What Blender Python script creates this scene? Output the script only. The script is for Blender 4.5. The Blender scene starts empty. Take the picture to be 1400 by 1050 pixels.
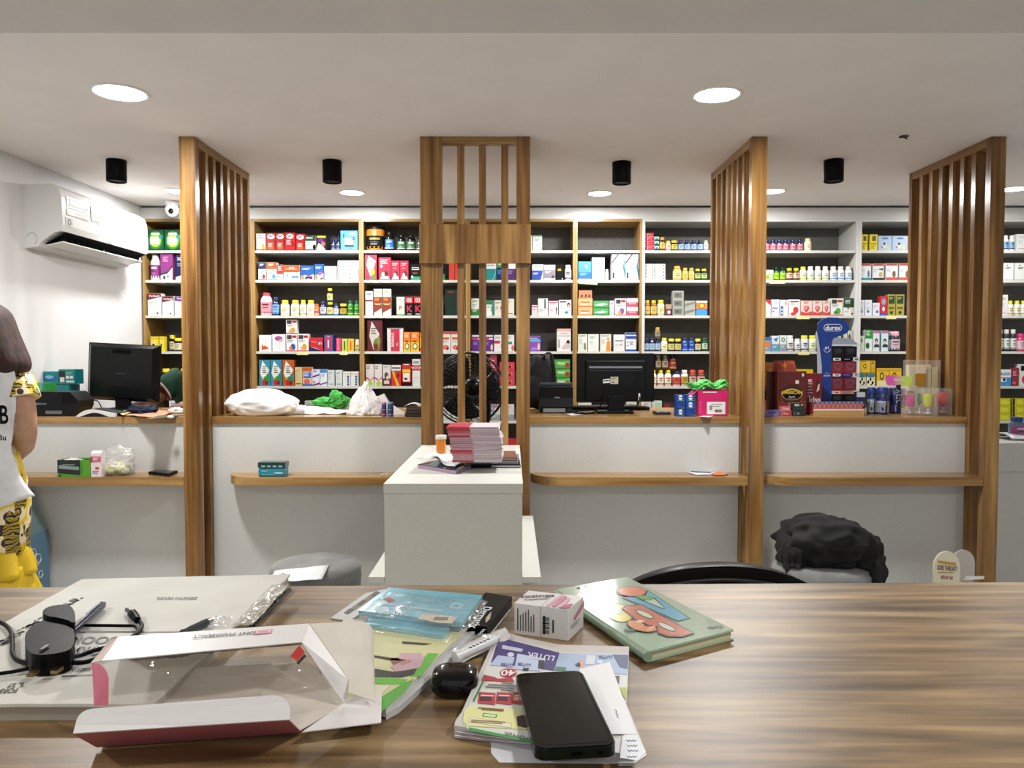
import bpy, bmesh, math, random
from mathutils import Vector, Matrix, Euler, noise
random.seed(7)
S = bpy.context.scene
COL = S.collection
PI = math.pi
V = Vector
# ---------------------------------------------------------------- camera maths
F = 1050.0; PITCH = math.atan(40/1050.0); EYE = V((0, 0, 1.45))
FW = V((0, math.cos(PITCH), -math.sin(PITCH))); UP = V((0, math.sin(PITCH), math.cos(PITCH)))
def ray(px, py): return FW + V((1, 0, 0))*((px-700)/F) + UP*((525-py)/F)
def P(px, py, Y): d = ray(px, py); return EYE + d*(Y/d.y)
def PZ(px, py, z): d = ray(px, py); return EYE + d*((z-1.45)/d.z)
def PX(px, Y, py=485): return P(px, py, Y).x
def ZY(py, Y): return P(700, py, Y).z
DZ = 1.12                     # desk top height
CZ = 1.1125                   # counter top height
def D(px, py, h=0.0): return PZ(px, py, DZ+h)
cam = bpy.data.cameras.new('camera'); cam.lens = 27.0; cam.sensor_width = 36; cam.clip_start = .05
co = bpy.data.objects.new('camera', cam); COL.objects.link(co); co.location = EYE
co.rotation_euler = (PI/2-PITCH, 0, 0); S.camera = co
# ---------------------------------------------------------------- colours and materials
HEX = dict(white='dcdcda', offw='d0cdc3', grey='8f9192', lgrey='bfc1c1', dgrey='3a3b3d', black='121213', red='c01c22', dred='6e1216',
  maroon='6a1a28', pink='d4588a', lpink='e3a6b4', hotpink='d31a66', orange='e07a1c', dorange='c85a20', yellow='e8cf1c', gold='c9a030', cream='e2d6a6',
  lime='a8cc2a', green='2a8a3a', dgreen='0e4a2a', teal='1e8a8e', lblue='7fb6dc', blue='2456b0', navy='16224e', purple='6a2a86', lilac='9a80cc',
  brown='5a3420', tan='b08a5c', amber='9a5a16', skin='c69a80', sky='4a9ad8', peach='e8a070', mint='a9cdb8', salmon='d86458', dpurple='3a1c54', olive='6a7420')
def lin(c):
    c /= 255.0
    return c/12.92 if c <= .04045 else ((c+.055)/1.055)**2.4
def rgb(h):
    h = HEX.get(h, h)
    return tuple(lin(int(h[i:i+2], 16)) for i in (0, 2, 4)) + (1,)
_m = {}
def mt(c, rough=.45, metal=0, key='', coat=0, trans=0, ior=1.45, emit=0, sheen=0):
    k = (c, rough, metal, coat, trans, emit, sheen)
    if k in _m: return _m[k]
    m = bpy.data.materials.new('mat_%s_%d' % (c, len(_m))); m.use_nodes = True
    b = m.node_tree.nodes['Principled BSDF']
    q_ = rgb(c); q_ = q_ if emit else (q_[0]*.86, q_[1]*.86, q_[2]*.86, 1); b.inputs['Base Color'].default_value = q_; b.inputs['Roughness'].default_value = rough
    b.inputs['Metallic'].default_value = metal; b.inputs['Coat Weight'].default_value = coat
    b.inputs['Transmission Weight'].default_value = trans; b.inputs['IOR'].default_value = ior
    b.inputs['Sheen Weight'].default_value = sheen
    if max(b.inputs['Base Color'].default_value[:3]) < .012: b.inputs['Specular IOR Level'].default_value = .22 if rough < .4 else .1; b.inputs['Coat Weight'].default_value = coat*.45
    if emit:
        b.inputs['Emission Color'].default_value = rgb(c); b.inputs['Emission Strength'].default_value = emit
    else:                                            # faint procedural mottling
        nt = m.node_tree; n = nt.nodes.new('ShaderNodeTexNoise'); n.inputs['Scale'].default_value = 60
        r = nt.nodes.new('ShaderNodeMapRange'); r.inputs['To Min'].default_value = max(rough-.05, .02); r.inputs['To Max'].default_value = rough+.07
        nt.links.new(n.outputs['Fac'], r.inputs['Value']); nt.links.new(r.outputs[0], b.inputs['Roughness'])
    _m[k] = m
    return m
def film(name, col='ffffff', alpha=.25, rough=.08, gl=.35):
    m = bpy.data.materials.new(name); m.use_nodes = True; nt = m.node_tree; nt.nodes.clear()
    o = nt.nodes.new('ShaderNodeOutputMaterial'); t = nt.nodes.new('ShaderNodeBsdfTransparent')
    p = nt.nodes.new('ShaderNodeBsdfPrincipled'); p.inputs['Base Color'].default_value = rgb(col); p.inputs['Roughness'].default_value = rough
    g = nt.nodes.new('ShaderNodeBsdfGlossy'); g.inputs['Roughness'].default_value = rough
    x = nt.nodes.new('ShaderNodeMixShader'); x.inputs[0].default_value = alpha
    nt.links.new(t.outputs[0], x.inputs[1]); nt.links.new(p.outputs[0], x.inputs[2])
    f = nt.nodes.new('ShaderNodeLayerWeight'); f.inputs[0].default_value = .12
    n = nt.nodes.new('ShaderNodeTexNoise'); n.inputs['Scale'].default_value = 45; n.inputs['Detail'].default_value = 3
    tc = nt.nodes.new('ShaderNodeTexCoord'); nt.links.new(tc.outputs['Object'], n.inputs['Vector'])
    b = nt.nodes.new('ShaderNodeBump'); b.inputs['Strength'].default_value = gl; b.inputs['Distance'].default_value = .01
    nt.links.new(n.outputs['Fac'], b.inputs['Height']); nt.links.new(b.outputs[0], g.inputs['Normal']); nt.links.new(b.outputs[0], p.inputs['Normal']); nt.links.new(b.outputs[0], f.inputs['Normal']); fm = nt.nodes.new('ShaderNodeMath'); fm.operation = 'MULTIPLY_ADD'; fm.inputs[1].default_value = .45; fm.inputs[2].default_value = .03; nt.links.new(f.outputs['Facing'], fm.inputs[0])
    y = nt.nodes.new('ShaderNodeMixShader'); nt.links.new(fm.outputs[0], y.inputs[0])
    nt.links.new(x.outputs[0], y.inputs[1]); nt.links.new(g.outputs[0], y.inputs[2]); nt.links.new(y.outputs[0], o.inputs[0])
    return m
def noisy(name, ca, cb, scale, rough=.5, bump=0.0, stretch=(1, 1, 1), lo=.35, hi=.65, sheen=0):
    m = bpy.data.materials.new(name); m.use_nodes = True; nt = m.node_tree; b = nt.nodes['Principled BSDF']
    tc = nt.nodes.new('ShaderNodeTexCoord'); mp = nt.nodes.new('ShaderNodeMapping'); mp.inputs['Scale'].default_value = stretch
    n = nt.nodes.new('ShaderNodeTexNoise'); n.inputs['Scale'].default_value = scale; n.inputs['Detail'].default_value = 4
    r = nt.nodes.new('ShaderNodeValToRGB'); r.color_ramp.elements[0].position = lo; r.color_ramp.elements[1].position = hi
    r.color_ramp.elements[0].color = rgb(ca); r.color_ramp.elements[1].color = rgb(cb)
    L = nt.links.new; L(tc.outputs['Object'], mp.inputs['Vector']); L(mp.outputs[0], n.inputs['Vector']); L(n.outputs['Fac'], r.inputs[0]); L(r.outputs[0], b.inputs['Base Color'])
    b.inputs['Roughness'].default_value = rough; b.inputs['Sheen Weight'].default_value = sheen
    if bump:
        bp = nt.nodes.new('ShaderNodeBump'); bp.inputs['Strength'].default_value = bump; bp.inputs['Distance'].default_value = .01
        L(n.outputs['Fac'], bp.inputs['Height']); L(bp.outputs[0], b.inputs['Normal'])
    return m
def wood(name, cols, axis='z', rough=.25, band=9.0, fine=55.0, planks=None, st=.1, lo=.33, rng=.36, dist=.6, fw=.38):
    m = bpy.data.materials.new(name); m.use_nodes = True; nt = m.node_tree; b = nt.nodes['Principled BSDF']; L = nt.links.new
    tc = nt.nodes.new('ShaderNodeTexCoord'); oi = nt.nodes.new('ShaderNodeObjectInfo')
    mul = nt.nodes.new('ShaderNodeVectorMath'); mul.operation = 'SCALE'; mul.inputs['Scale'].default_value = 37.0
    cv = nt.nodes.new('ShaderNodeCombineXYZ'); L(oi.outputs['Random'], cv.inputs[0]); L(oi.outputs['Random'], cv.inputs[1]); L(oi.outputs['Random'], cv.inputs[2]); L(cv.outputs[0], mul.inputs[0])
    add = nt.nodes.new('ShaderNodeVectorMath'); add.operation = 'ADD'; L(tc.outputs['Object'], add.inputs[0]); L(mul.outputs[0], add.inputs[1])
    i = 'xyz'.index(axis); s1 = [1, 1, 1]; s1[i] = st; s2 = [1, 1, 1]; s2[i] = .03 if not planks else .07
    def nz(st, sc, det, dist=0):
        mp = nt.nodes.new('ShaderNodeMapping'); mp.inputs['Scale'].default_value = st; L(add.outputs[0], mp.inputs['Vector'])
        n = nt.nodes.new('ShaderNodeTexNoise'); n.inputs['Scale'].default_value = sc; n.inputs['Detail'].default_value = det; n.inputs['Distortion'].default_value = dist
        L(mp.outputs[0], n.inputs['Vector']); return n
    a = nz(s1, band, 3, dist); f = nz(s2, fine, 6, .2)
    mx = nt.nodes.new('ShaderNodeMix'); mx.data_type = 'FLOAT'; mx.inputs[0].default_value = fw; L(a.outputs['Fac'], mx.inputs[2]); L(f.outputs['Fac'], mx.inputs[3])
    r = nt.nodes.new('ShaderNodeValToRGB'); cr = r.color_ramp
    while len(cr.elements) < len(cols): cr.elements.new(.5)
    for k, c in enumerate(cols): cr.elements[k].position = lo+rng*k/(len(cols)-1); cr.elements[k].color = rgb(c)
    L(mx.outputs[0], r.inputs[0]); out = r.outputs[0]
    if planks:
        sp = nt.nodes.new('ShaderNodeSeparateXYZ'); L(tc.outputs['Object'], sp.inputs[0])
        pr = nt.nodes.new('ShaderNodeValToRGB'); pr.color_ramp.interpolation = 'CONSTANT'
        mr = nt.nodes.new('ShaderNodeMapRange'); mr.inputs['From Min'].default_value = -.4; mr.inputs['From Max'].default_value = .4; L(sp.outputs[1], mr.inputs['Value']); L(mr.outputs[0], pr.inputs[0])
        while len(pr.color_ramp.elements) < len(planks): pr.color_ramp.elements.new(.5)
        for k, (y, g) in enumerate(planks): pr.color_ramp.elements[k].position = (y+.4)/.8; pr.color_ramp.elements[k].color = (g, g*.99, g*.97, 1)
        mm = nt.nodes.new('ShaderNodeMix'); mm.data_type = 'RGBA'; mm.blend_type = 'MULTIPLY'; mm.inputs[0].default_value = 1
        L(out, mm.inputs[6]); L(pr.outputs[0], mm.inputs[7]); out = mm.outputs[2]
    L(out, b.inputs['Base Color']); b.inputs['Roughness'].default_value = rough
    bp = nt.nodes.new('ShaderNodeBump'); bp.inputs['Strength'].default_value = .08; bp.inputs['Distance'].default_value = .003; L(f.outputs['Fac'], bp.inputs['Height']); L(bp.outputs[0], b.inputs['Normal'])
    return m
WOOD = wood('teak_laminate', ['563817', '73502a', '916c3c', 'b08a52'], 'z', lo=.36, rng=.3)
WOODX = wood('teak_laminate_long', ['6e4d28', '8a6638', 'a27e4a', 'b8945e'], 'x')
WOODY = wood('teak_laminate_deep', ['7d5a35', '967245', 'a98756'], 'y')
SHWOOD = wood('shelf_oak', ['86683c', '9a7a48', 'ab8c56'], 'z')
SHWOODX = wood('shelf_oak_long', ['86683c', '9a7a48', 'ab8c56'], 'x')
CEIL = noisy('ceiling_paint', 'e6e2e1', 'eae6e5', 4, .85, .02)
WALL = noisy('wall_paint', 'cfcfcf', 'd4d4d4', 3, .8, .02)
LAM = noisy('white_laminate', 'c6c7c4', 'ccccca', 150, .42, .02)
LAM2 = noisy('white_plinth_laminate', 'd2d3cc', 'd7d8d1', 150, .38, .02)
BACKP = noisy('shelf_back', '5c5a58', '646260', 20, .7)
SHEDGE = mt('cfcfc8', .4)
CLEAR = film('clear_plastic', 'f4f4f4', .1, .12, .2)
BAGM = film('thin_bag', 'f0efea', .2, .25, .3)
WB = film('white_bag', 'f6f6f6', .93, .3, .5)
# ---------------------------------------------------------------- mesh builder
_txt = {}
def txtmesh(s):
    if s in _txt: return _txt[s]
    c = bpy.data.curves.new('t', 'FONT'); c.body = s; c.resolution_u = 3; c.offset = .022; c.align_x = 'CENTER'; c.align_y = 'CENTER'
    o = bpy.data.objects.new('t', c); COL.objects.link(o); dg = bpy.context.evaluated_depsgraph_get(); dg.update()
    me = o.evaluated_get(dg).to_mesh(); vs = [(v.co.x*1.4, v.co.y*1.4) for v in me.vertices]; fs = [tuple(p.vertices) for p in me.polygons]
    o.evaluated_get(dg).to_mesh_clear(); bpy.data.objects.remove(o); bpy.data.curves.remove(c)
    _txt[s] = (vs, fs); return _txt[s]
class MB:
    def __init__(s): s.v = []; s.f = []; s.m = []; s.ms = []; s.sm = []
    def mi(s, m):
        if m not in s.ms: s.ms.append(m)
        return s.ms.index(m)
    def add(s, vs, fs, m, smooth=False):
        b = len(s.v); s.v += [V(v) for v in vs]; k = s.mi(m)
        for f in fs: s.f.append(tuple(b+i for i in f)); s.m.append(k); s.sm.append(smooth)
        return s
    def box(s, a, b, m, rz=0, piv=None, bev=0):
        x0, x1 = sorted((a[0], b[0])); y0, y1 = sorted((a[1], b[1])); z0, z1 = sorted((a[2], b[2]))
        if bev:
            bm = bmesh.new(); bmesh.ops.create_cube(bm, size=1)
            for v in bm.verts: v.co = V(((x0+x1)/2+v.co.x*(x1-x0), (y0+y1)/2+v.co.y*(y1-y0), (z0+z1)/2+v.co.z*(z1-z0)))
            bmesh.ops.bevel(bm, geom=bm.edges[:], offset=bev, segments=2, affect='EDGES', profile=.6)
            vs = [v.co.copy() for v in bm.verts]; bm.verts.index_update(); fs = [tuple(v.index for v in f.verts) for f in bm.faces]; bm.free()
        else:
            vs = [V((x, y, z)) for z in (z0, z1) for x, y in ((x0, y0), (x1, y0), (x1, y1), (x0, y1))]
            fs = [(3, 2, 1, 0), (4, 5, 6, 7), (0, 1, 5, 4), (1, 2, 6, 5), (2, 3, 7, 6), (3, 0, 4, 7)]
        if rz:
            p = V(piv) if piv is not None else V(((x0+x1)/2, (y0+y1)/2, 0)); R = Matrix.Rotation(rz, 3, 'Z'); p = V((p.x, p.y, 0))
            vs = [R @ (v-p)+p for v in vs]
        return s.add(vs, fs, m)
    def poly(s, pts, m): return s.add(pts, [tuple(range(len(pts)))], m)
    def slab(s, pts, up, m, side=None):            # polygon extruded by vector
        n = len(pts); up = V(up); a = [V(p) for p in pts]; b = [p+up for p in a]
        s.add(b, [tuple(range(n))], m); s.add(a, [tuple(reversed(range(n)))], side or m)
        return s.add(a+b, [(i, (i+1) % n, n+(i+1) % n, n+i) for i in range(n)], side or m)
    def lathe(s, prof, c, m, seg=16, axis='z', smooth=True, sx=1, sy=1):
        vs = []; fs = []; n = len(prof); c = V(c)
        for r, h in prof:
            for k in range(seg):
                t = 2*PI*k/seg; a, b = r*math.cos(t)*sx, r*math.sin(t)*sy
                vs.append(c+V({'z': (a, b, h), 'y': (a, h, b), 'x': (h, a, b)}[axis]))
        for i in range(n-1):
            for k in range(seg): fs.append((i*seg+k, i*seg+(k+1) % seg, (i+1)*seg+(k+1) % seg, (i+1)*seg+k))
        s.add(vs, fs, m, smooth)
        s.add(vs[:seg], [tuple(reversed(range(seg)))], m); return s.add(vs[-seg:], [tuple(range(seg))], m)
    def cyl(s, a, b, r, m, seg=14, r2=None):
        a, b = V(a), V(b); d = b-a; q = d.to_track_quat('Z', 'Y'); r2 = r if r2 is None else r2
        vs = [a+q@V((r*math.cos(2*PI*k/seg), r*math.sin(2*PI*k/seg), 0)) for k in range(seg)]+[b+q@V((r2*math.cos(2*PI*k/seg), r2*math.sin(2*PI*k/seg), 0)) for k in range(seg)]
        s.add(vs, [(k, (k+1) % seg, seg+(k+1) % seg, seg+k) for k in range(seg)], m, True)
        return s.add(vs, [tuple(reversed(range(seg))), tuple(range(seg, 2*seg))], m)
    def tube(s, pts, r, m, seg=8, closed=False, sub=4):
        pts = [V(p) for p in pts]
        if sub > 1 and len(pts) > 2:                # Catmull-Rom
            o = []; n = len(pts)
            for i in range(n if closed else n-1):
                g = lambda j: pts[j % n] if closed else pts[max(0, min(n-1, j))]
                p0, p1, p2, p3 = g(i-1), g(i), g(i+1), g(i+2)
                for k in range(sub):
                    t = k/sub; o.append(.5*((2*p1)+(p2-p0)*t+(2*p0-5*p1+4*p2-p3)*t*t+(3*p1-p0-3*p2+p3)*t**3))
            if not closed: o.append(pts[-1])
            pts = o
        n = len(pts); vs = []; fs = []
        for i, p in enumerate(pts):
            t = (pts[(i+1) % n]-pts[i-1]) if closed else (pts[min(i+1, n-1)]-pts[max(i-1, 0)])
            q = t.to_track_quat('Z', 'Y'); rr = r(i/(n-1)) if callable(r) else r
            vs += [p+q@V((rr*math.cos(2*PI*k/seg), rr*math.sin(2*PI*k/seg), 0)) for k in range(seg)]
        for i in range(n if closed else n-1):
            j = (i+1) % n
            for k in range(seg): fs.append((i*seg+k, i*seg+(k+1) % seg, j*seg+(k+1) % seg, j*seg+k))
        s.add(vs, fs, m, True)
        if not closed: s.add(vs[:seg], [tuple(reversed(range(seg)))], m); s.add(vs[-seg:], [tuple(range(seg))], m)
        return s
    def ring(s, c, r, tr, m, axis='y', n=40, seg=5):
        c = V(c); f = {'y': lambda a: V((math.cos(a), 0, math.sin(a))), 'z': lambda a: V((math.cos(a), math.sin(a), 0)), 'x': lambda a: V((0, math.cos(a), math.sin(a)))}[axis]
        return s.tube([c+f(2*PI*k/n)*r for k in range(n)], tr, m, seg, True, 1)
    def grid(s, fn, nu, nv, m, smooth=True):
        vs = [fn(i/nu, j/nv) for j in range(nv+1) for i in range(nu+1)]
        return s.add(vs, [(j*(nu+1)+i, j*(nu+1)+i+1, (j+1)*(nu+1)+i+1, (j+1)*(nu+1)+i) for j in range(nv) for i in range(nu)], m, smooth)
    def blob(s, c, r, m, amp=.15, fr=3.0, seed=0, sub=4, flat=None, zfn=None):
        bm = bmesh.new(); bmesh.ops.create_icosphere(bm, subdivisions=sub, radius=1); c = V(c); vs = []
        for v in bm.verts:
            d = v.co.normalized(); k = 1+amp*noise.noise(d*fr+V((seed*7.1, seed, 0)))+amp*.5*noise.noise(d*fr*2.7+V((seed, 3, 9)))
            k += amp*.5*(abs(noise.noise(d*fr*1.7+V((seed, 5, 1))))*-2+.4)
            p = c+V((d.x*r[0]*k, d.y*r[1]*k, d.z*r[2]*k))
            if zfn: p = zfn(p, d)
            if flat is not None and p.z < flat: p.z = flat+.0005
            vs.append(p)
        fs = [tuple(v.index for v in f.verts) for f in bm.faces]; bm.free(); return s.add(vs, fs, m, True)
    def text(s, t, M, h, m, x0=.5, y0=.5, asp=1.0, n=V((0, 0, 0)), rot=0, sq=1.0):   # M maps 0..1,0..1; h = cap height in v units; asp = width/height
        vs, fs = txtmesh(t); c, sn = math.cos(rot), math.sin(rot); o = []
        for x, y in vs:
            x *= sq; x, y = x*c-y*sn, x*sn+y*c; o.append(M(x0+x*h/asp, y0+y*h)+n)
        return s.add(o, fs, m)
    def art(s, spec, M, asp, n):                    # flat printed marks on a face
        n = V(n)
        for k, op in enumerate([o for o in spec.split(';') if o.strip()]):
            a = op.split(); c = a[0]; off = n*(1+k*.25)
            g = lambda i: float(a[i])/100
            if c == 'R': s.poly([M(g(1), g(2))+off, M(g(3), g(2))+off, M(g(3), g(4))+off, M(g(1), g(4))+off], mt(a[5]))
            elif c == 'C' or c == 'E':
                ry = g(3); rx = ry/asp if c == 'C' else g(4); col = a[4] if c == 'C' else a[5]
                cl = lambda q: max(0, min(1, q)); s.poly([M(cl(g(1)+rx*math.cos(2*PI*i/18)), cl(g(2)+ry*math.sin(2*PI*i/18)))+off for i in range(18)], mt(col))
            elif c == 'L':
                for j in range(int(a[4])):
                    w = g(3)*(.72+.28*((j*7+3) % 5)/4); y = g(2)-j*.075; s.poly([M(g(1), y)+off, M(g(1)+w, y)+off, M(g(1)+w, y+.035)+off, M(g(1), y+.035)+off], mt(a[5]))
            elif c == 'P':
                q = [float(x)/100 for x in a[2:]]; s.poly([M(q[i], q[i+1])+off for i in range(0, len(q), 2)], mt(a[1]))
            elif c == 'T': s.text(' '.join(a[5:]), M, g(3), mt(a[4]), g(1), g(2), asp, off)
            elif c == 'V': s.text(' '.join(a[5:]), M, g(3), mt(a[4]), g(1), g(2), asp, off, rot=PI/2)
        return s
    def build(s, name, parent=None, mods=None, org=None):
        xs = [v.x for v in s.v]; ys = [v.y for v in s.v]; zs = [v.z for v in s.v]
        c = V(((min(xs)+max(xs))/2, (min(ys)+max(ys))/2, min(zs) if parent is None else (min(zs)+max(zs))/2))
        if org is not None: c = V(org)
        me = bpy.data.meshes.new(name); me.from_pydata([v-c for v in s.v], [], s.f)
        for m in s.ms: me.materials.append(m)
        me.polygons.foreach_set('material_index', s.m); me.polygons.foreach_set('use_smooth', s.sm); me.update()
        o = bpy.data.objects.new(name, me); COL.objects.link(o)
        if parent is not None: o.parent = parent; o.location = c-V(WP[parent.name])
        else: o.location = c
        WP[o.name] = c
        if mods:
            for k, a in mods:
                md = o.modifiers.new(k, k)
                for q, w in a.items(): setattr(md, q, w)
        return o
WP = {}
def tag(o, label, cat, group=None, kind=None):
    n = len(label.split())
    if n > 16 or n < 4: print('LABEL LENGTH', n, label)
    o['label'] = label; o['category'] = cat
    if group: o['group'] = group
    if kind: o['kind'] = kind
    return o
def thing(name, label, cat, loc, group=None):
    o = bpy.data.objects.new(name, None); o.empty_display_size = .05; COL.objects.link(o); o.location = loc; WP[o.name] = V(loc)
    return tag(o, label, cat, group)
def struct(name, mb, mods=None):
    o = mb.build(name, mods=mods); o['kind'] = 'structure'; return o
SOL = lambda t, off=-1: ('SOLIDIFY', dict(thickness=t, offset=off))
# ---------------------------------------------------------------- room shell
CH = 2.574
BW = 6.2; LX = -2.81; RX = 5.2; NY = -2.6
# ---- floor tiles
fm = noisy('floor_tile', 'c6c3bc', 'cecbc4', 5, .4)
struct('floor', MB().box((LX-.1, NY, -.1), (RX, BW+.1, 0), fm))
struct('ceiling', MB().box((LX-.1, 2.2, CH), (RX, BW+.1, CH+.1), CEIL))
SE = PZ(700, 45, CH-.155).y
struct('trim_1', MB().box((LX, NY, CH-.155), (RX, SE, CH+.1), noisy('soffit_paint', 'cfccc9', 'd3d0cd', 4, .85)))
struct('wall_left', MB().box((LX-.1, NY, 0), (LX, BW, CH), WALL))
struct('wall_right', MB().box((RX, NY, 0), (RX+.1, BW, CH), WALL))
struct('wall_back', MB().box((LX, BW, 0), (RX, BW+.1, CH), WALL))
m = MB(); m.box((LX, NY-.1, 0), (LX+.6, NY, CH), WALL); m.box((RX-.6, NY-.1, 0), (RX, NY, CH), WALL); m.box((LX+.6, NY-.1, 2.3), (RX-.6, NY, CH), WALL); m.box((LX+.6, NY-.1, 0), (RX-.6, NY, .12), WALL)
struct('wall_front', m)
m = MB()  # unseen window added behind the viewer for frontal fill and a brighter ceiling
for i in range(6): x = LX+.6+i*(RX-LX-1.2-.06)/5; m.box((x, NY-.08, .12), (x+.06, NY-.02, 2.3), mt('3a3b3d', .4, .5))
m.box((LX+.66, NY-.06, .12), (RX-.66, NY-.05, 2.3), film('fill_window_glass', 'e8f0f0', .04, .02, 0))
struct('added_fill_window', m)
# soffit panel above the shelving, shadow gap over it
b = MB().box((LX, 5.84, 2.475), (RX, 6.2, CH-.014), LAM); b.box((LX, 5.88, CH-.014), (RX, 6.19, CH-.001), mt('black', .9)); struct('trim_2', b)
# ---- lamps
SPOTX = []
def downlight(px, py, r, label, grp, watts, z=CH, loc=None):
    c = PZ(px, py, z) if loc is None else V(loc); t = thing('recessed_downlight', label, 'ceiling light', (c.x, c.y, z), grp)
    m = MB(); m.lathe([(r*.86, 0), (r*.88, -.006), (r*1.0, -.006), (r*1.04, 0)], (c.x, c.y, z), mt('f2f2f0', .4), 40); m.build('trim_ring', t)
    m = MB(); m.lathe([(r*.87, -.0005), (r*.86, -.0035), (.001, -.0042)], (c.x, c.y, z), LAMPM, 40); m.build('diffuser', t)
    L = bpy.data.lights.new('downlight_glow', 'AREA'); L.shape = 'DISK'; L.size = r*1.7; L.energy = watts; L.color = (1, .99, .97)
    lo = bpy.data.objects.new('downlight_glow', L); COL.objects.link(lo); lo.parent = t; lo.location = (0, 0, -.009)
LAMPM = mt('fffdf6', .5, emit=14)
W = 15.5
FR = 'downlights in the front row'; RR = 'downlights in the rear row'
downlight(164, 126, .118, 'large round recessed downlight at left of front ceiling row', FR, W)
downlight(980, 129, .108, 'large round recessed downlight at right of front ceiling row', FR, W)
downlight(243, 261, .09, 'small round downlight half hidden behind the leftmost slatted screen', RR, W*.54)
downlight(481, 263, .09, 'small round downlight left of the central slatted column', RR, W*.54)
downlight(820, 264, .09, 'small round downlight right of the central slatted column', RR, W*.54)
downlight(1056, 261, .09, 'small round downlight beside the third slatted screen', RR, W*.54)
downlight(1385, 258, .09, 'small round downlight at the right edge beyond rightmost screen', RR, W*.54)
def uplight(x, y, z, w):                      # lamps of the same run behind the camera
    downlight(0, 0, .11, 'round downlight in the ceiling out of view at x %.0f' % x, None, w, z, (x, y, z))
for i, (x, y, n) in enumerate(((-1.7, .3, 'behind the viewer at left'), (.9, .3, 'behind the viewer at right'), (3.5, .3, 'behind the viewer far to the right'), (0, -1.6, 'at the back of the room behind the viewer'))):
    z = CH if y > 2 else CH-.155
    downlight(0, 0, .11, 'round recessed downlight '+n, 'downlights out of view', W*.35, z, (x, y, z))
for i, (px, py, n) in enumerate(((159, 219, 'above the left counter'), (454, 220, 'left of the central column'), (850, 222, 'right of the central column'), (1140, 219, 'above the right counter'))):
    c = PZ(px, py, CH); t = thing('surface_spotlight', 'black cylinder spotlight '+n, 'spotlight', c, 'black ceiling spotlights')
    m = MB(); m.lathe([(.052, 0), (.055, -.002), (.055, -.122), (.05, -.125), (.047, -.118)], c, mt('0d0d0f', .5), 28); m.build('housing', t)
    m = MB(); m.lathe([(.047, -.105), (.001, -.103)], c, mt('2a2a2c', .2, .4), 28); m.build('lens', t)
c = PZ(1236, 186, CH); m = MB(); m.lathe([(.02, 0), (.024, -.004), (.014, -.006), (.01, 0)], c, mt('5a5048', .8), 14); m.cyl((c.x-.01, c.y, c.z-.001), (c.x+.02, c.y+.01, c.z-.012), .003, mt('black')); m.cyl((c.x, c.y, c.z-.002), (c.x-.025, c.y, c.z-.01), .003, mt('3a2a20'))
tag(m.build('ceiling_wire_stub'), 'tiny dark hole with wire stubs in the ceiling at right', 'wire outlet')
# security camera
c = P(237, 283, 5.7); t = thing('security_camera', 'white dome security camera under ceiling near the air conditioner', 'security camera', (c.x, 5.68, CH))
m = MB(); m.lathe([(.055, 0), (.055, -.02), (.045, -.03)], (c.x, 5.68, CH), mt('e6e6e6', .3), 24); m.build('mount', t)
m = MB(); m.lathe([(.04, -.03), (.05, -.06), (.042, -.09), (.022, -.11), (.001, -.115)], (c.x, 5.68, CH), mt('ececec', .25), 24); dome = m.build('dome', t)
m = MB(); m.lathe([(.018, 0), (.018, -.008), (.001, -.009)], (c.x+.012, 5.636, CH-.078), mt('black', .1), 16, 'y'); m.build('lens', dome)
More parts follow.
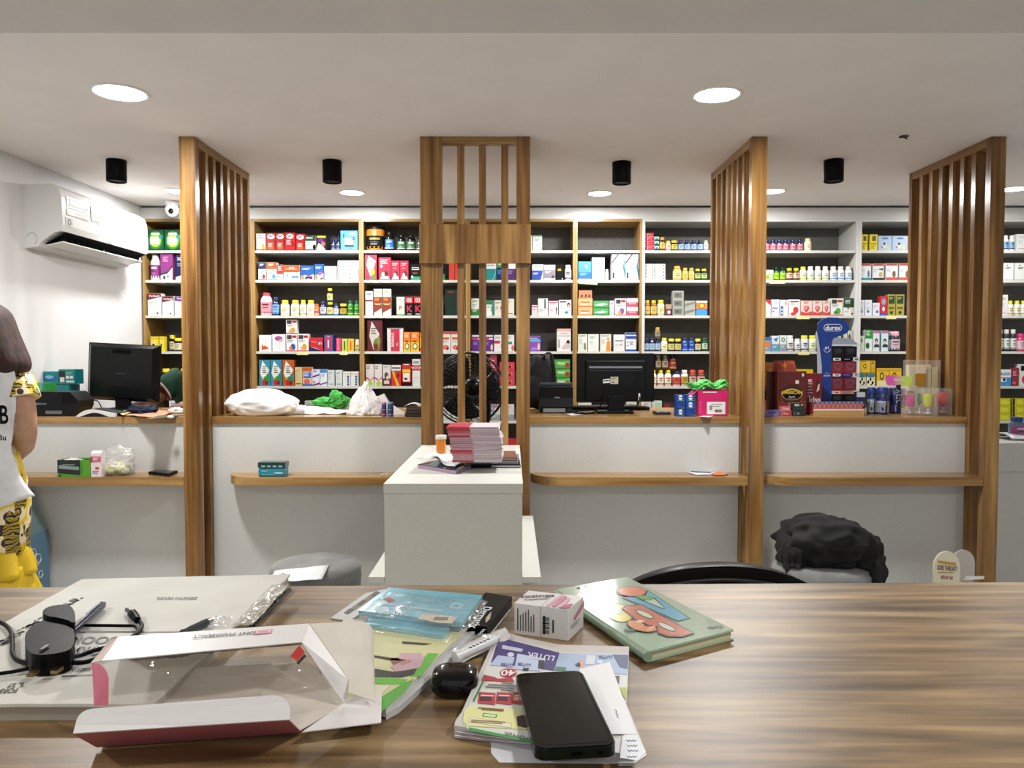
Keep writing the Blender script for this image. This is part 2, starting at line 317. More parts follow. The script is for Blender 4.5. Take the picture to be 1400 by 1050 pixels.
# ---------------------------------------------------------------- air conditioner on the left wall
def aircon():
    y0, y1 = 4.46, 5.5; X = LX
    t = thing('air_conditioner', 'white wall-mounted split air conditioner on the left wall', 'air conditioner', (X, (y0+y1)/2, 2.07))
    pr = [(0, 2.43), (.16, 2.435), (.2, 2.41), (.215, 2.36), (.22, 2.2), (.21, 2.165), (.17, 2.155), (.09, 2.10), (.075, 2.075), (0, 2.065)]
    m = MB(); w = mt('e4e4e2', .3, coat=.3); n = len(pr)
    a = [V((X+d, y0, z)) for d, z in pr]; b_ = [V((X+d, y1, z)) for d, z in pr]
    m.add(a+b_, [(i, n+i, n+(i+1) % n, (i+1) % n) for i in range(n)], w); m.add(a, [tuple(range(n))], w); m.add(b_, [tuple(reversed(range(n)))], w)
    # round ducting mark on the end
    m.tube([V((X+.04+.03*math.cos(q), y0-.001, 2.12+.035*math.sin(q))) for q in [(-.5+i*.25)*PI/1.4 for i in range(8)]], .0016, mt('b0b0b0'), 5, False, 1)
    casing = m.build('casing', t)
    m = MB(); m.poly([V((X+.2095, y0+.03, 2.162)), V((X+.2095, y1-.03, 2.162)), V((X+.092, y1-.03, 2.098)), V((X+.092, y0+.03, 2.098))], mt('0b0b0c', .8))
    for q in m.v: q.z -= .004; q.x += .004
    for i in range(14): y = y0+.08+i*.068; m.box((X+.12, y, 2.108), (X+.19, y+.002, 2.135), mt('1a1a1b'))
    m.build('air_outlet', t)
    m = MB(); m.slab([V((X+.10, y0+.04, 2.085)), V((X+.10, y1-.04, 2.085)), V((X+.195, y1-.04, 2.105)), V((X+.195, y0+.04, 2.105))], (0, 0, .006), w); 
    for i in range(3): y = y0+.25+i*.3; m.cyl((X+.16, y, 2.10), (X+.16, y+.012, 2.13), .006, w)
    m.build('louver', t)
    M = lambda u, v: V((X+.2155+.0045*(1-v), y0+.03+u*.36, 2.25+v*.13))
    m = MB(); m.art('R 4 45 72 95 lgrey;R 10 56 66 86 dgrey;R 14 62 60 80 e8e8ea;R 4 12 72 40 offw;L 30 32 40 3 grey;R 76 20 98 90 f4f4f4;R 97 6 99 90 grey', M, 2.7, (.0012, 0, 0)); m.build('energy_label', casing)
    M = lambda u, v: V((X+.2205, y0+.03+u*.07, 2.2+v*.05)); m = MB(); m.art('R 0 0 100 100 lgrey;C 50 50 35 dgrey;C 50 50 20 lgrey', M, 1.3, (.001, 0, 0)); m.build('badge', casing)
    M = lambda u, v: V((X+.2205, 4.98+u*.06, 2.172+v*.02)); m = MB(); m.art('C 20 50 40 grey;R 45 30 60 70 grey;R 66 30 84 70 grey', M, 3, (.001, 0, 0)); m.build('logo', casing)
aircon()
# ---------------------------------------------------------------- slatted screens
def screen(xa, xb, y0, y1, n, label, dead):
    t = thing('slatted_screen', label, 'screen', ((xa+xb)/2, (y0+y1)/2, 0), 'floor to ceiling slatted wooden screens')
    MB().box((xa, y0, 0), (xb, y0+.045, CH-.001), WOOD).build('front_post', t)
    MB().box((xa, y1-.035, 0), (xb, y1, CH-.001), WOOD).build('rear_post', t)
    MB().box((xa+.001, y0+.0455, CH-.045), (xb-.001, y1-.0355, CH-.0015), WOODY).build('top_rail', t)
    pitch = (y1-y0-.08)/(n+1)
    for i in range(n):
        y = y0+.045+pitch*(i+1)-.018
        MB().box((xa, y, .0), (xb, y+.036, CH-.046), WOOD).build('slat', t)
Y0 = 4.0; Y1 = 4.82
screen(PX(249, Y0), PX(271, Y0), Y0, Y1, 6, 'leftmost slatted wooden screen, beside the air conditioner', 0)
screen(PX(1025, Y0), PX(1046, Y0), Y0, Y1, 6, 'slatted wooden screen between the two right-hand counters', 0)
screen(PX(1349, Y0), PX(1369, Y0), Y0, Y1, 6, 'rightmost slatted wooden screen near the right edge', 0)
def column():
    x0, x1 = PX(575.5, Y0), PX(724.5, Y0); yb = 4.5
    t = thing('slatted_column', 'square slatted wooden column with a solid band, standing behind white plinth', 'column', ((x0+x1)/2, 4.25, 0))
    lp = PX(605, Y0); rp = PX(706, Y0)
    MB().box((x0, Y0, 0), (PX(594, Y0)-.001, Y0+.05, CH-.001), WOOD).build('post', t)
    MB().box((PX(594, Y0), Y0, 0), (lp, Y0+.05, CH-.001), WOOD).build('post', t)
    MB().box((rp, Y0, 0), (x1, Y0+.05, CH-.001), WOOD).build('post', t)
    for a, b_ in ((x0, x0+.05), (x1-.05, x1)): MB().box((a, yb-.05, 0), (b_, yb, CH-.001), WOOD).build('post', t)
    for i in range(3):
        y = Y0+.13+i*.12
        for a in (x0, x1-.045): MB().box((a, y, 0), (a+.045, y+.035, CH-.042), WOOD).build('slat', t)
    for a, b_ in ((625.5, 635.2), (655, 664.6), (685.3, 695)): MB().box((PX(a, Y0), Y0+.003, 0), (PX(b_, Y0), Y0+.038, CH-.041), WOOD).build('slat', t)
    for y in (Y0,): MB().box((lp+.001, y+.001, CH-.04), (rp-.001, y+.037, CH-.0015), WOODX).build('top_rail', t)
    for a in (x0, x1-.045): MB().box((a+.001, Y0+.051, CH-.04), (a+.044, yb-.051, CH-.0015), WOODY).build('top_rail', t)
    za, zb = ZY(360, Y0-.02), ZY(306.5, Y0-.02)
    MB().box((x0-.004, Y0-.02, za), (PX(712, Y0)-.001, Y0-.001, zb), WOOD).build('band_panel', t)
    MB().box((PX(712, Y0), Y0-.02, za), (x1+.004, Y0-.001, zb), WOOD).build('band_panel', t)
column()
# ---------------------------------------------------------------- white plinth in the middle
def plinth():
    x0, x1 = PX(523, 2.785), PX(715, 2.785); z = .98
    t = thing('display_plinth', 'white laminate plinth with low side shelves in front of slatted column', 'plinth', ((x0+x1)/2, 3.4, 0))
    MB().box((x0, 2.785, z-.036), (x1, 3.985, z), LAM2, bev=.0015).build('plinth_top', t)
    MB().box((x0+.002, 2.79, .0), (x1-.002, 3.985, z-.037), LAM2).build('plinth_body', t)
    MB().box((x0-.058, 2.785, .615), (x0+.001, 3.86, .636), LAM2).build('side_shelf', t)
    MB().box((x1-.001, 2.785, .615), (x1+.066, 3.86, .636), LAM2).build('side_shelf', t)
    MB().box((x1-.001, 3.0, 0), (x1+.05, 3.8, .614), LAM2).build('side_box', t)
    MB().box((x0-.05, 3.0, 0), (x0+.001, 3.8, .614), LAM2).build('side_box', t)
plinth()
# ---------------------------------------------------------------- service counters
CY = 4.17; LZ = ZY(652.5, 4.0)
def counter(xa, xb, la, lb, rl, label, cb=4.9, y=CY):
    t = thing('service_counter', label, 'counter', ((xa+xb)/2, 4.5, 0), 'white fronted service counters')
    MB().box((xa, y-.012, CZ-.036), (xb, cb, CZ), WOODX, bev=.0012).build('countertop', t)
    MB().box((xa, y, 0), (xb, y+.02, CZ-.037), LAM).build('front_panel', t)
    y0 = 4.0; r = .16; pts = [V((lb, y-.001, LZ-.045)), V((la, y-.001, LZ-.045))]
    if rl: pts += [V((la+r-r*math.cos(a), y0+r-.001-(r)*math.sin(a)+.0, LZ-.045)) for a in [i*PI/20 for i in range(11)]]
    else: pts += [V((la, y0, LZ-.045))]
    pts += [V((lb, y0, LZ-.045))]; pts = pts[::1]
    m = MB(); m.slab(list(reversed(pts)), (0, 0, .045), WOODX); m.v = m.v; m.build('writing_ledge', t)
f1a, f1b = PX(249, Y0), PX(271, Y0); f3a, f3b = PX(1025, Y0), PX(1046, Y0); f4a = PX(1349, Y0)
counter(LX+.002, f1a-.002, LX+.003, f1a-.002, 0, 'left service counter between the wall and leftmost screen, holding square monitor')
counter(f1b+.002, PX(575.5, Y0)-.002, PX(295, Y0)+.02, PX(575, Y0)-.004, 1, 'service counter left of the column, covered with white plastic bags')
counter(PX(724.5, Y0)+.002, f3a-.002, PX(727, Y0), f3a-.002, 1, 'service counter right of the column, holding wide monitor and pink box')
counter(f3b+.002, f4a-.002, f3b+.003, f4a-.002, 1, 'right service counter crowded with blue display stand and colourful packs')
m = MB(); a = PX(1369, Y0)+.03; z1 = ZY(606, 4.3)
t = thing('reception_counter', 'plain white counter at the right edge beyond the rightmost screen', 'counter', (4.0, 4.6, 0))
MB().box((a, 4.3, z1-.16), (RX-.01, 4.9, z1), LAM, bev=.002).build('counter_top', t); MB().box((a+.003, 4.32, 0), (RX-.012, 4.88, z1-.162), LAM).build('counter_body', t)
# ---------------------------------------------------------------- shelving along the back wall
SY = 5.84; BY = 6.15
ROWZ = [ZY(y, SY) for y in (342.5, 383, 431.5, 480.5, 528, 575.5)]; ROWZ += [ROWZ[5]-.28, ROWZ[5]-.56]
ROWN = ['top shelf', 'second shelf', 'third shelf', 'fourth shelf', 'fifth shelf', 'sixth shelf', 'seventh shelf', 'eighth shelf']
BAY = dict(A=(197, 347, 0, 'leftmost wood bay'), B=(347, 495, 0, 'second wood bay'), C=(495, 640, 0, 'third wood bay'), D=(640, 786, 0, 'fourth wood bay'), E=(786, 877, 0, 'narrow wood bay'),
  F=(877, 1026, 1, 'first white bay'), G=(1026, 1171.5, 1, 'second white bay'), H=(1171.5, 1320, 1, 'third white bay'), I=(1320, 1468, 1, 'rightmost white bay'))
TOPZ = 2.474
for k, (p0, p1, wh, nm) in BAY.items():
    x0, x1 = PX(p0, SY)+.0006, PX(p1, SY)-.0006
    pm = LAM if wh else SHWOOD; pmx = LAM if wh else SHWOODX
    t = thing('shelving_unit', 'open product shelving against the back wall, the '+nm, 'shelving', ((x0+x1)/2, 6.0, 0), 'shelving bays along the back wall')
    w = .021 if wh else .017
    for a in (x0, x1-w): MB().box((a, SY-.004, 0), (a+w, BY+.02, TOPZ), pm).build('side_panel', t)
    MB().box((x0+w, SY-.003, TOPZ-.02), (x1-w, BY+.02, TOPZ-.0003), pmx).build('top_panel', t)
    MB().box((x0+w, BY, .0), (x1-w, BY+.01, TOPZ-.021), BACKP if not wh else noisy('shelf_back_grey', '63635f', '6a6a66', 20, .7)).build('back_panel', t)
    for z in ROWZ:
        m = MB(); m.box((x0+w+.0003, SY+.002, z-.018), (x1-w-.0003, BY-.001, z), mt('b9b6ae', .5)); m.box((x0+w+.0003, SY, z-.0185), (x1-w-.0003, SY+.002, z+.0003), SHEDGE); m.build('shelf', t)
# ---------------------------------------------------------------- products
TXT = 'L 12 {0} {1} {2} {3}'
def bx(style, c, k=0):                              # printed front of a carton
    a, b_, d = (c+['white', 'grey', 'grey'])[:3] if len(c) < 3 else c[:3]
    if style == 'top': return 'R 0 62 100 100 %s;T 50 80 14 %s ;L 16 88 62 2 %s;L 14 48 58 3 %s;E 72 20 13 18 %s;R 0 0 100 4 %s' % (b_, a, a, 'grey', d, d)
    if style == 'hdr': return 'L 12 86 70 2 %s;L 12 62 50 2 grey;R 0 0 100 38 %s;L 12 30 60 2 %s' % (d, b_, a)
    if style == 'bot': return 'L 14 88 66 2 %s;L 14 64 40 2 grey;P %s 0 0 100 0 100 48 70 40 40 18 0 12;E 70 22 12 16 %s' % (b_, b_, d)
    if style == 'pic': return 'L 12 88 66 3 %s;E 62 30 20 26 %s;E 50 22 12 16 %s;R 0 0 100 5 %s' % ('grey', b_, d, b_)
    if style == 'kite': return 'P e6e6dc 30 97 92 62 45 8 8 50;L 30 72 38 4 dgrey;E 62 22 16 26 green;E 45 14 12 18 red;E 78 34 14 14 %s;E 70 12 8 12 dred;E 35 30 6 8 lime' % b_
    if style == 'ell': return 'E 50 80 15 42 white;L 22 84 56 2 navy;R 14 6 78 46 %s;L 22 38 46 3 %s;P %s 86 20 98 60 88 60 78 20' % (b_, 'white', d)
    if style == 'plain': return 'L 14 84 60 2 %s;L 14 58 40 3 lgrey;R 14 10 86 14 %s' % (b_, d)
    if style == 'vert': return 'R 26 0 78 100 %s;V 50 52 16 white ;R 44 16 58 80 %s;R 4 0 8 100 %s' % (b_, a, d)
    if style == 'heart': return 'P %s 0 0 100 0 100 28 50 16 0 28;E 38 50 14 14 %s;E 60 50 14 14 %s;P %s 25 44 73 44 49 18;L 25 90 50 2 %s;L 30 50 34 2 white' % (b_, b_, b_, b_, b_)
    if style == 'lbl': return 'R 16 16 84 66 %s;R 16 82 70 90 white;L 22 54 54 4 %s;R 22 20 78 30 %s' % (b_, d, d)
    if style == 'cap': return 'R 6 70 50 94 %s;R 54 78 96 92 %s;L 10 60 60 2 grey;E 62 26 18 22 %s;E 40 18 10 16 %s;R 0 0 100 5 red' % ('dgrey', 'red', b_, d)
    if style == 'dbl': return 'R 0 46 100 49 grey;L 12 84 60 2 %s;L 12 36 60 2 %s;E 80 74 10 10 %s;E 80 24 10 10 %s' % (b_, b_, d, d)
    if style == 'slim': return 'R 10 40 90 56 %s;R 22 60 34 92 %s;L 44 88 40 2 %s;P %s 20 6 92 6 80 30 40 34' % (b_, d, d, b_)
    if style == 'wrap': return 'R 40 0 48 100 %s;L 6 76 26 3 %s;L 56 66 30 3 %s' % (b_, d, d)
    return style
ORD = ['leftmost', 'second from left', 'third from left', 'fourth from left', 'fifth from left', 'sixth from left']
def carton(x0, x1, z0, z1, y, dep, cols, style, name='product_box'):
    m = MB(); m.box((x0+.0006, y, z0+.0004), (x1-.0006, y+dep, z1), mt(cols[0], .35))
    M = lambda u, v: V((x0+.001+u*(x1-x0-.002), y, z0+.001+v*(z1-z0-.002)))
    m.art(bx(style, list(cols)), M, (x1-x0)/max(z1-z0, .001), (0, -.0006, 0)); return m.build(name)
def bottle(x0, x1, z0, z1, y, cols, style, name='supplement_bottle'):
    r = (x1-x0)/2-.0006; h = z1-z0; c = V(((x0+x1)/2, y+r, z0)); body, cap, lab = cols[:3]; ac = cols[3] if len(cols) > 3 else 'grey'
    dk = body in ('amber', 'brown', 'navy', 'dgreen', 'black', 'blue', 'green')
    bmtl = mt(body, .12 if dk else .3, coat=.4 if dk else 0); m = MB()
    if style == 'jar': pr = [(r*.92, 0), (r, .004), (r, h*.7), (r*.9, h*.78), (r*.8, h*.8)]; ct, cr = .79, .86
    elif style == 'tall': pr = [(r*.92, 0), (r, .004), (r, h*.55), (r*.8, h*.66), (r*.42, h*.76), (r*.4, h*.86)]; ct, cr = .84, .46
    elif style == 'gal': pr = [(r*.9, 0), (r, .006), (r, h*.66), (r*.9, h*.76), (r*.62, h*.86), (r*.6, h*.9)]; ct, cr = .86, .64
    elif style == 'tub': pr = [(r*.94, 0), (r*.98, .006), (r, h*.2), (r, h*.78), (r*.95, h*.86), (r*.9, h*.88)]; ct, cr = .87, 1.0
    else: pr = [(r*.93, 0), (r, .004), (r, h*.64), (r*.88, h*.74), (r*.66, h*.79), (r*.64, h*.82)]; ct, cr = .81, .74
    m.lathe([(q, z+.0004) for q, z in pr], c, bmtl, 18); o = m.build(name)
    m = MB(); m.lathe([(r*cr, h*ct), (r*cr, h*.985), (r*cr*.93, h)], c, mt(cap, .35), 18); m.build('cap', o)
    a0, a1 = h*.1, h*(.52 if style == 'tall' else .6)
    m = MB(); seg = 14; th = [(-PI*.93+PI*.86*i/seg) for i in range(seg+1)]; lm = mt(lab, .4)
    vs = [c+V((math.cos(t)*(r+.0005), math.sin(t)*(r+.0005), z)) for z in (a0, a1) for t in th]
    m.add(vs, [(i, i+1, seg+2+i, seg+1+i) for i in range(seg)], lm, True)
    def M(u, v):
        t = -PI*.93+PI*.86*u; return c+V((math.cos(t)*(r+.0011), math.sin(t)*(r+.0011), a0+(a1-a0)*v))
    for u0, v0, u1, v1, cc in ((.3, .68, .72, .84, ac), (.32, .46, .68, .54, 'dgrey' if not lab in ('black', 'navy') else 'white'), (.34, .3, .62, .37, 'grey'), (.0, .0, 1, .16, ac)):
        n = 6
        for i in range(n):
            a, b_ = u0+(u1-u0)*i/n, u0+(u1-u0)*(i+1)/n; m.poly([M(a, v0), M(b_, v0), M(b_, v1), M(a, v1)], mt(cc))
    m.build('label', o); return o
CNT = {}
def place(bay, row, items):
    bn = BAY[bay][3]; rn = ROWN[row]; z = ROWZ[row]+.0006; yb = PX(0, 1)
    for it in items:
        kind, spans, yt, desc, cols, style = it[:6]; ex = it[6] if len(it) > 6 else {}
        cols = cols.split(); Y = SY+.012+ex.get('y', 0); top = ZY(yt, Y); spans = [float(v) for v in spans.split()]
        n = len(spans)//2; lv = ex.get('lv', 1); base = ZY(ex['yb'], Y) if 'yb' in ex else z
        if 'on' in ex: base = ex['on'][0]
        cat = 'box' if kind == 'b' else 'bottle'
        for i in range(n):
            x0, x1 = PX(spans[2*i], Y), PX(spans[2*i+1], Y)
            x0 = max(x0, PX(BAY[bay][0], SY)+.024); x1 = min(x1, PX(BAY[bay][1], SY)-.024)
            if x1-x0 < .012: continue
            for l in range(lv):
                a = base+(top-base)*l/lv; b_ = base+(top-base)*(l+1)/lv-(.0008 if lv > 1 else 0)
                d = desc
                if n > 1: d = ORD[i]+' '+d if i < n-1 or n < 3 and i == 0 else 'rightmost '+d
                if lv > 1: d = (['bottom', 'top'] if lv == 2 else ['bottom', 'middle', 'top'] if lv == 3 else ['bottom', 'second', 'third', 'top'] if lv == 4 else ['bottom', 'second', 'third', 'fourth', 'top'])[l]+' '+d
                d = d+', '+rn+', '+bn
                g = {'b': 'boxes', 'p': 'bottles'}[kind]+' on the '+rn+' of the '+bn
                if kind == 'b':
                    s2 = style.replace('@', '')
                    o = carton(x0, x1, a, b_, Y+(.002*l if lv > 1 else 0), ex.get('d', min(.12, max(.045, (x1-x0)*.7))), cols, s2, ex.get('n', 'product_box'))
                else: o = bottle(x0, x1, a, b_, Y, cols, style, ex.get('n', 'supplement_bottle'))
                CNT[bay, row, round(spans[2*i])] = (b_ if kind == 'b' else top, )
                tag(o, d, cat, g)
B = 'b'; Q = 'p'
place('A', 0, [(B, '204 226.5 227.5 250 251 270', 314, 'green box with white square', 'dgreen e0e4dc teal', 'E 50 50 44 44 green;E 50 50 34 34 lime;R 18 30 74 66 e4e6e0;R 24 76 76 86 white;E 84 66 10 14 teal;L 26 60 40 3 lgrey'), (B, '272 300 304 326', 318, 'white box behind screen', 'white red grey', 'plain')])
place('A', 1, [(Q, '205 219', 348, 'tall purple supplement bottle', 'white white 8a2a7a white', 'gal'), (B, '221.5 238', 347, 'purple box with white base', '8a3a7e white black', 'L 20 86 50 3 lpink;P dgrey 0 24 60 34 100 60 100 50 60 26 0 18;P white 0 0 100 0 100 48 55 24 0 18;E 30 10 8 10 dgrey;E 60 14 8 10 grey', dict(d=.07)), (B, '242 258', 349, 'navy box with white base', 'navy white red', 'bot'), (B, '262 290 296 320', 352, 'white box behind screen', 'white blue grey', 'top')])
place('A', 2, [(B, '203 221.5', 401, 'tall white box maroon header', 'white maroon grey', 'P maroon 0 70 100 84 100 100 0 100;T 50 88 10 white Perfectil;L 10 58 40 2 lgrey;E 72 10 4 7 dgrey'), (B, '223 238.5', 405, 'short white box maroon header', 'white maroon grey', 'P maroon 0 68 100 82 100 100 0 100;T 50 86 10 white Perfectil;L 10 56 40 2 lgrey;E 72 10 4 7 dgrey'), (B, '240 257', 405.5, 'white box with purple header', 'e6ecf0 purple lblue', 'P purple 0 78 100 70 100 100 0 100;T 50 90 9 white Perfectil;L 10 56 40 2 lgrey'), (B, '262 282 290 312', 408, 'white box behind screen', 'white teal grey', 'top')])
place('A', 3, [(B, '206 217 218 225', 460, 'yellow box', 'yellow black gold', 'R 18 30 60 64 cream;R 24 36 50 52 black;R 0 84 100 90 gold'), (Q, '230 239', 458, 'dark jar with yellow cap', 'black yellow cream grey', 'jar', dict(y=.06)), (Q, '236 248', 462, 'short dark jar with yellow cap', 'black yellow cream grey', 'jar'), (Q, '249 259', 459, 'dark red jar', 'dred dred lpink grey', 'jar'), (Q, '264 275 280 291', 462, 'dark jar behind screen', 'black yellow cream grey', 'jar')])
place('A', 4, [(Q, '206 217 219 230 231 242 244 255', 504, 'dark jar yellow cap', 'black yellow orange yellow', 'jar'), (Q, '260 271', 506, 'dark jar behind screen', 'black yellow orange', 'jar')])
place('A', 5, [(B, '230 250 256 280', 548, 'white box behind counter', 'white blue grey', 'plain')])
place('B', 0, [(B, '350 365', 319.5, 'cream box with orange figure', 'e8e4dc orange red', 'L 14 86 70 1 dgrey;R 12 72 84 80 grey;E 74 26 18 16 gold;R 60 6 92 20 gold;R 0 0 100 8 red'),
 (B, '366 378.5 379 391', 318.5, 'red box with white oval', 'b0202a dorange dred', 'ell'), (B, '391.5 405', 318, 'bright red box, small oval', 'c8202c c8202c dred', 'E 50 80 14 38 white;L 28 83 44 2 dgrey;L 12 56 50 4 white;E 82 34 14 10 dred'), (B, '406 418.5', 319.5, 'rightmost red box white oval', 'b0202a dorange dred', 'ell'),
 (B, '419 433.5', 322.5, 'black and white pet box', 'e0e6e0 black green', 'R 0 78 100 100 dgrey;R 6 82 70 92 mint;R 0 66 100 78 dgreen;L 10 54 56 3 grey;E 86 24 18 16 black;R 0 0 100 8 dgreen'),
 (B, '434 448', 321.5, 'dark box with yellow title', '1c1a24 yellow white', 'R 6 84 92 96 yellow;P white 0 0 90 0 70 24 20 50 4 26;E 66 44 14 20 salmon;E 40 66 12 30 purple;L 12 24 50 3 lpink', dict(d=.14)),
 (Q, '453 459.5 460 466.5', 322, 'slim navy glass bottle', 'navy black 2a3a6a lgrey', 'tall', dict(y=.03)), (B, '467 490', 315.5, 'large light blue box', '5aaade white dgrey', 'R 24 30 74 64 white;R 24 18 78 30 dgrey;R 70 52 84 70 blue;R 52 82 88 90 white;E 18 74 12 5 blue;E 60 12 3 8 teal')])
place('B', 1, [(B, '354.5 365', 358.5, 'navy and white carton', 'white navy red', 'top'), (B, '366 379.5', 358.5, 'orange and white carton', 'e6eaea dorange sky', 'top'), (B, '380 388.5', 362, 'narrow red white carton', 'white c8322a green', 'R 0 40 100 100 c8322a;L 14 86 70 4 white;L 16 26 50 2 green'), (B, '389 411', 362.5, 'wide orange white carton', 'e6eaea dorange sky', 'R 0 52 100 100 dorange;T 50 70 12 white ;L 10 72 80 1 white;P white 30 80 40 92 50 84 60 92 72 80;E 22 30 14 4 sky;R 50 14 94 30 6a92c8'),
 (B, '412 430', 363, 'wide blue toothpaste carton', '2a62ac white pink', 'L 12 80 70 2 white;P white 0 0 100 0 100 40 60 28 30 36 0 30;R 4 2 26 34 tan;R 48 20 90 30 pink;P navy 30 4 60 12 90 4 90 20 40 24'), (B, '431 443.5', 361, 'narrow blue toothpaste carton', '2a62ac white pink', 'L 12 80 70 2 white;P white 0 0 100 0 100 44 60 28 30 36 0 30;R 4 2 34 34 tan;E 66 42 8 20 pink;P navy 50 4 90 4 90 20'),
 (B, '444.5 461', 364, 'plain white carton small pink marks', 'e6e6e0 lgrey pink', 'L 18 84 64 2 lgrey;E 8 44 14 4 pink;L 36 50 40 3 offw'), (B, '462.5 476.5 477 491', 356, 'small white pink carton', 'eaeaea lpink salmon', 'E 14 60 26 8 salmon;R 30 62 94 70 grey;P lpink 26 20 90 50 90 10;R 0 0 100 5 lgrey', dict(lv=5))])
place('B', 2, [(Q, '355 371', 400, 'pink talc bottle, red cap', 'f0dce0 c83a50 e69aa8 dred', 'gal'), (Q, '371.5 382', 406, 'navy bottle blue label', 'navy navy lblue blue', 'pill', dict(y=.02)),
 (Q, '383 395 397 409 410 418.5 419 430', 410, 'white bottle yellow cap', 'ecebe0 d8cc30 f0f0ea e0d040', 'pill'), (Q, '430 436.5', 415.5, 'small orange bottle', 'orange dorange salmon white', 'pill'), (Q, '437 446', 412, 'navy bottle white label', 'navy navy c8d4ea grey', 'pill'),
 (Q, '446.5 455.5', 412.5, 'dark bottle yellow cap', 'black yellow d8c85a lblue', 'pill'), (Q, '456 463', 415, 'small blue bottle white label', 'blue navy white lblue', 'pill'), (Q, '464 474', 415, 'dark jar gold label', 'black yellow gold green', 'jar'), (Q, '475 483 484 492.5', 411, 'green bottle', 'green dgreen 1c7a3a lime', 'pill')])
place('B', 2, [(Q, '447 455', 394, 'dark bottle stacked on another', 'black yellow d8c85a lblue', 'pill', dict(yb=412.3))])
place('B', 3, [(B, '354 371.5', 458, 'white box with orange bird', 'ece8e8 lgrey dorange', 'P dorange 20 8 80 16 50 36 36 30 30 44 24 40;R 30 40 32 90 lpink;R 52 40 54 90 lpink;R 0 0 3 100 maroon'), (B, '372.5 390.5', 457, 'white box with purple flower', 'ece8ec lpink purple', 'E 48 76 14 30 a8488c;E 66 64 8 14 lpink;R 30 10 32 60 lgrey;R 54 10 56 60 lgrey'),
 (B, '391.5 406.5', 456.5, 'white box blue orange picture', 'e8e8ea blue orange', 'cap'), (B, '407.5 422', 456.5, 'white box yellow picture', 'ececea gold peach', 'cap'), (B, '423.5 441.5', 461.5, 'red box with navy base', 'c02034 white navy', 'P navy 0 0 100 0 60 12 0 34;P white 0 34 60 16 80 10 40 26;E 80 56 10 14 white;E 82 54 6 8 dred;L 12 66 44 1 white'),
 (B, '443.5 455', 458, 'blue box with red strip', '4a5aa0 red white', 'R 24 6 78 92 c82a3a;R 40 20 56 70 white;L 36 90 30 1 white', dict(d=.12)), (B, '459.5 466.5', 462, 'narrow pink box', 'c83a6a pink white', 'R 30 10 56 90 white;R 34 14 50 86 c83a6a'), (B, '467.5 475', 463, 'narrow lime box', 'b4cc4a green black', 'R 36 10 60 80 dgreen;R 0 88 100 94 white'), (B, '475.5 484', 463, 'narrow orange yellow box', 'dcb43a dorange black', 'R 36 10 60 80 dorange;R 0 88 100 94 yellow'), (Q, '485 492.5', 464, 'cream jar with white cap', 'cream white cream olive', 'jar')])
place('B', 3, [(B, '391.5 406.5', 437, 'white red box stacked on top', 'ece8e2 gold peach', 'cap', dict(yb=456.2))])
place('B', 4, [(B, '354 369 369.6 385', 492, 'blue box with white kite', '3a8aa8 green red', 'kite'), (B, '386 402', 492, 'orange box with white kite', 'b85a2a teal red', 'kite'), (B, '403 413', 502, 'cream carton', 'd8c08a gold brown', 'plain'), (B, '413.5 426', 502, 'orange blue carton with figures', 'e8c8a0 sky dorange', 'R 0 80 100 100 dorange;R 8 42 92 76 4a6ab8;L 14 68 60 3 white;E 46 24 14 34 salmon;R 0 0 100 12 4a6ab8'),
 (B, '426.5 437', 505, 'white carton purple flash', 'dcdce8 purple lpink', 'P 4a3a92 4 60 96 74 96 64 4 50;L 14 90 50 2 blue;P purple 0 0 100 10 100 22 0 8;E 24 24 6 12 red'), (B, '437.5 447', 505, 'white carton blue header', 'e0e6ee sky purple', 'R 0 80 100 100 3a82c8;L 14 66 60 2 grey;P purple 0 6 100 18 100 26 0 12'), (B, '448 457 458.5 467.5', 506, 'slim pale grey carton', 'd2d8d6 grey teal', 'plain'), (B, '468.5 479 479.5 490', 508, 'white carton navy spot strip', 'e2e2dc navy blue', 'R 54 4 82 72 2a3a7a;E 68 20 7 10 lblue;E 68 38 7 10 lblue;E 68 56 7 10 lblue;R 0 84 100 87 gold')])
place('B', 5, [(B, '416 430 431 446 452 464', 548, 'small cream box behind green cloth', 'c8c4b4 grey tan', 'plain'), (B, '465 472.5 474 481', 547, 'small grey box near bag', 'a8acb0 dgrey blue', 'plain')])
place('C', 0, [(Q, '499.5 525.5', 308, 'large orange tub, black lid', 'c8802a black 1a1a1c orange', 'tub', dict(n='protein_tub')), (Q, '526.5 539', 316.5, 'dark bottle blue label', 'black black 2a72c8 white', 'gal'), (Q, '543.5 555 556.5 568.5', 320.5, 'dark bottle green label', 'black black 3a7a4a white', 'gal'), (Q, '570 578', 322, 'dark bottle beside column', 'black black dgreen white', 'gal')])
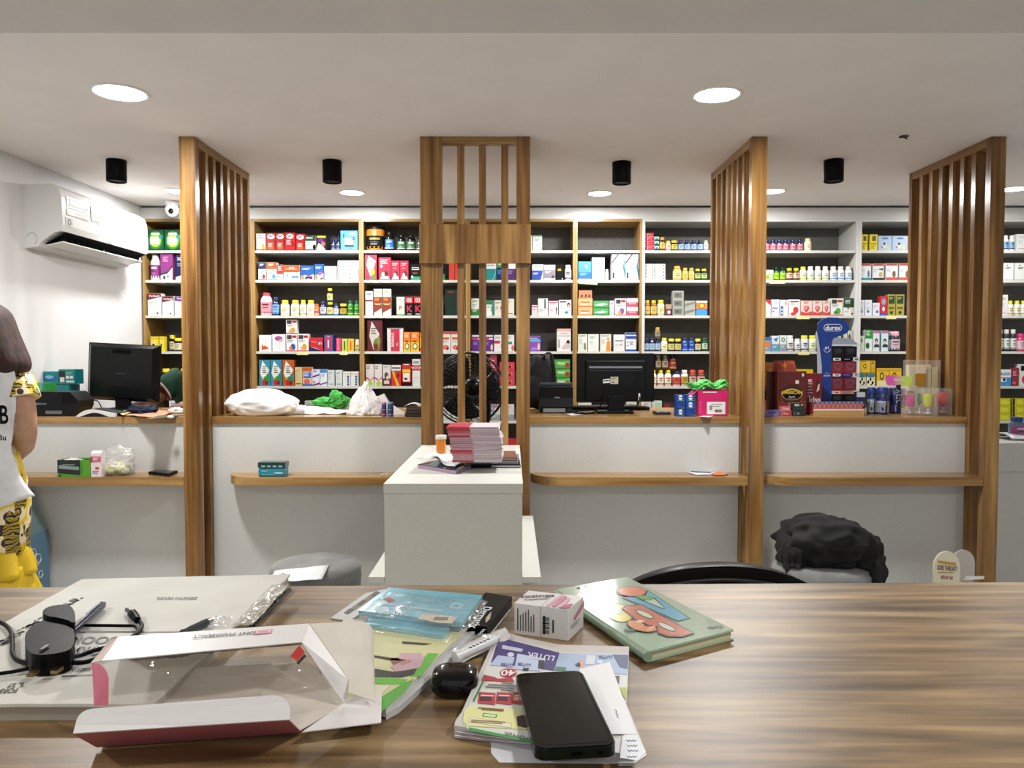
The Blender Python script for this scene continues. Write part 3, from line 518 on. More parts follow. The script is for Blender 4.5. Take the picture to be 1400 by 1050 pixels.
place('C', 1, [(B, '499.5 516', 348.5, 'red box with white kite', 'a83246 olive red', 'P e8e4dc 30 97 92 76 50 8 12 60;L 24 78 40 2 grey;E 66 30 18 18 lime;E 76 12 12 16 olive;E 50 10 10 12 7a5a7a'), (B, '518.5 535', 352, 'large red box with couple', 'c42440 white white', 'L 14 88 70 3 white;E 22 62 8 12 lpink;E 36 22 14 16 e8c8b4;E 62 28 14 16 3a2420;P white 10 4 90 4 80 18 20 18'),
 (B, '535.5 547 547.5 559', 356.5, 'small red box with couple', 'c42440 white white', 'L 14 84 70 2 white;L 24 60 40 1 lpink;E 60 34 14 20 3a2420;E 44 24 14 18 e8c8b4;P white 6 4 94 4 80 20 20 18'), (B, '562 575 576 590', 361.5, 'black and mint box', '1c1614 mint white', 'R 0 0 100 22 1c9a72;R 12 66 88 82 white;R 16 70 84 78 1c1614;R 20 44 70 47 gold;E 16 22 8 10 white'),
 (B, '598 613', 362, 'green and black box behind column', 'black green red', 'R 0 0 70 40 green;L 10 80 50 2 white'), (B, '614 622 622.3 634', 357, 'big dark red-edged box behind slats', '161214 red dgrey', 'R 0 0 100 100 c83a2a', dict(d=.1))])
place('C', 2, [(B, '500 510.5', 398, 'grey white box red line', 'd8d8da red grey', 'R 0 58 100 64 dred;L 14 50 60 1 lgrey;R 20 84 80 92 grey'), (B, '511.5 522.5 523.5 535', 395, 'tall white and brown box', 'e6ded2 9a3a26 orange', 'R 0 34 100 70 8a3424;R 12 56 64 66 orange;R 20 40 80 44 cream;P 8a3424 0 10 100 28 100 34 0 34;R 10 80 90 90 cream;L 16 88 60 1 grey;R 0 42 100 46 gold'),
 (B, '542.5 553.5', 406, 'white box red letter P', 'd8e2cc red green', 'T 50 40 24 red P;L 24 84 50 2 grey;R 0 0 100 6 green'), (B, '554.5 565 566 577', 405.5, 'black box red letter K', '141214 red white', 'R 0 66 100 100 c82030;T 50 80 20 white 02;T 50 34 34 d82040 K;R 20 6 80 10 white'), (B, '609 626', 396, 'dark green box behind slats', '0e2a20 red grey', 'R 20 90 70 93 red;R 92 0 100 100 dgrey'), (B, '580 598', 404, 'white box behind column post', 'white green grey', 'top')])
place('C', 3, [(B, '502.5 523', 438, 'dark red box white kite', '5e1620 olive red', 'P c8c4b8 28 98 82 56 40 4 12 50;L 24 72 40 3 dgrey;E 62 20 22 24 olive;E 76 34 14 12 7a8a3a;E 56 14 12 14 dred'), (B, '529.5 551', 448.5, 'white box with crimson panel', 'dcd8d6 c02a48 white', 'R 22 0 80 100 c02a48;V 36 50 11 white RENNAX;V 64 30 6 white Plus;R 8 96 92 100 grey'), (B, '551.5 561.5 562 573', 454, 'orange yellow box clock', 'e0782a yellow white', 'R 0 0 100 46 e0b82a;E 50 26 17 32 dgrey;E 50 26 12 22 e8e2c0;L 16 88 66 3 e8dcb0;R 24 50 70 56 brown'), (B, '574 584', 456, 'yellow box beside column post', 'e0b82a red white', 'R 0 0 60 20 red;R 0 80 50 90 dorange'),
 (B, '603 616 616.6 629', 453.5, 'white box red header', 'd8d4cc c83a34 salmon', 'R 0 88 100 100 c83a34;R 12 60 86 72 dorange;L 14 50 60 1 grey;E 50 20 12 34 salmon;E 70 14 8 12 dred')])
place('C', 4, [(B, '500 510.8 511.5 522', 498, 'white carton small pictures', 'dcd4ce grey olive', 'L 12 88 44 2 dgrey;P c84a5a 0 42 40 34 60 26 100 44 100 0 0 0;P e2dcd4 0 34 60 22 100 36 100 0 0 0;E 56 10 12 34 lime'), (B, '523 534', 499, 'white carton maroon base', 'd8d0ca maroon white', 'R 0 0 100 36 6a1626;E 46 50 16 26 5a4038;E 60 40 10 16 e8b8a8;R 16 10 84 26 offw;L 16 90 60 1 grey'), (B, '535 548', 499, 'red carton yellow ribbon', 'c8342a yellow white', 'R 0 74 100 100 e0dcd4;R 6 82 94 90 3a6a8a;P e0b41c 4 70 30 70 44 40 70 20 80 0 54 0 34 30;E 72 52 12 12 dred'),
 (B, '549.5 561.5', 497, 'red carton yellow band', 'c0281e yellow black', 'R 4 84 96 94 c0281e;L 18 94 66 1 white;R 4 60 96 74 e0c41c;R 10 20 90 58 e2d8d0;R 24 28 60 36 black;R 0 0 100 16 1c1412'), (B, '563.5 574.5', 491, 'tall white carton red band', 'd8d4d2 c02a3a grey', 'R 0 58 100 78 c02a3a;T 50 68 7 white FACTOR;R 14 84 86 94 grey;L 24 30 40 1 lgrey'), (B, '576 588', 498, 'red carton beside column post', 'c0283a white white', 'plain')])
place('C', 5, [(B, '606 616 617 628', 556, 'white box behind fan', 'c8c8c4 grey grey', 'plain'), (B, '510 530', 548, 'white box behind bag', 'c8c8c4 grey grey', 'plain')])
place('D', 0, [(B, '728 741', 321.5, 'white carton with pale circle', 'c8d0c4 green grey', 'E 50 54 30 40 e6e8de;L 22 72 56 2 dgrey;R 0 92 100 100 green;L 30 40 40 2 grey'), (B, '720 727', 322, 'pale carton beside column', 'd8dcd4 green grey', 'plain')])
place('D', 1, [(B, '665 678.5', 358, 'teal white carton behind slats', '1e8a8a white navy', 'R 0 62 100 100 dfe2e2;L 6 80 80 1 navy;P 7ac0c0 60 0 90 40 96 62 100 62 94 30 70 0'), (B, '679 688.5', 358, 'navy green carton behind slats', '1a2a5e green white', 'R 0 70 100 90 3a9a3a;R 20 86 80 96 white;L 12 50 60 3 sky'), (B, '693 705', 358, 'purple white carton behind slats', '4a2a6a white grey', 'R 0 62 100 100 e0dede;L 10 50 60 3 lilac'),
 (B, '727.5 743', 361.5, 'blue white carton', 'dcdee2 2a52b4 white', 'P 2a4ab0 0 0 74 0 90 44 96 62 0 62;L 8 44 50 2 white;L 10 84 74 1 grey'), (B, '743.5 759', 362, 'grey white carton', 'd4d2d6 8a8694 brown', 'P 8a8694 0 12 100 12 100 66 0 66;L 8 54 60 2 white;L 10 84 74 1 grey;E 80 22 10 12 brown'), (B, '760 770', 363, 'black carton with gold mark', '0e0e10 gold grey', 'R 20 64 70 78 gold;E 86 8 6 10 lgrey'), (Q, '771.5 782', 362, 'white bottle dark label', 'e8e8e8 white e0e0e4 dgrey', 'pill')])
place('D', 2, [(B, '644 656.5', 408, 'green topped carton behind slats', 'dcded2 2a7a3a green', 'hdr'), (B, '665 675', 411, 'white green carton behind slats', 'dfe6dc 1e7a4a brown', 'R 0 74 100 100 1e7a4a;L 10 60 50 2 grey;E 74 44 22 12 tan;R 80 0 100 100 teal'), (B, '676 688', 410.5, 'white carton with woman behind slats', 'e0dcd0 grey brown', 'L 10 86 70 2 olive;E 80 50 12 12 brown;E 84 30 18 14 lpink;L 10 56 40 3 grey'), (B, '689 703', 408.5, 'cream carton behind slats', 'dcd8c8 grey green', 'plain'),
 (B, '727 735', 417, 'small pinkish carton', 'e0c8cc c83a6a white', 'R 0 80 100 90 c83a6a;L 14 60 60 2 grey'), (B, '735.5 749', 408, 'white double carton grey marks', 'd8dcd8 dgrey grey', 'R 0 36 100 38 grey;R 64 42 78 96 dgrey;L 12 28 50 2 lgrey'), (B, '749.8 763', 411.5, 'pale pink carton with dancer', 'e6d4da c87a9a dgrey', 'R 0 88 100 94 c85a7a;L 14 78 60 1 dgrey;E 84 46 12 8 dgrey;R 78 10 86 40 dgrey;L 14 40 40 2 lpink'), (B, '764 781', 410, 'white carton with smiling woman', 'e2dcde brown lpink', 'R 6 84 60 92 dgrey;E 78 66 18 14 4a2c20;E 78 60 11 9 e8c0a8;E 78 36 16 16 e8c8c8;E 60 20 8 14 teal;L 10 64 30 3 lgrey')])
place('D', 3, [(B, '643.5 661 661.6 674.5', 458, 'purple carton pink stripe', '5a2a7e c83a78 white', 'R 0 70 100 84 d02a5e;R 56 72 96 82 white;R 4 90 96 100 e0d8e8;L 14 54 44 3 lilac;E 84 24 20 14 e0b8a8'), (B, '675.5 688', 458, 'white magenta carton behind slats', 'e2e0de b82a5a dgrey', 'R 0 48 66 66 b82a4a;L 10 86 70 2 grey;E 88 34 20 12 3a2420'), (B, '689.5 703', 458, 'white teal carton behind slats', 'e2e0de 1e8a8a lpink', 'R 30 44 80 60 1e8a7a;L 10 86 70 2 grey;E 86 20 18 14 salmon'),
 (B, '722 739', 459, 'purple blue carton with woman', '8a4ab0 3a8ac8 navy', 'R 0 62 100 92 2a5aa8;R 0 62 100 76 5ab0d8;T 46 84 9 white Menopace;E 86 30 24 10 e8c8b0;E 50 16 10 30 lilac'), (B, '761.5 780.5', 449.5, 'tall white carton with lying woman', 'e4e0e0 salmon brown', 'R 0 88 100 100 e0a898;T 50 80 6 salmon Pregnacare;R 8 66 92 72 lgrey;P e0a8b8 34 14 72 48 82 42 54 8;E 80 40 11 12 2a1c18;E 76 24 12 18 lgrey;R 10 16 16 54 dgrey')])
place('D', 4, [(B, '669.5 679', 485, 'tall pink box behind slats', 'a83a4a dred white', 'L 14 80 60 5 lpink'), (B, '683 703.5', 495, 'pink red box behind slats', 'c83a50 white dred', 'R 16 30 84 64 e8b8bc;E 70 44 20 12 dred', dict(lv=3)), (B, '758 779.5', 491, 'green box with red berries', '4a9a3a white dred', 'P 6ab04a 0 60 100 90 100 60 40 20;T 44 54 26 white Relay;E 82 34 26 14 a82a2a;R 0 92 100 100 2a6a2a', dict(lv=3)), (B, '726 744', 492, 'dark box behind backpack', '2a2a30 grey grey', 'plain')])
place('D', 5, [(B, '671 684 685 703', 553, 'white carton behind fan', 'c8cac6 grey pink', 'hdr'), (B, '645 656 657 668', 556, 'grey carton hidden by fan', 'b8bab6 grey grey', 'plain')])
place('D', 6, [(B, '690 706', 600, 'red white box low behind slats', 'b82a3a white white', 'R 10 20 90 60 white')])
place('E', 1, [(B, '789.5 808', 357.5, 'sky blue carton white dots', '4a92cc white blue', 'R 0 0 100 42 2a6ab4;L 12 34 60 2 lblue;E 60 72 5 6 white;E 70 66 5 5 white;E 54 80 4 4 white;E 66 80 4 4 white;R 0 0 100 7 cream'), (B, '808.8 826', 352, 'tall plain white carton', 'e6e8ee lilac lpink', 'R 34 70 64 76 lilac;R 0 88 100 90 lgrey;E 60 20 3 3 lpink', dict(d=.1)), (Q, '826.8 832', 368, 'tiny white bottle', 'white white e0e0e0 grey', 'pill'), (B, '835.5 854 854.8 873', 347.5, 'large white carton teal side', 'e2e4e4 teal dgrey', 'P 1e8a9a 100 10 100 92 82 50;P e2e4e4 100 40 100 92 96 50;P 4a4040 0 70 44 100 56 100 0 62;V 46 46 9 grey Curaprox;R 6 8 20 30 dgrey', dict(d=.1))])
place('E', 2, [(B, '789.5 810', 407.5, 'orange cream carton', 'e0aa72 white dorange', 'P f0e0c8 8 30 60 60 90 40 50 20;R 20 44 80 60 dorange;R 0 0 100 10 dorange', dict(lv=2)), (B, '811 832', 411, 'green rounded packet', '4aa05a white dgreen', 'P dce8dc 4 40 60 70 96 50 50 30;R 22 40 76 56 white;R 0 0 100 16 2a7a3a', dict(lv=2)), (B, '833 840', 411, 'narrow pinkish carton', 'd8c0c4 c84a6a grey', 'plain'), (B, '840.8 855.5', 408, 'white carton red corner purple figure', 'e4dee2 8a4aa0 gold', 'cap'), (B, '856.3 872', 407.5, 'pink white carton', 'e2dade c84a5e white', 'R 0 0 100 52 c84a62;R 20 30 80 44 white;R 24 33 76 41 c84a62', dict(lv=2))])
place('E', 2, [(B, '791 809', 397, 'orange display carton on stack', 'c8805a brown dorange', 'P 5a2a1c 12 10 30 10 34 40 20 44;P 5a2a1c 44 10 60 10 62 50 50 50;P 5a2a1c 70 10 90 10 88 40 76 50', dict(yb=407.3))])
place('E', 3, [(B, '789 803', 457, 'white carton green figure', 'dfe2d6 dgrey 5a8a3a', 'L 8 90 80 1 dgrey;E 74 42 8 10 6a8a4a;R 64 10 86 38 6a8a4a;L 10 70 40 4 lgrey'), (B, '803.8 818.5', 457, 'white carton beside green figure', 'dfe0da grey white', 'plain'), (B, '820.5 835.5', 457, 'white carton orange figure', 'e2dfd4 dgrey orange', 'L 8 90 80 1 dgrey;E 72 74 8 12 e08a2a;P e08a2a 54 0 96 0 90 64 62 60;L 10 70 40 4 lgrey'), (B, '839 854', 457.5, 'plain white carton red spot', 'dcdcdc grey red', 'R 14 60 86 68 grey;E 66 40 5 6 red;L 14 40 40 2 lgrey'), (B, '855.5 870', 454.5, 'white carton blue header', 'dfe2e8 24489c grey', 'R 0 66 100 100 24489c;R 0 82 100 88 white;E 20 48 4 5 dgrey;E 20 30 4 5 dgrey;L 36 50 40 3 grey;R 0 0 100 10 24489c')])
place('E', 4, [(B, '792 812 816 840', 500, 'white carton behind monitor', 'd0d0d0 grey blue', 'top')])
place('E', 5, [(B, '790 809', 551, 'flat white carton by keyboard', 'd8d8d0 grey olive', 'plain'), (B, '857 871', 549, 'pale carton by monitor stand', 'd0d0c4 grey olive', 'hdr')])
place('F', 0, [(B, '880 893', 318, 'red white carton', 'c4243c white pink', 'T 30 54 44 white P;L 46 70 40 3 lpink;R 0 0 100 8 white', dict(lv=4)), (B, '893.6 900', 323.5, 'tiny green white pack', 'd8e6e0 dgreen teal', 'R 0 0 100 44 0e4a3a;E 50 60 20 34 teal', dict(lv=3)), (Q, '900.8 909', 324, 'amber bottle', 'brown d8902a d8c45a dorange', 'pill'), (Q, '909.5 916.5', 329, 'small white bottle yellow cap', 'offw yellow e8dcc8 red', 'pill'), (Q, '917 926', 328.5, 'dark jar yellow cap', 'black yellow d8c85a olive', 'jar'), (Q, '926.6 934.6 935 943.4 943.8 952 952.4 960.4', 328, 'navy bottle blue label', 'navy navy 9abce8 grey', 'pill'), (Q, '961 967.5', 328.5, 'white bottle by screen', 'white cream e8e8d8 red', 'pill'), (Q, '975 985 987 997 999 1009', 328, 'navy bottle behind screen', 'navy navy 9abce8 grey', 'pill')])
place('F', 1, [(B, '880 894.2 894.8 909', 360.5, 'small white carton', 'e2e2dc dgrey grey', 'E 84 50 22 6 dgrey;L 10 60 44 1 lgrey;R 0 0 100 8 grey', dict(lv=5)), (Q, '920 932', 363.5, 'gold capped clear bottle', 'c8b46a gold d8cc9a gold', 'pill'), (Q, '932.5 940.5 941 949', 366, 'small gold capped bottle', 'c8b46a gold d8c86a gold', 'pill'), (Q, '949.5 957.5 958 966.5', 367.5, 'dark bottle yellow cap', 'black yellow b8c86a dgreen', 'pill'), (Q, '975 985', 367, 'dark bottle behind screen', 'black yellow b8c86a dgreen', 'pill')])
place('F', 2, [(Q, '880 889 889.8 898', 410.5, 'amber bottle yellow cap', 'amber d8b42a d8c46a gold', 'pill'), (Q, '898.6 909', 410, 'white bottle yellow cap', 'offw d8c42a e8e2c0 yellow', 'pill'), (B, '910 918', 416, 'small tan carton', 'b09a7a maroon white', 'R 0 0 100 60 6a2a3a;E 50 30 16 30 white'), (B, '919 934.5', 397.5, 'grey translucent carton', '9a9c94 dgrey grey', 'R 14 20 80 80 6a6c66;P 3a3c38 30 34 60 50 40 60;R 0 94 100 100 c0c2ba', dict(lv=3)), (B, '935.3 950', 411, 'grey carton lower', 'a8aaa0 grey green', 'P 7a7c74 0 20 90 60 100 90 10 60;R 0 90 100 100 c0c2ba', dict(lv=2)), (B, '951 966.5', 411, 'blue orange sun carton', '2a82c8 orange white', 'R 0 46 100 100 e08a3a;R 0 88 100 100 e6e6e6;E 50 66 22 30 c84a2a;E 50 66 14 20 e8c83a;P sky 0 0 100 0 100 30 60 46 0 34'), (B, '975 1000', 410, 'white carton behind screen', 'white red grey', 'plain')])
place('F', 3, [(Q, '880 887.6 888 896 896.4 903.6', 462.5, 'navy bottle pale label', 'navy navy b0cce0 grey', 'pill'), (Q, '904.2 913.2', 462, 'white bottle yellow cap', 'f0ede0 e0d030 f0ecd8 yellow', 'pill'), (Q, '914 922.8 923.2 932', 463, 'dark jar yellow cap', 'black yellow d8cc7a grey', 'jar'), (Q, '933 941 941.6 949.8', 462, 'royal blue bottle', 'blue navy 2a42b0 lblue', 'pill'), (Q, '950.5 958.8', 463, 'single dark jar', 'black yellow d8cc9a grey', 'jar'), (Q, '960 968', 462, 'green bottle by screen', 'dgreen dgreen c8dcc8 dgreen', 'pill'), (Q, '976 986 988 998', 463, 'amber bottle behind screen', 'amber yellow cream red', 'pill')])
place('F', 3, [(Q, '895.6 903', 447.5, 'amber bottle stacked on others', '8a7a4a gold a89a7a brown', 'pill', dict(yb=462.2))])
place('F', 4, [(Q, '889.5 898.6 899.4 908.6 909.4 919', 506, 'white bottle yellow cap', 'f0ece0 e0cc2a f0ead8 dorange', 'pill'), (Q, '920.5 931.2', 507.5, 'white bottle navy cap', 'e8e6ea navy d04a3a red', 'pill'), (Q, '932 942', 506, 'amber label bottle, white cap', 'e0dcd0 white d8962a olive', 'pill'), (Q, '943.2 953.2 954.2 965', 506, 'dark red bottle', '7a2a1e c84a34 d8c0a8 dred', 'pill'), (Q, '878.5 888', 507, 'white bottle beside monitor', 'f0ece0 white f0ead8 dorange', 'pill'), (Q, '976 986', 507, 'red bottle behind screen', '7a2a1e c84a34 d8c0a8 dred', 'pill')])
place('F', 4, [(Q, '897 904.5 905.5 914.5', 485.5, 'brown bottle stacked on others', '4a3a2a 8a7a4a a8987a brown', 'pill', dict(yb=505.7)), (Q, '915.5 925.5', 485.8, 'dark red bottle stacked on others', '5a1a1e black 9a2a2a gold', 'pill', dict(yb=505.7))])
place('F', 5, [(B, '875.5 891', 549, 'red white carton behind counter', 'd0ccc0 c83a2a black', 'R 0 0 60 60 c83a2a;P black 30 0 60 0 60 40;L 10 86 50 1 grey'), (B, '892 905.5', 548, 'white green carton behind counter', 'd0d4ca 3a8a4a red', 'R 30 60 90 90 a8c8a8;E 90 20 20 10 red;L 10 40 40 2 grey'), (B, '907 921', 550, 'dark carton behind blue packs', '3a3030 red grey', 'plain')])
place('G', 0, [(Q, '1035 1042 1043.5 1051.3 1052 1060 1060.6 1068.6 1069.2 1077.4 1079 1087.6', 327, 'navy bottle rose label', 'navy navy c86a82 lpink', 'pill'), (Q, '1088.6 1097', 327, 'last navy bottle rose label', 'navy navy c86a82 lpink', 'pill'), (Q, '1099 1108.5', 325.5, 'cream bottle pale label', 'f0e8c8 e0d8a0 d8dce0 yellow', 'pill')])
place('G', 1, [(B, '1043 1056', 369, 'small green white carton', 'dce4cc 5ab04a salmon', 'R 0 0 100 64 8ac07a;E 40 30 16 16 orange;E 70 36 14 12 white;L 20 84 50 1 grey'), (Q, '1057 1065 1065.6 1073.8', 365.5, 'dark green bottle lime label', 'dgreen black 8ab82a lime', 'pill'), (Q, '1074.6 1083.4 1084 1092.6', 366.5, 'dark bottle bright yellow cap', 'brown d8dc1c d8c49a dred', 'pill'), (Q, '1093.4 1102.4', 364.5, 'white bottle yellow cap', 'f0f0e0 d8d41c e8ecc8 lime', 'pill'), (Q, '1103.4 1112.4 1113.4 1122.6 1123.6 1132.8', 364, 'white bottle white cap', 'f0f0ec white ecece8 b8cc7a', 'pill'), (Q, '1134.4 1143.8 1144.6 1153.8 1155 1165', 364, 'white bottle blue swirl label', 'ececec white e4e6ea sky', 'pill')])
place('G', 2, [(B, '1038 1053', 410, 'white carton red corner', 'e2e0de c8242e dgrey', 'P c8242e 40 100 100 100 100 66;V 30 40 10 grey Cardio;L 40 30 30 3 lgrey'), (B, '1054 1064.5', 409.5, 'white carton small heart', 'dce0e6 sky red', 'E 60 82 12 24 b0cce0;R 10 44 80 50 blue;E 20 26 6 9 red'), (B, '1065.5 1076.5', 410, 'white carton blue pattern strip', 'e0e2e8 2a5a9a salmon', 'R 8 0 40 60 2a5a9a;R 14 10 34 22 white;R 14 32 34 44 white;E 74 80 16 8 salmon'), (B, '1077.5 1093', 409.5, 'white carton red heart base', 'e6dedc c83a34 white', 'E 62 34 20 24 c83a34;E 40 10 10 24 c83a34;R 10 84 88 90 dred;L 14 70 40 1 grey'), (B, '1094 1109.3 1110 1123.4 1124 1134', 411, 'white carton large red heart', 'e4ccc4 d4443c white', 'heart'), (B, '1135 1151', 408, 'white carton green apple figure', 'e4e6e0 5aa03a green', 'cap'), (B, '1152 1166.5', 407.5, 'dark green and white carton', 'e2e0dc 1e4a2a red', 'R 0 46 100 100 1c4424;L 16 86 60 3 white;P c84a4a 34 46 60 46 46 32;E 84 10 6 8 dred;L 14 20 40 1 grey')])
place('G', 3, [(B, '1043 1054', 461, 'blue orange contact lens carton', '7a9ac0 orange white', 'R 20 30 90 66 e07a3a;R 0 80 100 100 3a6ab0;L 12 24 60 2 white'), (B, '1055 1065', 459, 'white blue eye carton', 'dce4ea 3a7ab0 teal', 'P 3a7ab0 20 80 90 90 60 60;R 0 0 100 46 5a9ab8;R 0 46 100 50 white;L 12 30 60 2 white'), (B, '1066 1075', 458.5, 'white green eye carton', 'e0e8e2 2a8a5a grey', 'E 50 74 14 30 2a8a5a;E 50 74 8 18 white;R 0 0 100 44 8a98a8;L 12 30 60 2 white'), (Q, '1076 1086', 458.5, 'white jar with eye drawing', 'e4e4e4 white e4e4e4 dgrey', 'jar'), (Q, '1087 1095', 463, 'small white jar eye drawing', 'e4e4e4 white e4e4e4 dgrey', 'jar'), (Q, '1096 1106', 458.5, 'white bottle blue eye label', 'e4e4e4 d8cc2a dce2ea navy', 'jar'), (Q, '1107 1117', 458.5, 'white bottle yellow cap', 'eceadc d8d41c e4e6d0 lime', 'jar'), (B, '1148 1158 1158.6 1168', 452, 'floral pale carton', 'c8ccb8 olive dgrey', 'E 30 70 14 18 dgrey;E 66 50 12 18 olive;E 40 24 12 16 brown')])
place('G', 4, [(B, '1031 1053', 504, 'orange carton behind dark box', 'e08a2a yellow white', 'R 0 84 100 100 e8b83a;E 50 30 20 26 gold'), (B, '1062 1084 1085 1112', 505, 'yellow topped carton', 'e0c01c gold white', 'R 0 0 100 70 c8a424'), (B, '1054 1061', 508, 'narrow yellow carton', 'd8b81c gold white', 'plain')])
place('H', 0, [(B, '1175 1183.6 1186.5 1197', 320.5, 'narrow yellow carton', 'e0cc22 black brown', 'R 30 60 80 90 5a4a10;R 10 40 90 44 black;L 12 28 60 3 olive', dict(d=.12)), (B, '1198 1216.5 1217.2 1238', 322.5, 'pale blue rounded-top box', 'a8c0dc navy salmon', 'E 50 84 8 26 5a7ab0;E 44 34 20 14 white;E 44 46 10 9 2a2a34;E 72 20 14 12 c8d8a0;E 30 24 8 8 salmon'), (B, '1250 1270 1275 1295', 322, 'white box behind rightmost screen', 'white blue grey', 'top')])
place('H', 1, [(B, '1174.5 1189', 360.5, 'white carton teal base', 'dcdee0 teal dorange', 'R 0 86 100 100 c85a3a;L 8 94 80 1 maroon;R 0 0 100 14 1e8a8a;E 76 38 22 12 5a7aa8;L 8 64 40 3 lgrey'), (B, '1191.3 1206.3', 360.5, 'white carton black base', 'dcdee0 black dorange', 'R 0 86 100 100 c85a3a;L 8 94 80 1 maroon;R 0 0 100 14 1c1c24;E 72 34 16 16 c8a84a;P dgrey 40 66 96 74 90 60;L 8 64 34 3 lgrey'), (B, '1209 1225.5 1227.3 1243', 360, 'white carton red base', 'dcdee0 red dorange', 'R 0 86 100 100 c85a3a;L 8 94 80 1 maroon;R 0 0 100 16 d04a3a;E 68 36 20 14 7a5a3a;L 8 64 34 3 lgrey'), (B, '1252 1270', 362, 'white box behind rightmost screen', 'white red grey', 'top')])
place('H', 2, [(B, '1173.6 1180.5 1181.5 1191', 410, 'white carton blue square', 'dcdfe8 3a5ab0 grey', 'R 30 18 60 32 3a5ab0;L 12 80 60 2 lgrey;L 12 50 60 3 lgrey'), (B, '1192 1201.5', 414, 'small white carton blue square', 'dcdfe8 3a5ab0 grey', 'R 50 20 80 40 3a5ab0;L 12 80 60 3 lgrey'), (B, '1202 1211.5', 405, 'red and blue carton', 'c8303c blue white', 'E 50 72 18 34 sky;E 50 72 10 20 gold;E 50 34 12 20 white;P 3a5ab0 0 0 100 0 100 10 0 14'), (B, '1212.3 1223 1223.8 1235', 402.5, 'dark green and gold carton', 'a89a4a dgreen gold', 'R 10 56 90 94 1a4020;R 14 32 86 40 4a5a2a;E 50 14 8 20 1a4020;L 18 84 50 2 gold'), (B, '1250 1270', 405, 'white box behind rightmost screen', 'white teal grey', 'top')])
place('H', 3, [(B, '1173.6 1181.5', 459, 'pale floral carton', 'c8d0c0 green grey', 'E 40 70 14 20 olive;E 60 30 14 22 white'), (B, '1182.4 1192.4', 451, 'green white hair carton', 'dce4dc 2a8a3a black', 'R 0 60 100 100 2a8a3a;L 14 90 60 3 white;E 34 26 14 26 1e5a30'), (B, '1193.2 1203.2 1204.6 1215', 452, 'pale hair dye carton', 'd8e2e6 b86a92 black', 'R 0 88 100 100 b86a92;E 46 50 12 22 2a1c18;E 46 44 9 15 e0b8a0;P 2a2a30 10 20 90 20 80 34 24 34;R 90 0 100 100 teal'), (Q, '1217 1233', 453, 'dark jar pink label', 'dgrey lpink d8c0cc maroon', 'jar'), (B, '1245 1262', 455, 'white box behind rightmost screen', 'white pink grey', 'top')])
place('H', 4, [(B, '1176 1190.4', 493, 'yellow carton upper', 'dcb42a black gold', 'E 46 54 20 16 5a4a10;E 46 54 12 9 e0c83a;L 20 90 40 1 brown', dict(yb=509.5)), (B, '1191 1197', 493, 'yellow carton narrow', 'c8a020 black gold', 'plain', dict(yb=509.5)), (B, '1199.5 1216 1216.8 1233', 503.5, 'yellow carton printed circle', 'dcb42a black gold', 'R 4 84 96 94 c89a1c;E 40 56 22 18 5a4a10;E 40 56 12 9 e0c83a;R 0 0 100 30 cream'), (B, '1174 1184.6 1185.2 1197', 509.7, 'blue oval patterned carton', '8a7a3a teal black', 'R 0 0 100 70 e8e0c0;E 50 78 16 42 2a7a92;E 20 30 14 12 black;E 46 50 12 12 black;E 72 24 14 12 black;E 84 54 8 8 gold;E 54 10 6 10 dred'), (B, '1245 1262', 500, 'white box behind rightmost screen', 'white pink grey', 'top')])
place('I', 0, [(Q, '1361 1368.6 1369.4 1377 1377.8 1385', 321.5, 'white bottle blue label', 'e4e8ec white 7aa8c8 navy', 'pill'), (B, '1386 1402', 320, 'plain white carton', 'e0e0de lgrey grey', 'plain')])
place('I', 1, [(B, '1354 1366.5 1368.3 1382.8 1385 1400', 359.5, 'white carton grey text', 'e0e2e0 dgrey grey', 'E 40 86 4 7 dgrey;L 24 72 56 2 dgrey;R 0 0 100 5 lgrey')])
place('I', 2, [(B, '1366.5 1376.3', 403, 'tall white carton', 'dcdedc grey lpink', 'plain'), (Q, '1377.3 1386 1387 1395.2 1396 1404', 411, 'white bottle yellow cap', 'e8e8e0 d8cc2a e4e4d4 gold', 'pill')])
place('I', 3, [(Q, '1364.5 1373 1373.8 1382 1382.8 1391', 450.5, 'dark bottle pale label', '2a3030 offw d8dcd4 grey', 'pill'), (Q, '1391.8 1404', 456, 'pink bottle', 'c83a72 c83a72 e8c0cc grey', 'pill')])
place('I', 4, [(B, '1367.3 1383', 505, 'sky blue carton', '3a8ac0 white navy', 'R 0 52 100 100 dce4ea;T 50 72 16 navy BLESSI;R 12 26 60 46 e8e8e8;E 40 38 10 14 navy'), (B, '1384 1393.5', 503, 'dark red carton', '8a2a34 lpink grey', 'L 14 80 60 4 lpink;R 10 10 60 24 pink'), (B, '1394.5 1410', 498, 'white carton big red spot', 'dcdcdc d02a24 black', 'R 10 70 90 94 1c1c1c;E 60 30 22 40 d02a24')])
place('I', 5, [(B, '1362 1385 1386.5 1404', 544.5, 'yellow pack black band', 'c4c020 1e1428 yellow', 'R 0 0 16 100 1e1428;P d8d83a 40 10 84 20 80 70 30 80;R 94 0 100 100 1e1428', dict(lv=3, n='sanitary_pack'))])
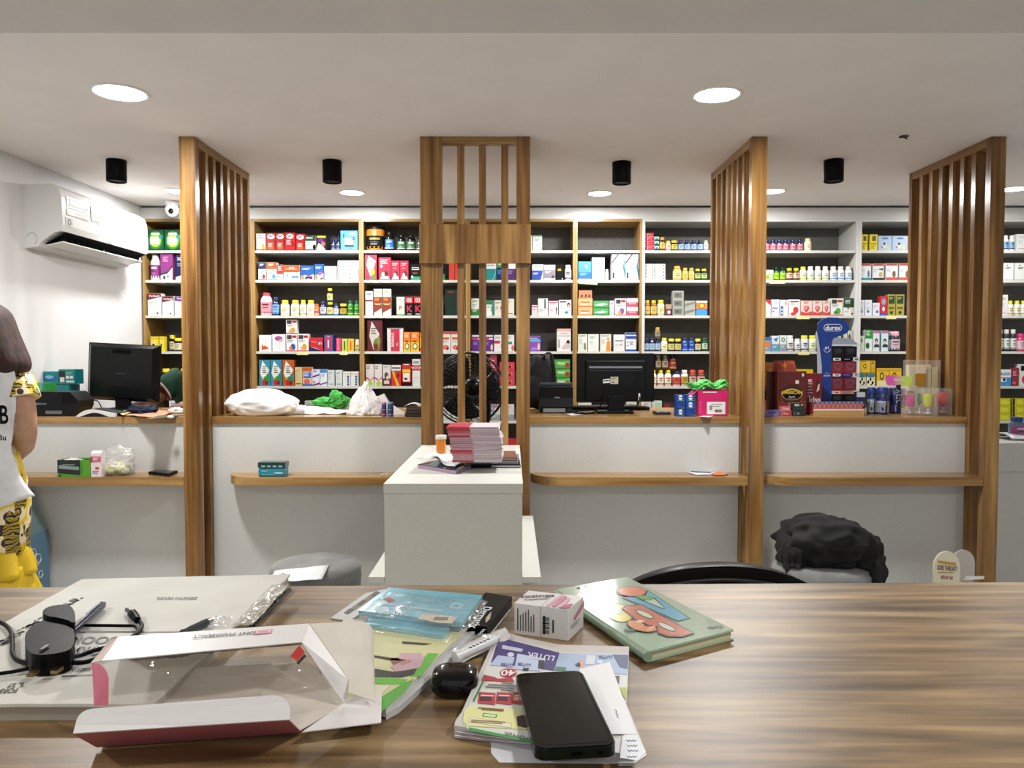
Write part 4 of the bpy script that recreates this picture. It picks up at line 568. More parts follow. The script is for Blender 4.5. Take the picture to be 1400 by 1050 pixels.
# yellow price tickets under shelf edges
def ticket(bay, row, x0, x1, tilt=0):
    z = ROWZ[row]; a, b_ = PX(x0, SY-.004), PX(x1, SY-.004)
    m = MB(); m.slab([V((a, SY-.0001, z-.002)), V((b_, SY-.0001, z-.002)), V((b_-.004, SY-.003, z-.026-tilt)), V((a+.004, SY-.003, z-.026))], (0, -.0008, 0), mt('d8d49a', .6))
    tag(m.build('price_ticket'), 'pale yellow price ticket on edge of %s, %s, at %s' % (ROWN[row], BAY[bay][3], 'left' if (x0 < (BAY[bay][0]+BAY[bay][1])/2) else 'right'), 'price ticket', 'yellow price tickets on shelf edges')
for a in (('B', 3, 405, 422), ('B', 3, 464, 476), ('E', 1, 790, 817, .01), ('G', 1, 1050, 1073), ('G', 2, 1088, 1107), ('G', 3, 1091, 1107), ('H', 2, 1210, 1225)): ticket(*a)
# ---------------------------------------------------------------- things on the service counters
E5 = .0006
def yc(pyb, z=CZ): return PZ(700, pyb, z).y
def cbox(px0, px1, pyt, pyb, dep, base, spec, label, cat='box', name='product_box', z=CZ, group=None, rough=.4, rz=0, bev=0):
    y = yc(pyb, z); x0, x1 = PX(px0, y), PX(px1, y); z1 = ZY(pyt, y); c = V(((x0+x1)/2, y+dep/2, 0)); R = Matrix.Rotation(rz, 3, 'Z')
    m = MB(); m.box((x0, y, z+E5), (x1, y+dep, z1), mt(base, rough), bev=bev)
    M = lambda u, v: V((x0+.001+u*(x1-x0-.002), y, z+.001+v*(z1-z-.002)))
    m.art(spec, M, (x1-x0)/(z1-z), (0, -.0006, 0))
    if rz: m.v = [R@(v-c)+c for v in m.v]
    return tag(m.build(name), label, cat, group)
# --- left counter: square monitor seen from behind
def monitor_square():
    y = yc(561); x0, x1 = PX(113, y), PX(212, y); zt, zb = ZY(470, y), ZY(549, y); cx = (x0+x1)/2
    bl = mt('101113', .28, coat=.2); b2 = mt('17181b', .4)
    t = thing('square_monitor', 'black square monitor seen from behind on the left counter', 'monitor', (cx, y+.1, CZ))
    tl = Matrix.Rotation(.05, 3, 'Y')
    def tilt(m):
        c = V((cx, y, (zt+zb)/2)); m.v = [tl@(v-c)+c for v in m.v]; return m
    tilt(MB().box((x0, y+.055, zb), (x1, y+.075, zt), b2, bev=.005)).build('bezel', t)
    m = MB(); i = .022; a = [V((x0+.005, y+.055, zb+.004)), V((x1-.005, y+.055, zb+.004)), V((x1-.005, y+.055, zt-.004)), V((x0+.005, y+.055, zt-.004))]
    b_ = [V((x0+i+.01, y+.02, zb+i)), V((x1-i-.01, y+.02, zb+i)), V((x1-i-.01, y+.02, zt-i)), V((x0+i+.01, y+.02, zt-i))]
    m.add(a+b_, [(0, 1, 5, 4), (1, 2, 6, 5), (2, 3, 7, 6), (3, 0, 4, 7), (4, 5, 6, 7)], bl); m.box((cx-.055, y+.016, zt-.06), (cx+.055, y+.021, zt-.035), mt('060607', .5)); m.box((cx-.05, y+.014, zt-.058), (cx+.05, y+.017, zt-.054), b2)
    M = lambda u, v: V((cx-.03+u*.06, y+.0195, (zt+zb)/2-.02+v*.03)); m.art('E 20 50 14 40 26272a;E 50 50 14 40 26272a;E 80 50 14 40 26272a', M, 2, (0, -.0008, 0))
    bs_ = tilt(m).build('back_shell', t)
    MB().box((x1-.02, y+.03, zb+.02), (x1-.008, y+.045, zb+.05), b2).build('button', bs_)
    m = MB(); m.box((cx-.045, y+.03, CZ+.012), (cx+.045, y+.055, zb+.09), b2, bev=.004); m.build('neck', t)
    MB().lathe([(.1, .0005), (.1, .008), (.06, .014)], (cx, y+.06, CZ), b2, 28, sx=1.2).build('foot', t)
monitor_square()
def printer(px0, px1, pyt, pyb, label, dep=.16, logo=1, curved=0):
    y = yc(pyb); x0, x1 = PX(px0, y), PX(px1, y); zt = ZY(pyt, y); k = mt('0e0f10', .35, coat=.15); cx = (x0+x1)/2
    t = thing('receipt_printer', label, 'printer', (cx, y+dep/2, CZ))
    m = MB()
    if curved:
        n = 9; pr = [V((x0, 0, 0)), V((x1-.03, 0, 0)), V((x1-.005, 0, .05)), V((x1, 0, zt-CZ-.05)), V((x1-.045, 0, zt-CZ-.003)), V((x0+.012, 0, zt-CZ)), V((x0, 0, zt-CZ-.012))]
        pr = [p+V((0, y, CZ+E5)) for p in pr]; m.slab(pr, (0, dep, 0), k); m.box((cx-.06, y-.0015, CZ+.012), (cx+.03, y, CZ+.03), mt('6a6c70', .4)); m.build('casing', t)
        m = MB(); q = V((x0+.01, y, CZ+.06)); M = lambda u, v: q+V((u*.06, 0, v*.015)); m.text('BIXOLON', M, .6, mt('9a9ca0'), .5, .5, 4, V((0, -.001, 0))); m.build('logo', t)
        MB().slab([V((x1-.045, y-.002, zt-.005)), V((x1-.09, y-.002, zt-.006)), V((x1-.09, y-.002, zt-.07)), V((x1-.004, y-.002, zt-.06))], (0, .002, 0), mt('141518', .6)).build('paper_cover', t)
    else:
        m.box((x0, y+.012, CZ+E5), (x1, y+dep, zt-.02), k, bev=.005); m.build('casing', t)
        m = MB(); m.slab([V((x0, y, CZ+.035)), V((x1, y, CZ+.035)), V((x1-.006, y+.03, zt-.008)), V((x0+.006, y+.03, zt-.008))], (0, .01, 0), mt('16171a', .3, coat=.2)); fc_ = m.build('front_cover', t)
        MB().box((x0+.004, y+.03, zt-.0195), (x1-.002, y+dep, zt), mt('3e4650', .25)).build('top_lid', t)
        m = MB(); m.box((x0+.02, y+.006, CZ+.006), (x1-.045, y+.013, CZ+.028), mt('8a8d90', .4)); m.build('paper_slot', t)
        m = MB(); m.box((x1-.035, y+.006, CZ+.008), (x1-.008, y+.013, CZ+.026), mt('24262a', .4)); m.build('button_panel', t)
        M = lambda u, v: V((cx-.015+u*.04, y+.018, CZ+.085+v*.01)); m = MB(); m.text('EPSON', M, .7, mt('b0b2b4'), .5, .5, 4, V((0, -.008, 0))); m.build('logo', fc_)
printer(45, 106, 535.5, 569, 'black curved receipt printer beside the woman on the left counter', curved=1)
printer(738, 784, 524, 565, 'black receipt printer right of the column', dep=.14)
# green carton + teal mask boxes behind the printer
cbox(40, 62, 524, 566, .1, 'green', 'R 0 0 100 100 5ab08a;P 2a8a6a 60 0 100 0 100 100 80 100', 'pale green carton behind the curved receipt printer', rz=.0)
y = yc(559)
m = MB(); a = P(29, 524, y-.02); b_ = P(66, 522, y-.02); m.slab([a, b_, b_+V((0, .12, 0)), a+V((0, .12, 0))], (0, 0, .003), mt('d8dcd8')); tag(m.build('paper_sheet'), 'white sheet lying on pale green carton', 'paper')
cbox(64, 94, 526, 562, .11, '12727a', 'R 0 60 100 100 1e8a90;P 0e5a60 0 0 100 0 100 40 40 30;L 10 20 50 2 mint', 'lower teal carton behind the curved printer', 'box', 'mask_box', group='teal cartons behind the printer')
z2 = ZY(525.5, yc(562))
for sx0, sx1, pt, lb, sp, rz in ((49, 78, 508, 'upper teal carton with a blue globe picture', 'E 60 50 24 36 2a6ab0;E 60 56 14 20 8ac0e0;P teal 0 80 20 100 0 100;L 10 70 18 3 mint', .06), (79, 101, 505, 'upper teal carton tilted with small photo', 'R 4 10 40 90 2a2420;R 8 12 36 46 e8e0d8;L 46 76 44 2 mint;R 46 36 64 56 e0e8e8;R 70 36 90 56 e0e8e8;R 46 10 96 22 e0e8e8', -.1)):
    y = yc(562); x0, x1 = PX(sx0, y), PX(sx1, y); zt = ZY(pt, y); m = MB(); m.box((x0, y+.004, z2+.001), (x1, y+.1, zt), mt('1a868c', .4)); M = lambda u, v: V((x0+u*(x1-x0), y+.004, z2+.003+v*(zt-z2-.004)))
    m.art(sp, M, (x1-x0)/(zt-z2), (0, -.0007, 0)); tag(m.build('mask_box'), lb, 'box', 'teal cartons behind the printer')
# white card terminal / modem
y = yc(570); x0, x1 = PX(102, y), PX(156, y)
t = thing('desk_phone_base', 'white and dark low curved device in front of the square monitor', 'device', ((x0+x1)/2, y+.05, CZ))
n = 12; pr = []
for i in range(n+1):
    u = i/n; pr.append(V((x0+u*(x1-x0), y, CZ+.004+.052*math.sin(min(u*2.2, 1.0)*PI/2)*(1-.72*u))))
for i in range(n+1):
    u = 1-i/n; pr.append(V((x0+u*(x1-x0), y, CZ+E5+max(0, .022*math.sin(min(max((u-.12)/.7, 0), 1)*PI)))))
MB().slab(list(reversed(pr)), (0, .018, 0), mt('e2e2e0', .3)).build('casing', t)
MB().slab([p+V((.006, .019, .002)) for p in pr[:n+1]][::-1]+[V((x0+.01, y+.019, CZ+.001)), V((x1, y+.019, CZ+.001))], (0, .1, 0), mt('202226', .4)).build('keypad', t)
m = MB(); m.tube([P(98, 566, 4.5), P(108, 557, 4.52), P(120, 549, 4.6), P(133, 548, 4.65), P(140, 560, 4.7)], .003, mt('1a1a1c'), 6); tag(m.build('cable'), 'thin dark cable looping behind white curved device', 'cable')
# clutter right of it
for lb, c, q in (('folded navy cloth below the square monitor', '141a34', [(176, 570), (205, 554), (216, 560), (208, 568), (186, 572)]), ):
    m = MB(); cc = PZ(195, 566, CZ); m.blob((cc.x, cc.y, CZ+.022), (.085, .05, .032), noisy('navy_cloth', '10152a', '1a2242', 30, .8), .35, 2.2, 3, 4, CZ); tag(m.build('folded_cloth'), lb, 'cloth')
def sheet(name, label, cat, quad, z, t, m_, group=None, curl=0, lift=None, seed=0, crease=.0):
    q = [PZ(a, b_, z) for a, b_ in quad]
    if z == LZ: q = [V((p.x, min(4.163, p.y), p.z)) for p in q]
    def fn(u, v):
        p = (q[0]*(1-u)+q[1]*u)*(1-v)+(q[3]*(1-u)+q[2]*u)*v
        h = t+.0004
        if curl: h += curl*(abs(2*u-1)**3+abs(2*v-1)**3)*.5
        if crease: h += crease*(.5+noise.noise(V((u*4+seed, v*4, seed))))+crease*.5*abs(noise.noise(V((u*9, v*9+seed, 1))))
        return p+V((0, 0, h))
    m = MB(); m.grid(fn, 12, 12, m_); return tag(m.build(name, mods=[SOL(t)]), label, cat, group)
sheet('paper_sheet', 'salmon pink papers spread below the square monitor', 'paper', [(166, 569), (196, 562), (246, 563), (210, 572)], CZ, .0015, mt('d8a080', .7), crease=.006)
sheet('paper_sheet', 'small yellow note at foot of square monitor', 'paper', [(160, 564), (178, 560), (184, 562), (168, 568)], CZ+.012, .001, mt('e8e8a0', .7))
sheet('paper_sheet', 'dark olive folder edge at front of left counter', 'folder', [(200, 573), (225, 569), (250, 569), (205, 575)], CZ, .003, mt('5a5238', .7))
m = MB(); c = PZ(241, 565, CZ); m.blob((c.x, c.y, CZ+.014), (.045, .03, .02), mt('e6e6e6', .6), .5, 3, 8, 3, CZ); tag(m.build('crumpled_tissue'), 'crumpled white paper near leftmost screen on counter', 'paper')
y = yc(571); c = V((PX(253.5, y), y+.02, CZ))
o = bottle(PX(251, y), PX(256.5, y), CZ, ZY(546, y), y, ['e0e0e8', 'white', 'e0e0ee', 'lilac'], 'pill'); tag(o, 'slim white bottle standing against leftmost screen on counter', 'bottle')
c = PZ(236, 572, CZ); m = MB(); m.blob((c.x-.01, c.y, CZ+.008), (.018, .012, .009), mt('f0f0f0', .4), .1, 2, 1, 3, CZ); tag(m.build('tablet_pack'), 'small white sachet at front edge of left counter', 'sachet')
# --- writing ledge, left
LT = LZ+E5
y = 4.008
x0, x1 = PX(75, y), PX(120, y); zt = ZY(629, y)
t = thing('tissue_box', 'green and black open glove carton on left writing ledge', 'box', ((x0+x1)/2, y+.04, LZ))
m = MB(); rz = .0; g = mt('5aa028', .4)
m.box((x0, y, LT), (x1, y+.002, zt), g); m.box((x0, y+.09, LT), (x1, y+.092, zt), g); m.box((x0, y+.002, LT), (x0+.002, y+.09, zt), g); m.box((x1-.002, y+.002, LT), (x1, y+.09, zt), g); m.box((x0+.002, y+.002, LT), (x1-.002, y+.09, LT+.002), g)
M = lambda u, v: V((x0+u*(x1-x0), y, LT+v*(zt-LT))); m.art('P 23262a 0 22 70 10 70 100 0 100;L 16 70 40 1 lgrey;P 8a9a9a 4 50 66 40 66 60 4 70;R 74 20 76 90 3a7a1a;R 4 4 12 14 dgreen', M, 1.9, (0, -.0007, 0))
m.v = [Matrix.Rotation(-.0, 3, 'Z')@v for v in m.v]; m.build('carton', t)
m = MB(); m.box((x0+.004, y+.004, zt-.012), (x1-.004, y+.088, zt-.006), mt('2c3030', .8)); m.blob(((x0*2+x1)/3, y+.045, zt-.008), (.05, .035, .012), mt('d0d4d0', .7), .4, 3, 2, 3); m.build('contents', t)
y = 4.006; x0, x1 = PX(121, y), PX(135, y); zt = ZY(616.5, y)
t = thing('milk_carton', 'tall white and pink carton beside green carton on left ledge', 'carton', ((x0+x1)/2, y+.02, LZ))
m = MB(); m.box((x0, y, LT), (x1, y+.045, zt-.012), mt('ecdfe2', .35)); m.add([V((x0, y, zt-.012)), V((x1, y, zt-.012)), V((x1, y+.045, zt-.012)), V((x0, y+.045, zt-.012)), V((x0, y+.0225, zt)), V((x1, y+.0225, zt))], [(0, 1, 5, 4), (2, 3, 4, 5), (1, 2, 5), (3, 0, 4)], mt('f0ecec', .35))
M = lambda u, v: V((x0+u*(x1-x0), y, LT+v*(zt-.012-LT))); m.art('R 0 62 100 86 d8687e;L 14 78 66 2 white;R 44 32 80 42 c83a3a;L 14 22 70 2 8a90b0;R 0 62 20 86 b03a50', M, .45, (0, -.0007, 0)); m.build('body', t)
# tied plastic bag with fruit
c = PZ(167, 646, LZ); c.z = LZ; c.y = 4.085
t = thing('clear_plastic_bag', 'clear plastic bag with yellow and white wrappers on left ledge', 'bag', c)
def bagz(p, d):
    k = (p.z-LZ)/.16
    if k > .25: p = V((p.x+(.02)*math.sin(k*5), p.y, p.z))
    return p
m = MB(); m.blob(c+V((0, 0, .045)), (.105, .07, .05), BAGM, .22, 3, 5, 4, LT); 
m.blob(c+V((.02, .005, .095)), (.085, .045, .06), BAGM, .25, 2.4, 8, 4)
m.build('bag_film', t)
for i, (dx, dy, s, cl) in enumerate(((-.04, -.01, .032, 'e8e4a0'), (.035, 0, .038, 'eceaba'), (0, .015, .035, 'e8e8e0'), (-.005, -.03, .02, '9aa05a'), (.06, -.01, .022, 'dfe0d0'), (-.065, 0, .018, '7a7a40'))):
    m = MB(); m.blob(c+V((dx, dy, .004+s*.9)), (s, s*.9, s*.85), noisy('wrapper_%d' % i, cl, 'b8b890', 50, .5), .3, 3, i, 3, LT+.003); m.build('wrapper', t)
# tablet
c = PZ(223, 648, LZ); q = [PZ(203, 648.5, LZ), PZ(217, 645, LZ), PZ(243, 647, LZ), PZ(231, 652, LZ)]; m = MB(); q = [V((p.x, min(4.16, p.y), LT)) for p in q]; m.slab(q[::-1], (0, 0, .014), mt('18191b', .5))
cc = sum(q, V())/4; m.slab([cc+(p-cc)*.82+V((0, 0, .0142)) for p in q[::-1]], (0, 0, .001), mt('2a2c30', .2)); tag(m.build('card_reader'), 'flat black square device lying on left ledge near leftmost screen', 'device')
# wipes tub on second ledge
y = 4.01; x0, x1 = PX(350, y), PX(388, y); zt = ZY(632, y)
t = thing('wipes_pack', 'teal and black clear-lidded pack on ledge left of column', 'pack', ((x0+x1)/2, y+.04, LZ))
m = MB(); m.box((x0+.002, y+.002, LT), (x1-.002, y+.075, LT+.045), mt('2a8aa0', .3), bev=.008); M = lambda u, v: V((x0+.01+u*(x1-x0-.02), y+.002, LT+.006+v*.035)); m.art('L 8 70 30 2 white;R 10 10 60 24 5ab0c0;E 80 40 10 20 e0e8e8', M, 3.2, (0, -.001, 0)); m.build('tray', t)
m = MB(); m.box((x0, y, LT+.0455), (x1, y+.078, zt), mt('0e3a38', .12, coat=.5), bev=.007)
for i in range(4): m.box((x0+.02+i*.03, y-.001, LT+.05), (x0+.04+i*.03, y+.004, LT+.06), mt('8ab0b0', .2))
m.build('lid', t)
m = MB(); a = PZ(519, 651, LZ); b_ = PZ(538, 647.5, LZ); m.tube([V((a.x, a.y, LT+.004)), V(((a.x+b_.x)/2, (a.y+b_.y)/2, LT+.008)), V((b_.x, b_.y, LT+.004))], .003, mt('d8ccA0'.lower(), .7), 6); m.tube([V((a.x+.03, a.y, LT+.004)), V((b_.x+.02, b_.y-.01, LT+.005))], .003, mt('d8cca0', .7), 6); tag(m.build('wooden_stick'), 'two thin pale sticks on ledge beside the white plinth', 'stick')
sheet('leaflet', 'white leaflet with orange picture on ledge under pink box', 'paper', [(938, 645), (977, 641), (997, 648), (952, 650)], LZ, .001, mt('e2e6ee', .5), crease=.002)
m = MB(); q = [(972, 646), (982, 644), (996, 646.5), (990, 649), (976, 649)]; m.slab([V((PZ(a, b_+2, LZ).x, min(4.16, PZ(a, b_+2, LZ).y), LZ+.0045)) for a, b_ in q][::-1], (0, 0, .001), mt('d87a48', .5)); tag(m.build('leaflet_card'), 'small orange card on the white leaflet on the ledge', 'card')
m = MB(); m.cyl(PZ(945, 646.5, LZ)+V((0, 0, .008)), PZ(972, 648, LZ)+V((0, 0, .008)), .0035, mt('5a6a8a', .3), 8); tag(m.build('pen'), 'thin blue-grey pen lying on the white leaflet', 'pen')
# --- second counter: white bags
WBM = noisy('white_polythene', 'eeeeee', 'f6f6f6', 30, .35)
def bag(px, py, rx, ry, rz_, label, seed, name='white_plastic_bag', amp=.2, mat=WBM, zf=None, fr=2.2):
    c = PZ(px, py, CZ); m = MB(); m.blob((c.x, c.y+ry*.6, CZ+rz_*.75), (rx, ry, rz_), mat, amp, fr, seed, 5, CZ+E5, zf); return tag(m.build(name), label, 'bag', 'white plastic bags on the counter')
bag(352, 569, .2, .12, .085, 'large stuffed white plastic bag at left of second counter', 11, amp=.1, fr=1.3)
bag(338, 562, .08, .06, .045, 'white bag fold bulging behind the large white bag', 4, amp=.1, fr=1.3)
c = PZ(428, 566, CZ); m = MB()
m.grid(lambda u, v: V((c.x-.14+u*.36, c.y-.03+v*.18, CZ+.002+.045*(1-u)**2*(1-abs(2*v-1)**3)+.018*math.sin(u*PI)*(1-abs(2*v-1)**2)+.008*noise.noise(V((u*6, v*5, 2)))+.012*max(0, u-.8)*5)), 40, 20, WBM); 
tag(m.build('white_plastic_bag', mods=[SOL(.0015, 1)]), 'flat empty end of white plastic bag beside green cloth', 'bag', 'white plastic bags on the counter')
GR = noisy('green_towel', '3fa040', '58c45a', 60, .8, .3)
c = PZ(449, 560, CZ); m = MB(); m.blob((c.x, c.y+.07, CZ+.045), (.11, .05, .05), GR, .35, 2.6, 6, 5, CZ+.001, lambda p, d: V((p.x, p.y, CZ+(p.z-CZ)*(1.15 if p.x > c.x else .75)))); tag(m.build('green_cloth'), 'bright green cloth lying between the white bags', 'cloth')
def cone(p, d):
    k = max(0, min(1, (p.z-CZ)/.17)); return V((cb_.x+(p.x-cb_.x)*(1-k*.72)+.006*math.sin(k*7), cb_.y+.06+(p.y-cb_.y-.06)*(1-k*.72), CZ+(p.z-CZ)*1.02))
cb_ = PZ(497, 568, CZ); m = MB(); m.blob((cb_.x, cb_.y+.06, CZ+.06), (.125, .07, .115), WB, .14, 2.4, 21, 5, CZ+E5, cone)
o = tag(m.build('white_plastic_bag'), 'upright white plastic bag with pinched peaked top', 'bag', 'white plastic bags on the counter')
m = MB(); m.blob((cb_.x-.01, cb_.y+.062, CZ+.04), (.06, .035, .035), noisy('grey_contents', 'c0c2c4', 'd8dadc', 20, .5), .2, 2, 2, 3, CZ+.002); m.build('contents', o)
c = PZ(524, 568, CZ); m = MB(); y = c.y+.06
pts = [P(513, 543, y), P(524, 538.5, y), P(532, 552, y), P(552, 564, y), P(553, 567.5, y), P(512, 568, y)]
m.slab([V((p.x, p.y, max(p.z, CZ+E5))) for p in pts][::-1], (.0, .035, 0), WBM); tag(m.build('white_paper_bag', mods=[('BEVEL', dict(width=.006, segments=2))]), 'white folded paper bag leaning behind two small tins', 'bag')
for i, (a, b_, cl) in enumerate(((520.5, 527.5, 'd87aa8'), (528.5, 537, '7a9ac8'))):
    y = yc(569.5); o = bottle(PX(a, y), PX(b_, y), CZ, ZY(550, y), y, ['3a4a7a', cl, '2a3a6a', cl], 'tub'); tag(o, ('pink' if i == 0 else 'blue')+' topped small tin in front of the white bags', 'tin', 'small tins on the counter')
y = yc(570); x0, x1 = PX(553, y), PX(574.8, y)
for i, (za, zb, cl, lb) in enumerate(((0, .016, '2a2018', 'lowest'), (.0165, .034, '3a2c24', 'middle'), (.0345, .05, '4a382e', 'top'))):
    m = MB(); m.box((x0+.004*i, y, CZ+za+E5), (x1, y+.14, CZ+zb), mt(cl, .5), bev=.003); tag(m.build('leather_case'), lb+' dark brown case in pile beside the column', 'case', 'pile of dark cases beside the column')
m = MB(); m.grid(lambda u, v: V((x0-.005+u*(x1-x0+.0), y+.01+v*.12, CZ+.053+.018*math.sin(u*PI)+.006*noise.noise(V((u*5, v*5, 0))))), 12, 10, mt('dcdad4', .6)); tag(m.build('paper_sheet', mods=[SOL(.001, 1)]), 'crumpled pale papers on top of the dark cases', 'paper')
y = yc(560)
m = MB(); q = P(344.5, 538, 4.84); m.lathe([(.024, 0), (.024, .03), (.02, .034)], (q.x, q.y, CZ+.085), mt('c83a5a', .4), 16); m.lathe([(.022, 0), (.024, .084)], (q.x, q.y, CZ+E5), mt('d8d8d8', .4), 16); tag(m.build('pink_lidded_jar'), 'jar with pink lid peeping over the large white bag', 'jar')
# ---------------------------------------------------------------- pedestal fan behind the column
def fan():
    Y = 4.86; c = P(641, 531, Y); R = .225; k = mt('121315', .35, coat=.2); ch = mt('2c2e31', .25, .6)
    t = thing('pedestal_fan', 'black pedestal fan behind the slatted column', 'fan', (c.x, Y, 0))
    m = MB()
    for i in range(11): r = .04+i*(R-.045)/10; m.ring((c.x, Y-.06-.02*math.cos(i/10*PI/2), c.z), r, .0018, ch, n=36, seg=4)
    for i in range(36): a = 2*PI*i/36; m.tube([V((c.x+.05*math.cos(a), Y-.08, c.z+.05*math.sin(a))), V((c.x+.15*math.cos(a+.2), Y-.078, c.z+.15*math.sin(a+.2))), V((c.x+R*math.cos(a+.35), Y-.045, c.z+R*math.sin(a+.35)))], .0016, ch, 4, False, 3)
    m.ring((c.x, Y-.04, c.z), R, .006, k); m.build('rear_grille', t)
    m = MB()
    for i in range(8): r = .05+i*(R-.055)/7; m.ring((c.x, Y+.06, c.z), r, .0018, ch, n=36, seg=4)
    for i in range(24): a = 2*PI*i/24; m.tube([V((c.x+.03*math.cos(a), Y+.07, c.z+.03*math.sin(a))), V((c.x+R*math.cos(a), Y-.03, c.z+R*math.sin(a)))], .0016, ch, 4, False, 1)
    m.build('front_grille', t)
    for i in range(3):
        m = MB(); a0 = i*2*PI/3
        def fn(u, v): r = .04+u*.155; a = a0+(v-.5)*(1.3+.3*u)+.3*u; return V((c.x+r*math.cos(a), Y-.012+(v-.5)*.05, c.z+r*math.sin(a)))
        m.grid(fn, 8, 8, mt('1a1b1e', .3)); m.build('blade', t, mods=[SOL(.002, 0)])
    m = MB(); m.lathe([(.001, -.19), (.045, -.185), (.062, -.16), (.066, -.1), (.05, -.075)], (c.x+.035, Y, c.z+.01), mt('0c0d0e', .3, coat=.3), 24, 'y'); m.build('motor_housing', t)
    m = MB(); m.cyl((c.x+.12, Y-.05, .03), (c.x+.12, Y-.05, c.z-.02), .014, k); m.box((c.x+.03, Y-.06, c.z-.035), (c.x+.13, Y-.04, c.z-.01), k); m.build('pole', t)
    m = MB(); m.lathe([(.17, .0005), (.17, .02), (.05, .04)], (c.x+.12, Y-.05, 0), k, 30); m.build('base', t)
fan()
# ---------------------------------------------------------------- third counter
BP = noisy('black_nylon', '050506', '0b0b0d', 25, .85, .2)
c = PZ(738, 563, CZ); Yb = 4.75
def bpf(p, d): return p
t = thing('black_backpack', 'black backpack standing behind the receipt printer right of column', 'backpack', (PX(737, Yb), Yb, CZ))
x = PX(737, Yb); zt = ZY(487, Yb)
m = MB(); m.blob((x, Yb, (CZ+zt)/2), (.1, .07, (zt-CZ)/2+.01), BP, .14, 2.5, 9, 4, CZ+E5); m.build('main_compartment', t)
m = MB(); m.blob((x-.02, Yb-.06, CZ+.12), (.065, .03, .09), BP, .14, 3, 2, 4, CZ+.01); m.build('front_pocket', t)
m = MB(); m.tube([V((x+.02, Yb-.02, zt-.02)), V((x+.05, Yb-.03, zt+.015)), V((x+.075, Yb-.03, zt-.0)), V((x+.09, Yb-.03, zt-.08)), V((x+.1, Yb-.03, zt-.2))], .011, BP, 8); m.build('shoulder_strap', t)
m = MB(); m.box((x+.035, Yb-.052, zt-.015), (x+.065, Yb-.04, zt+.012), mt('6a6c70', .3, .5), bev=.002); m.build('buckle', t)
def monitor_wide():
    y = yc(566); x0, x1 = PX(789.5, y), PX(897, y); zt, zb = ZY(483, y), ZY(550, y); cx = (x0+x1)/2; bl = mt('0c0d0e', .3, coat=.25); b2 = mt('16171a', .4)
    t = thing('wide_monitor', 'black widescreen monitor seen from behind right of the column', 'monitor', (cx, y+.1, CZ))
    MB().box((x0, y+.05, zb), (x1, y+.07, zt), bl, bev=.004).build('bezel', t)
    m = MB(); m.box((x0+.05, y+.03, zb+.01), (x1-.05, y+.0495, zt-.04), bl, bev=.008)
    bs_ = m.build('back_shell', t)
    MB().box((cx-.155, y+.026, zt-.085), (cx+.15, y+.0305, zt-.074), mt('7a7c80', .35)).build('vent_strip', bs_)
    m = MB(); m.box((cx-.155, y+.028, zt-.1), (cx+.145, y+.0305, zt-.096), mt('2c2d30', .35))
    M = lambda u, v: V((cx-.1+u*.2, y+.0498, zt-.06+v*.055))
    for i in range(11): q = V((cx-.05+.008*(i % 6), y+.047, zt-.014-.006*(i % 4))); m.box(q, q+V((.002, .003, .002)), mt('4a4b4e'))
    M = lambda u, v: V((cx-.075+u*.042, y+.0296, zb+.105+v*.03)); m.art('P dcdcdc 4 6 96 18 92 96 0 80;P 1a1a1a 10 40 90 52 90 70 10 60', M, 1.4, (0, -.0006, 0))
    M = lambda u, v: V((cx-.032+u*.045, y+.0296, zb+.103+v*.042)); m.art('R 0 0 100 100 b8b4a0;L 12 86 70 4 6a6a5a;R 20 12 50 34 6a6a5a', M, 1.1, (0, -.0006, 0)); m.build('rating_label', bs_)
    m = MB(); m.box((cx-.045, y+.02, CZ+.02), (cx+.045, y+.05, zb+.035), b2, bev=.003); m.build('neck', t)
    m = MB(); m.box((cx-.1, y, CZ+E5), (cx+.1, y+.13, CZ+.016), b2, bev=.005); m.box((cx-.05, y+.01, CZ+.0165), (cx+.05, y+.06, CZ+.021), bl); m.build('foot', t)
    m = MB(); m.tube([V((cx-.075, y+.02, zb+.05)), V((cx-.08, y+.005, zb+.0)), V((cx-.13, y+.0, CZ+.01)), V((cx-.2, y+.03, CZ+.006))], .0035, mt('060607'), 6); m.build('power_cable', t)
    m = MB(); m.tube([V((cx+.13, y+.02, zb+.05)), V((cx+.13, y+.0, zb+.01)), V((cx+.1, y-.02, CZ+.03)), V((cx+.07, y+.0, CZ+.02))], .0035, mt('060607'), 6); m.cyl((cx+.13, y+.01, zb+.01), (cx+.132, y+.016, zb+.05), .006, mt('d8d8d8')); m.build('video_cable', t)
monitor_wide()
y = yc(561); x0, x1 = PX(780, y), PX(889, y)
m = MB(); m.box((x0, y, CZ+E5), (x1, y+.14, CZ+.02), mt('141517', .45), bev=.004); t = tag(m.build('keyboard'), 'black keyboard lying behind the wide monitor', 'keyboard')
m = MB()
for j in range(5):
    for i in range(16): m.box((x0+.015+i*.0262, y+.01+j*.025, CZ+.0202), (x0+.037+i*.0262, y+.03+j*.025, CZ+.0245), mt('1e1f22', .5))
m.build('keys', t)['kind'] = 'stuff'
m = MB()
for i, q in enumerate(([(786, 563), (800, 566), (820, 565), (812, 561)], [(776, 565), (795, 568), (812, 567), (830, 564)], [(768, 568), (785, 565), (806, 564)])): m.tube([PZ(a, b_, CZ)+V((0, 0, .005+.004*i)) for a, b_ in q], .004, mt('0a0a0b', .5), 6)
tag(m.build('cable_tangle'), 'tangle of black cables left of the wide monitor foot', 'cables')
sheet('paper_sheet', 'white paper under cables beside the receipt printer', 'paper', [(772, 566), (800, 564), (812, 566), (782, 568.5)], CZ, .001, mt('e8e8e8', .6))
y = yc(567); x0, x1 = PX(897, y), PX(918, y)
t = thing('calculator', 'small black calculator right of the wide monitor', 'calculator', ((x0+x1)/2, y+.05, CZ))
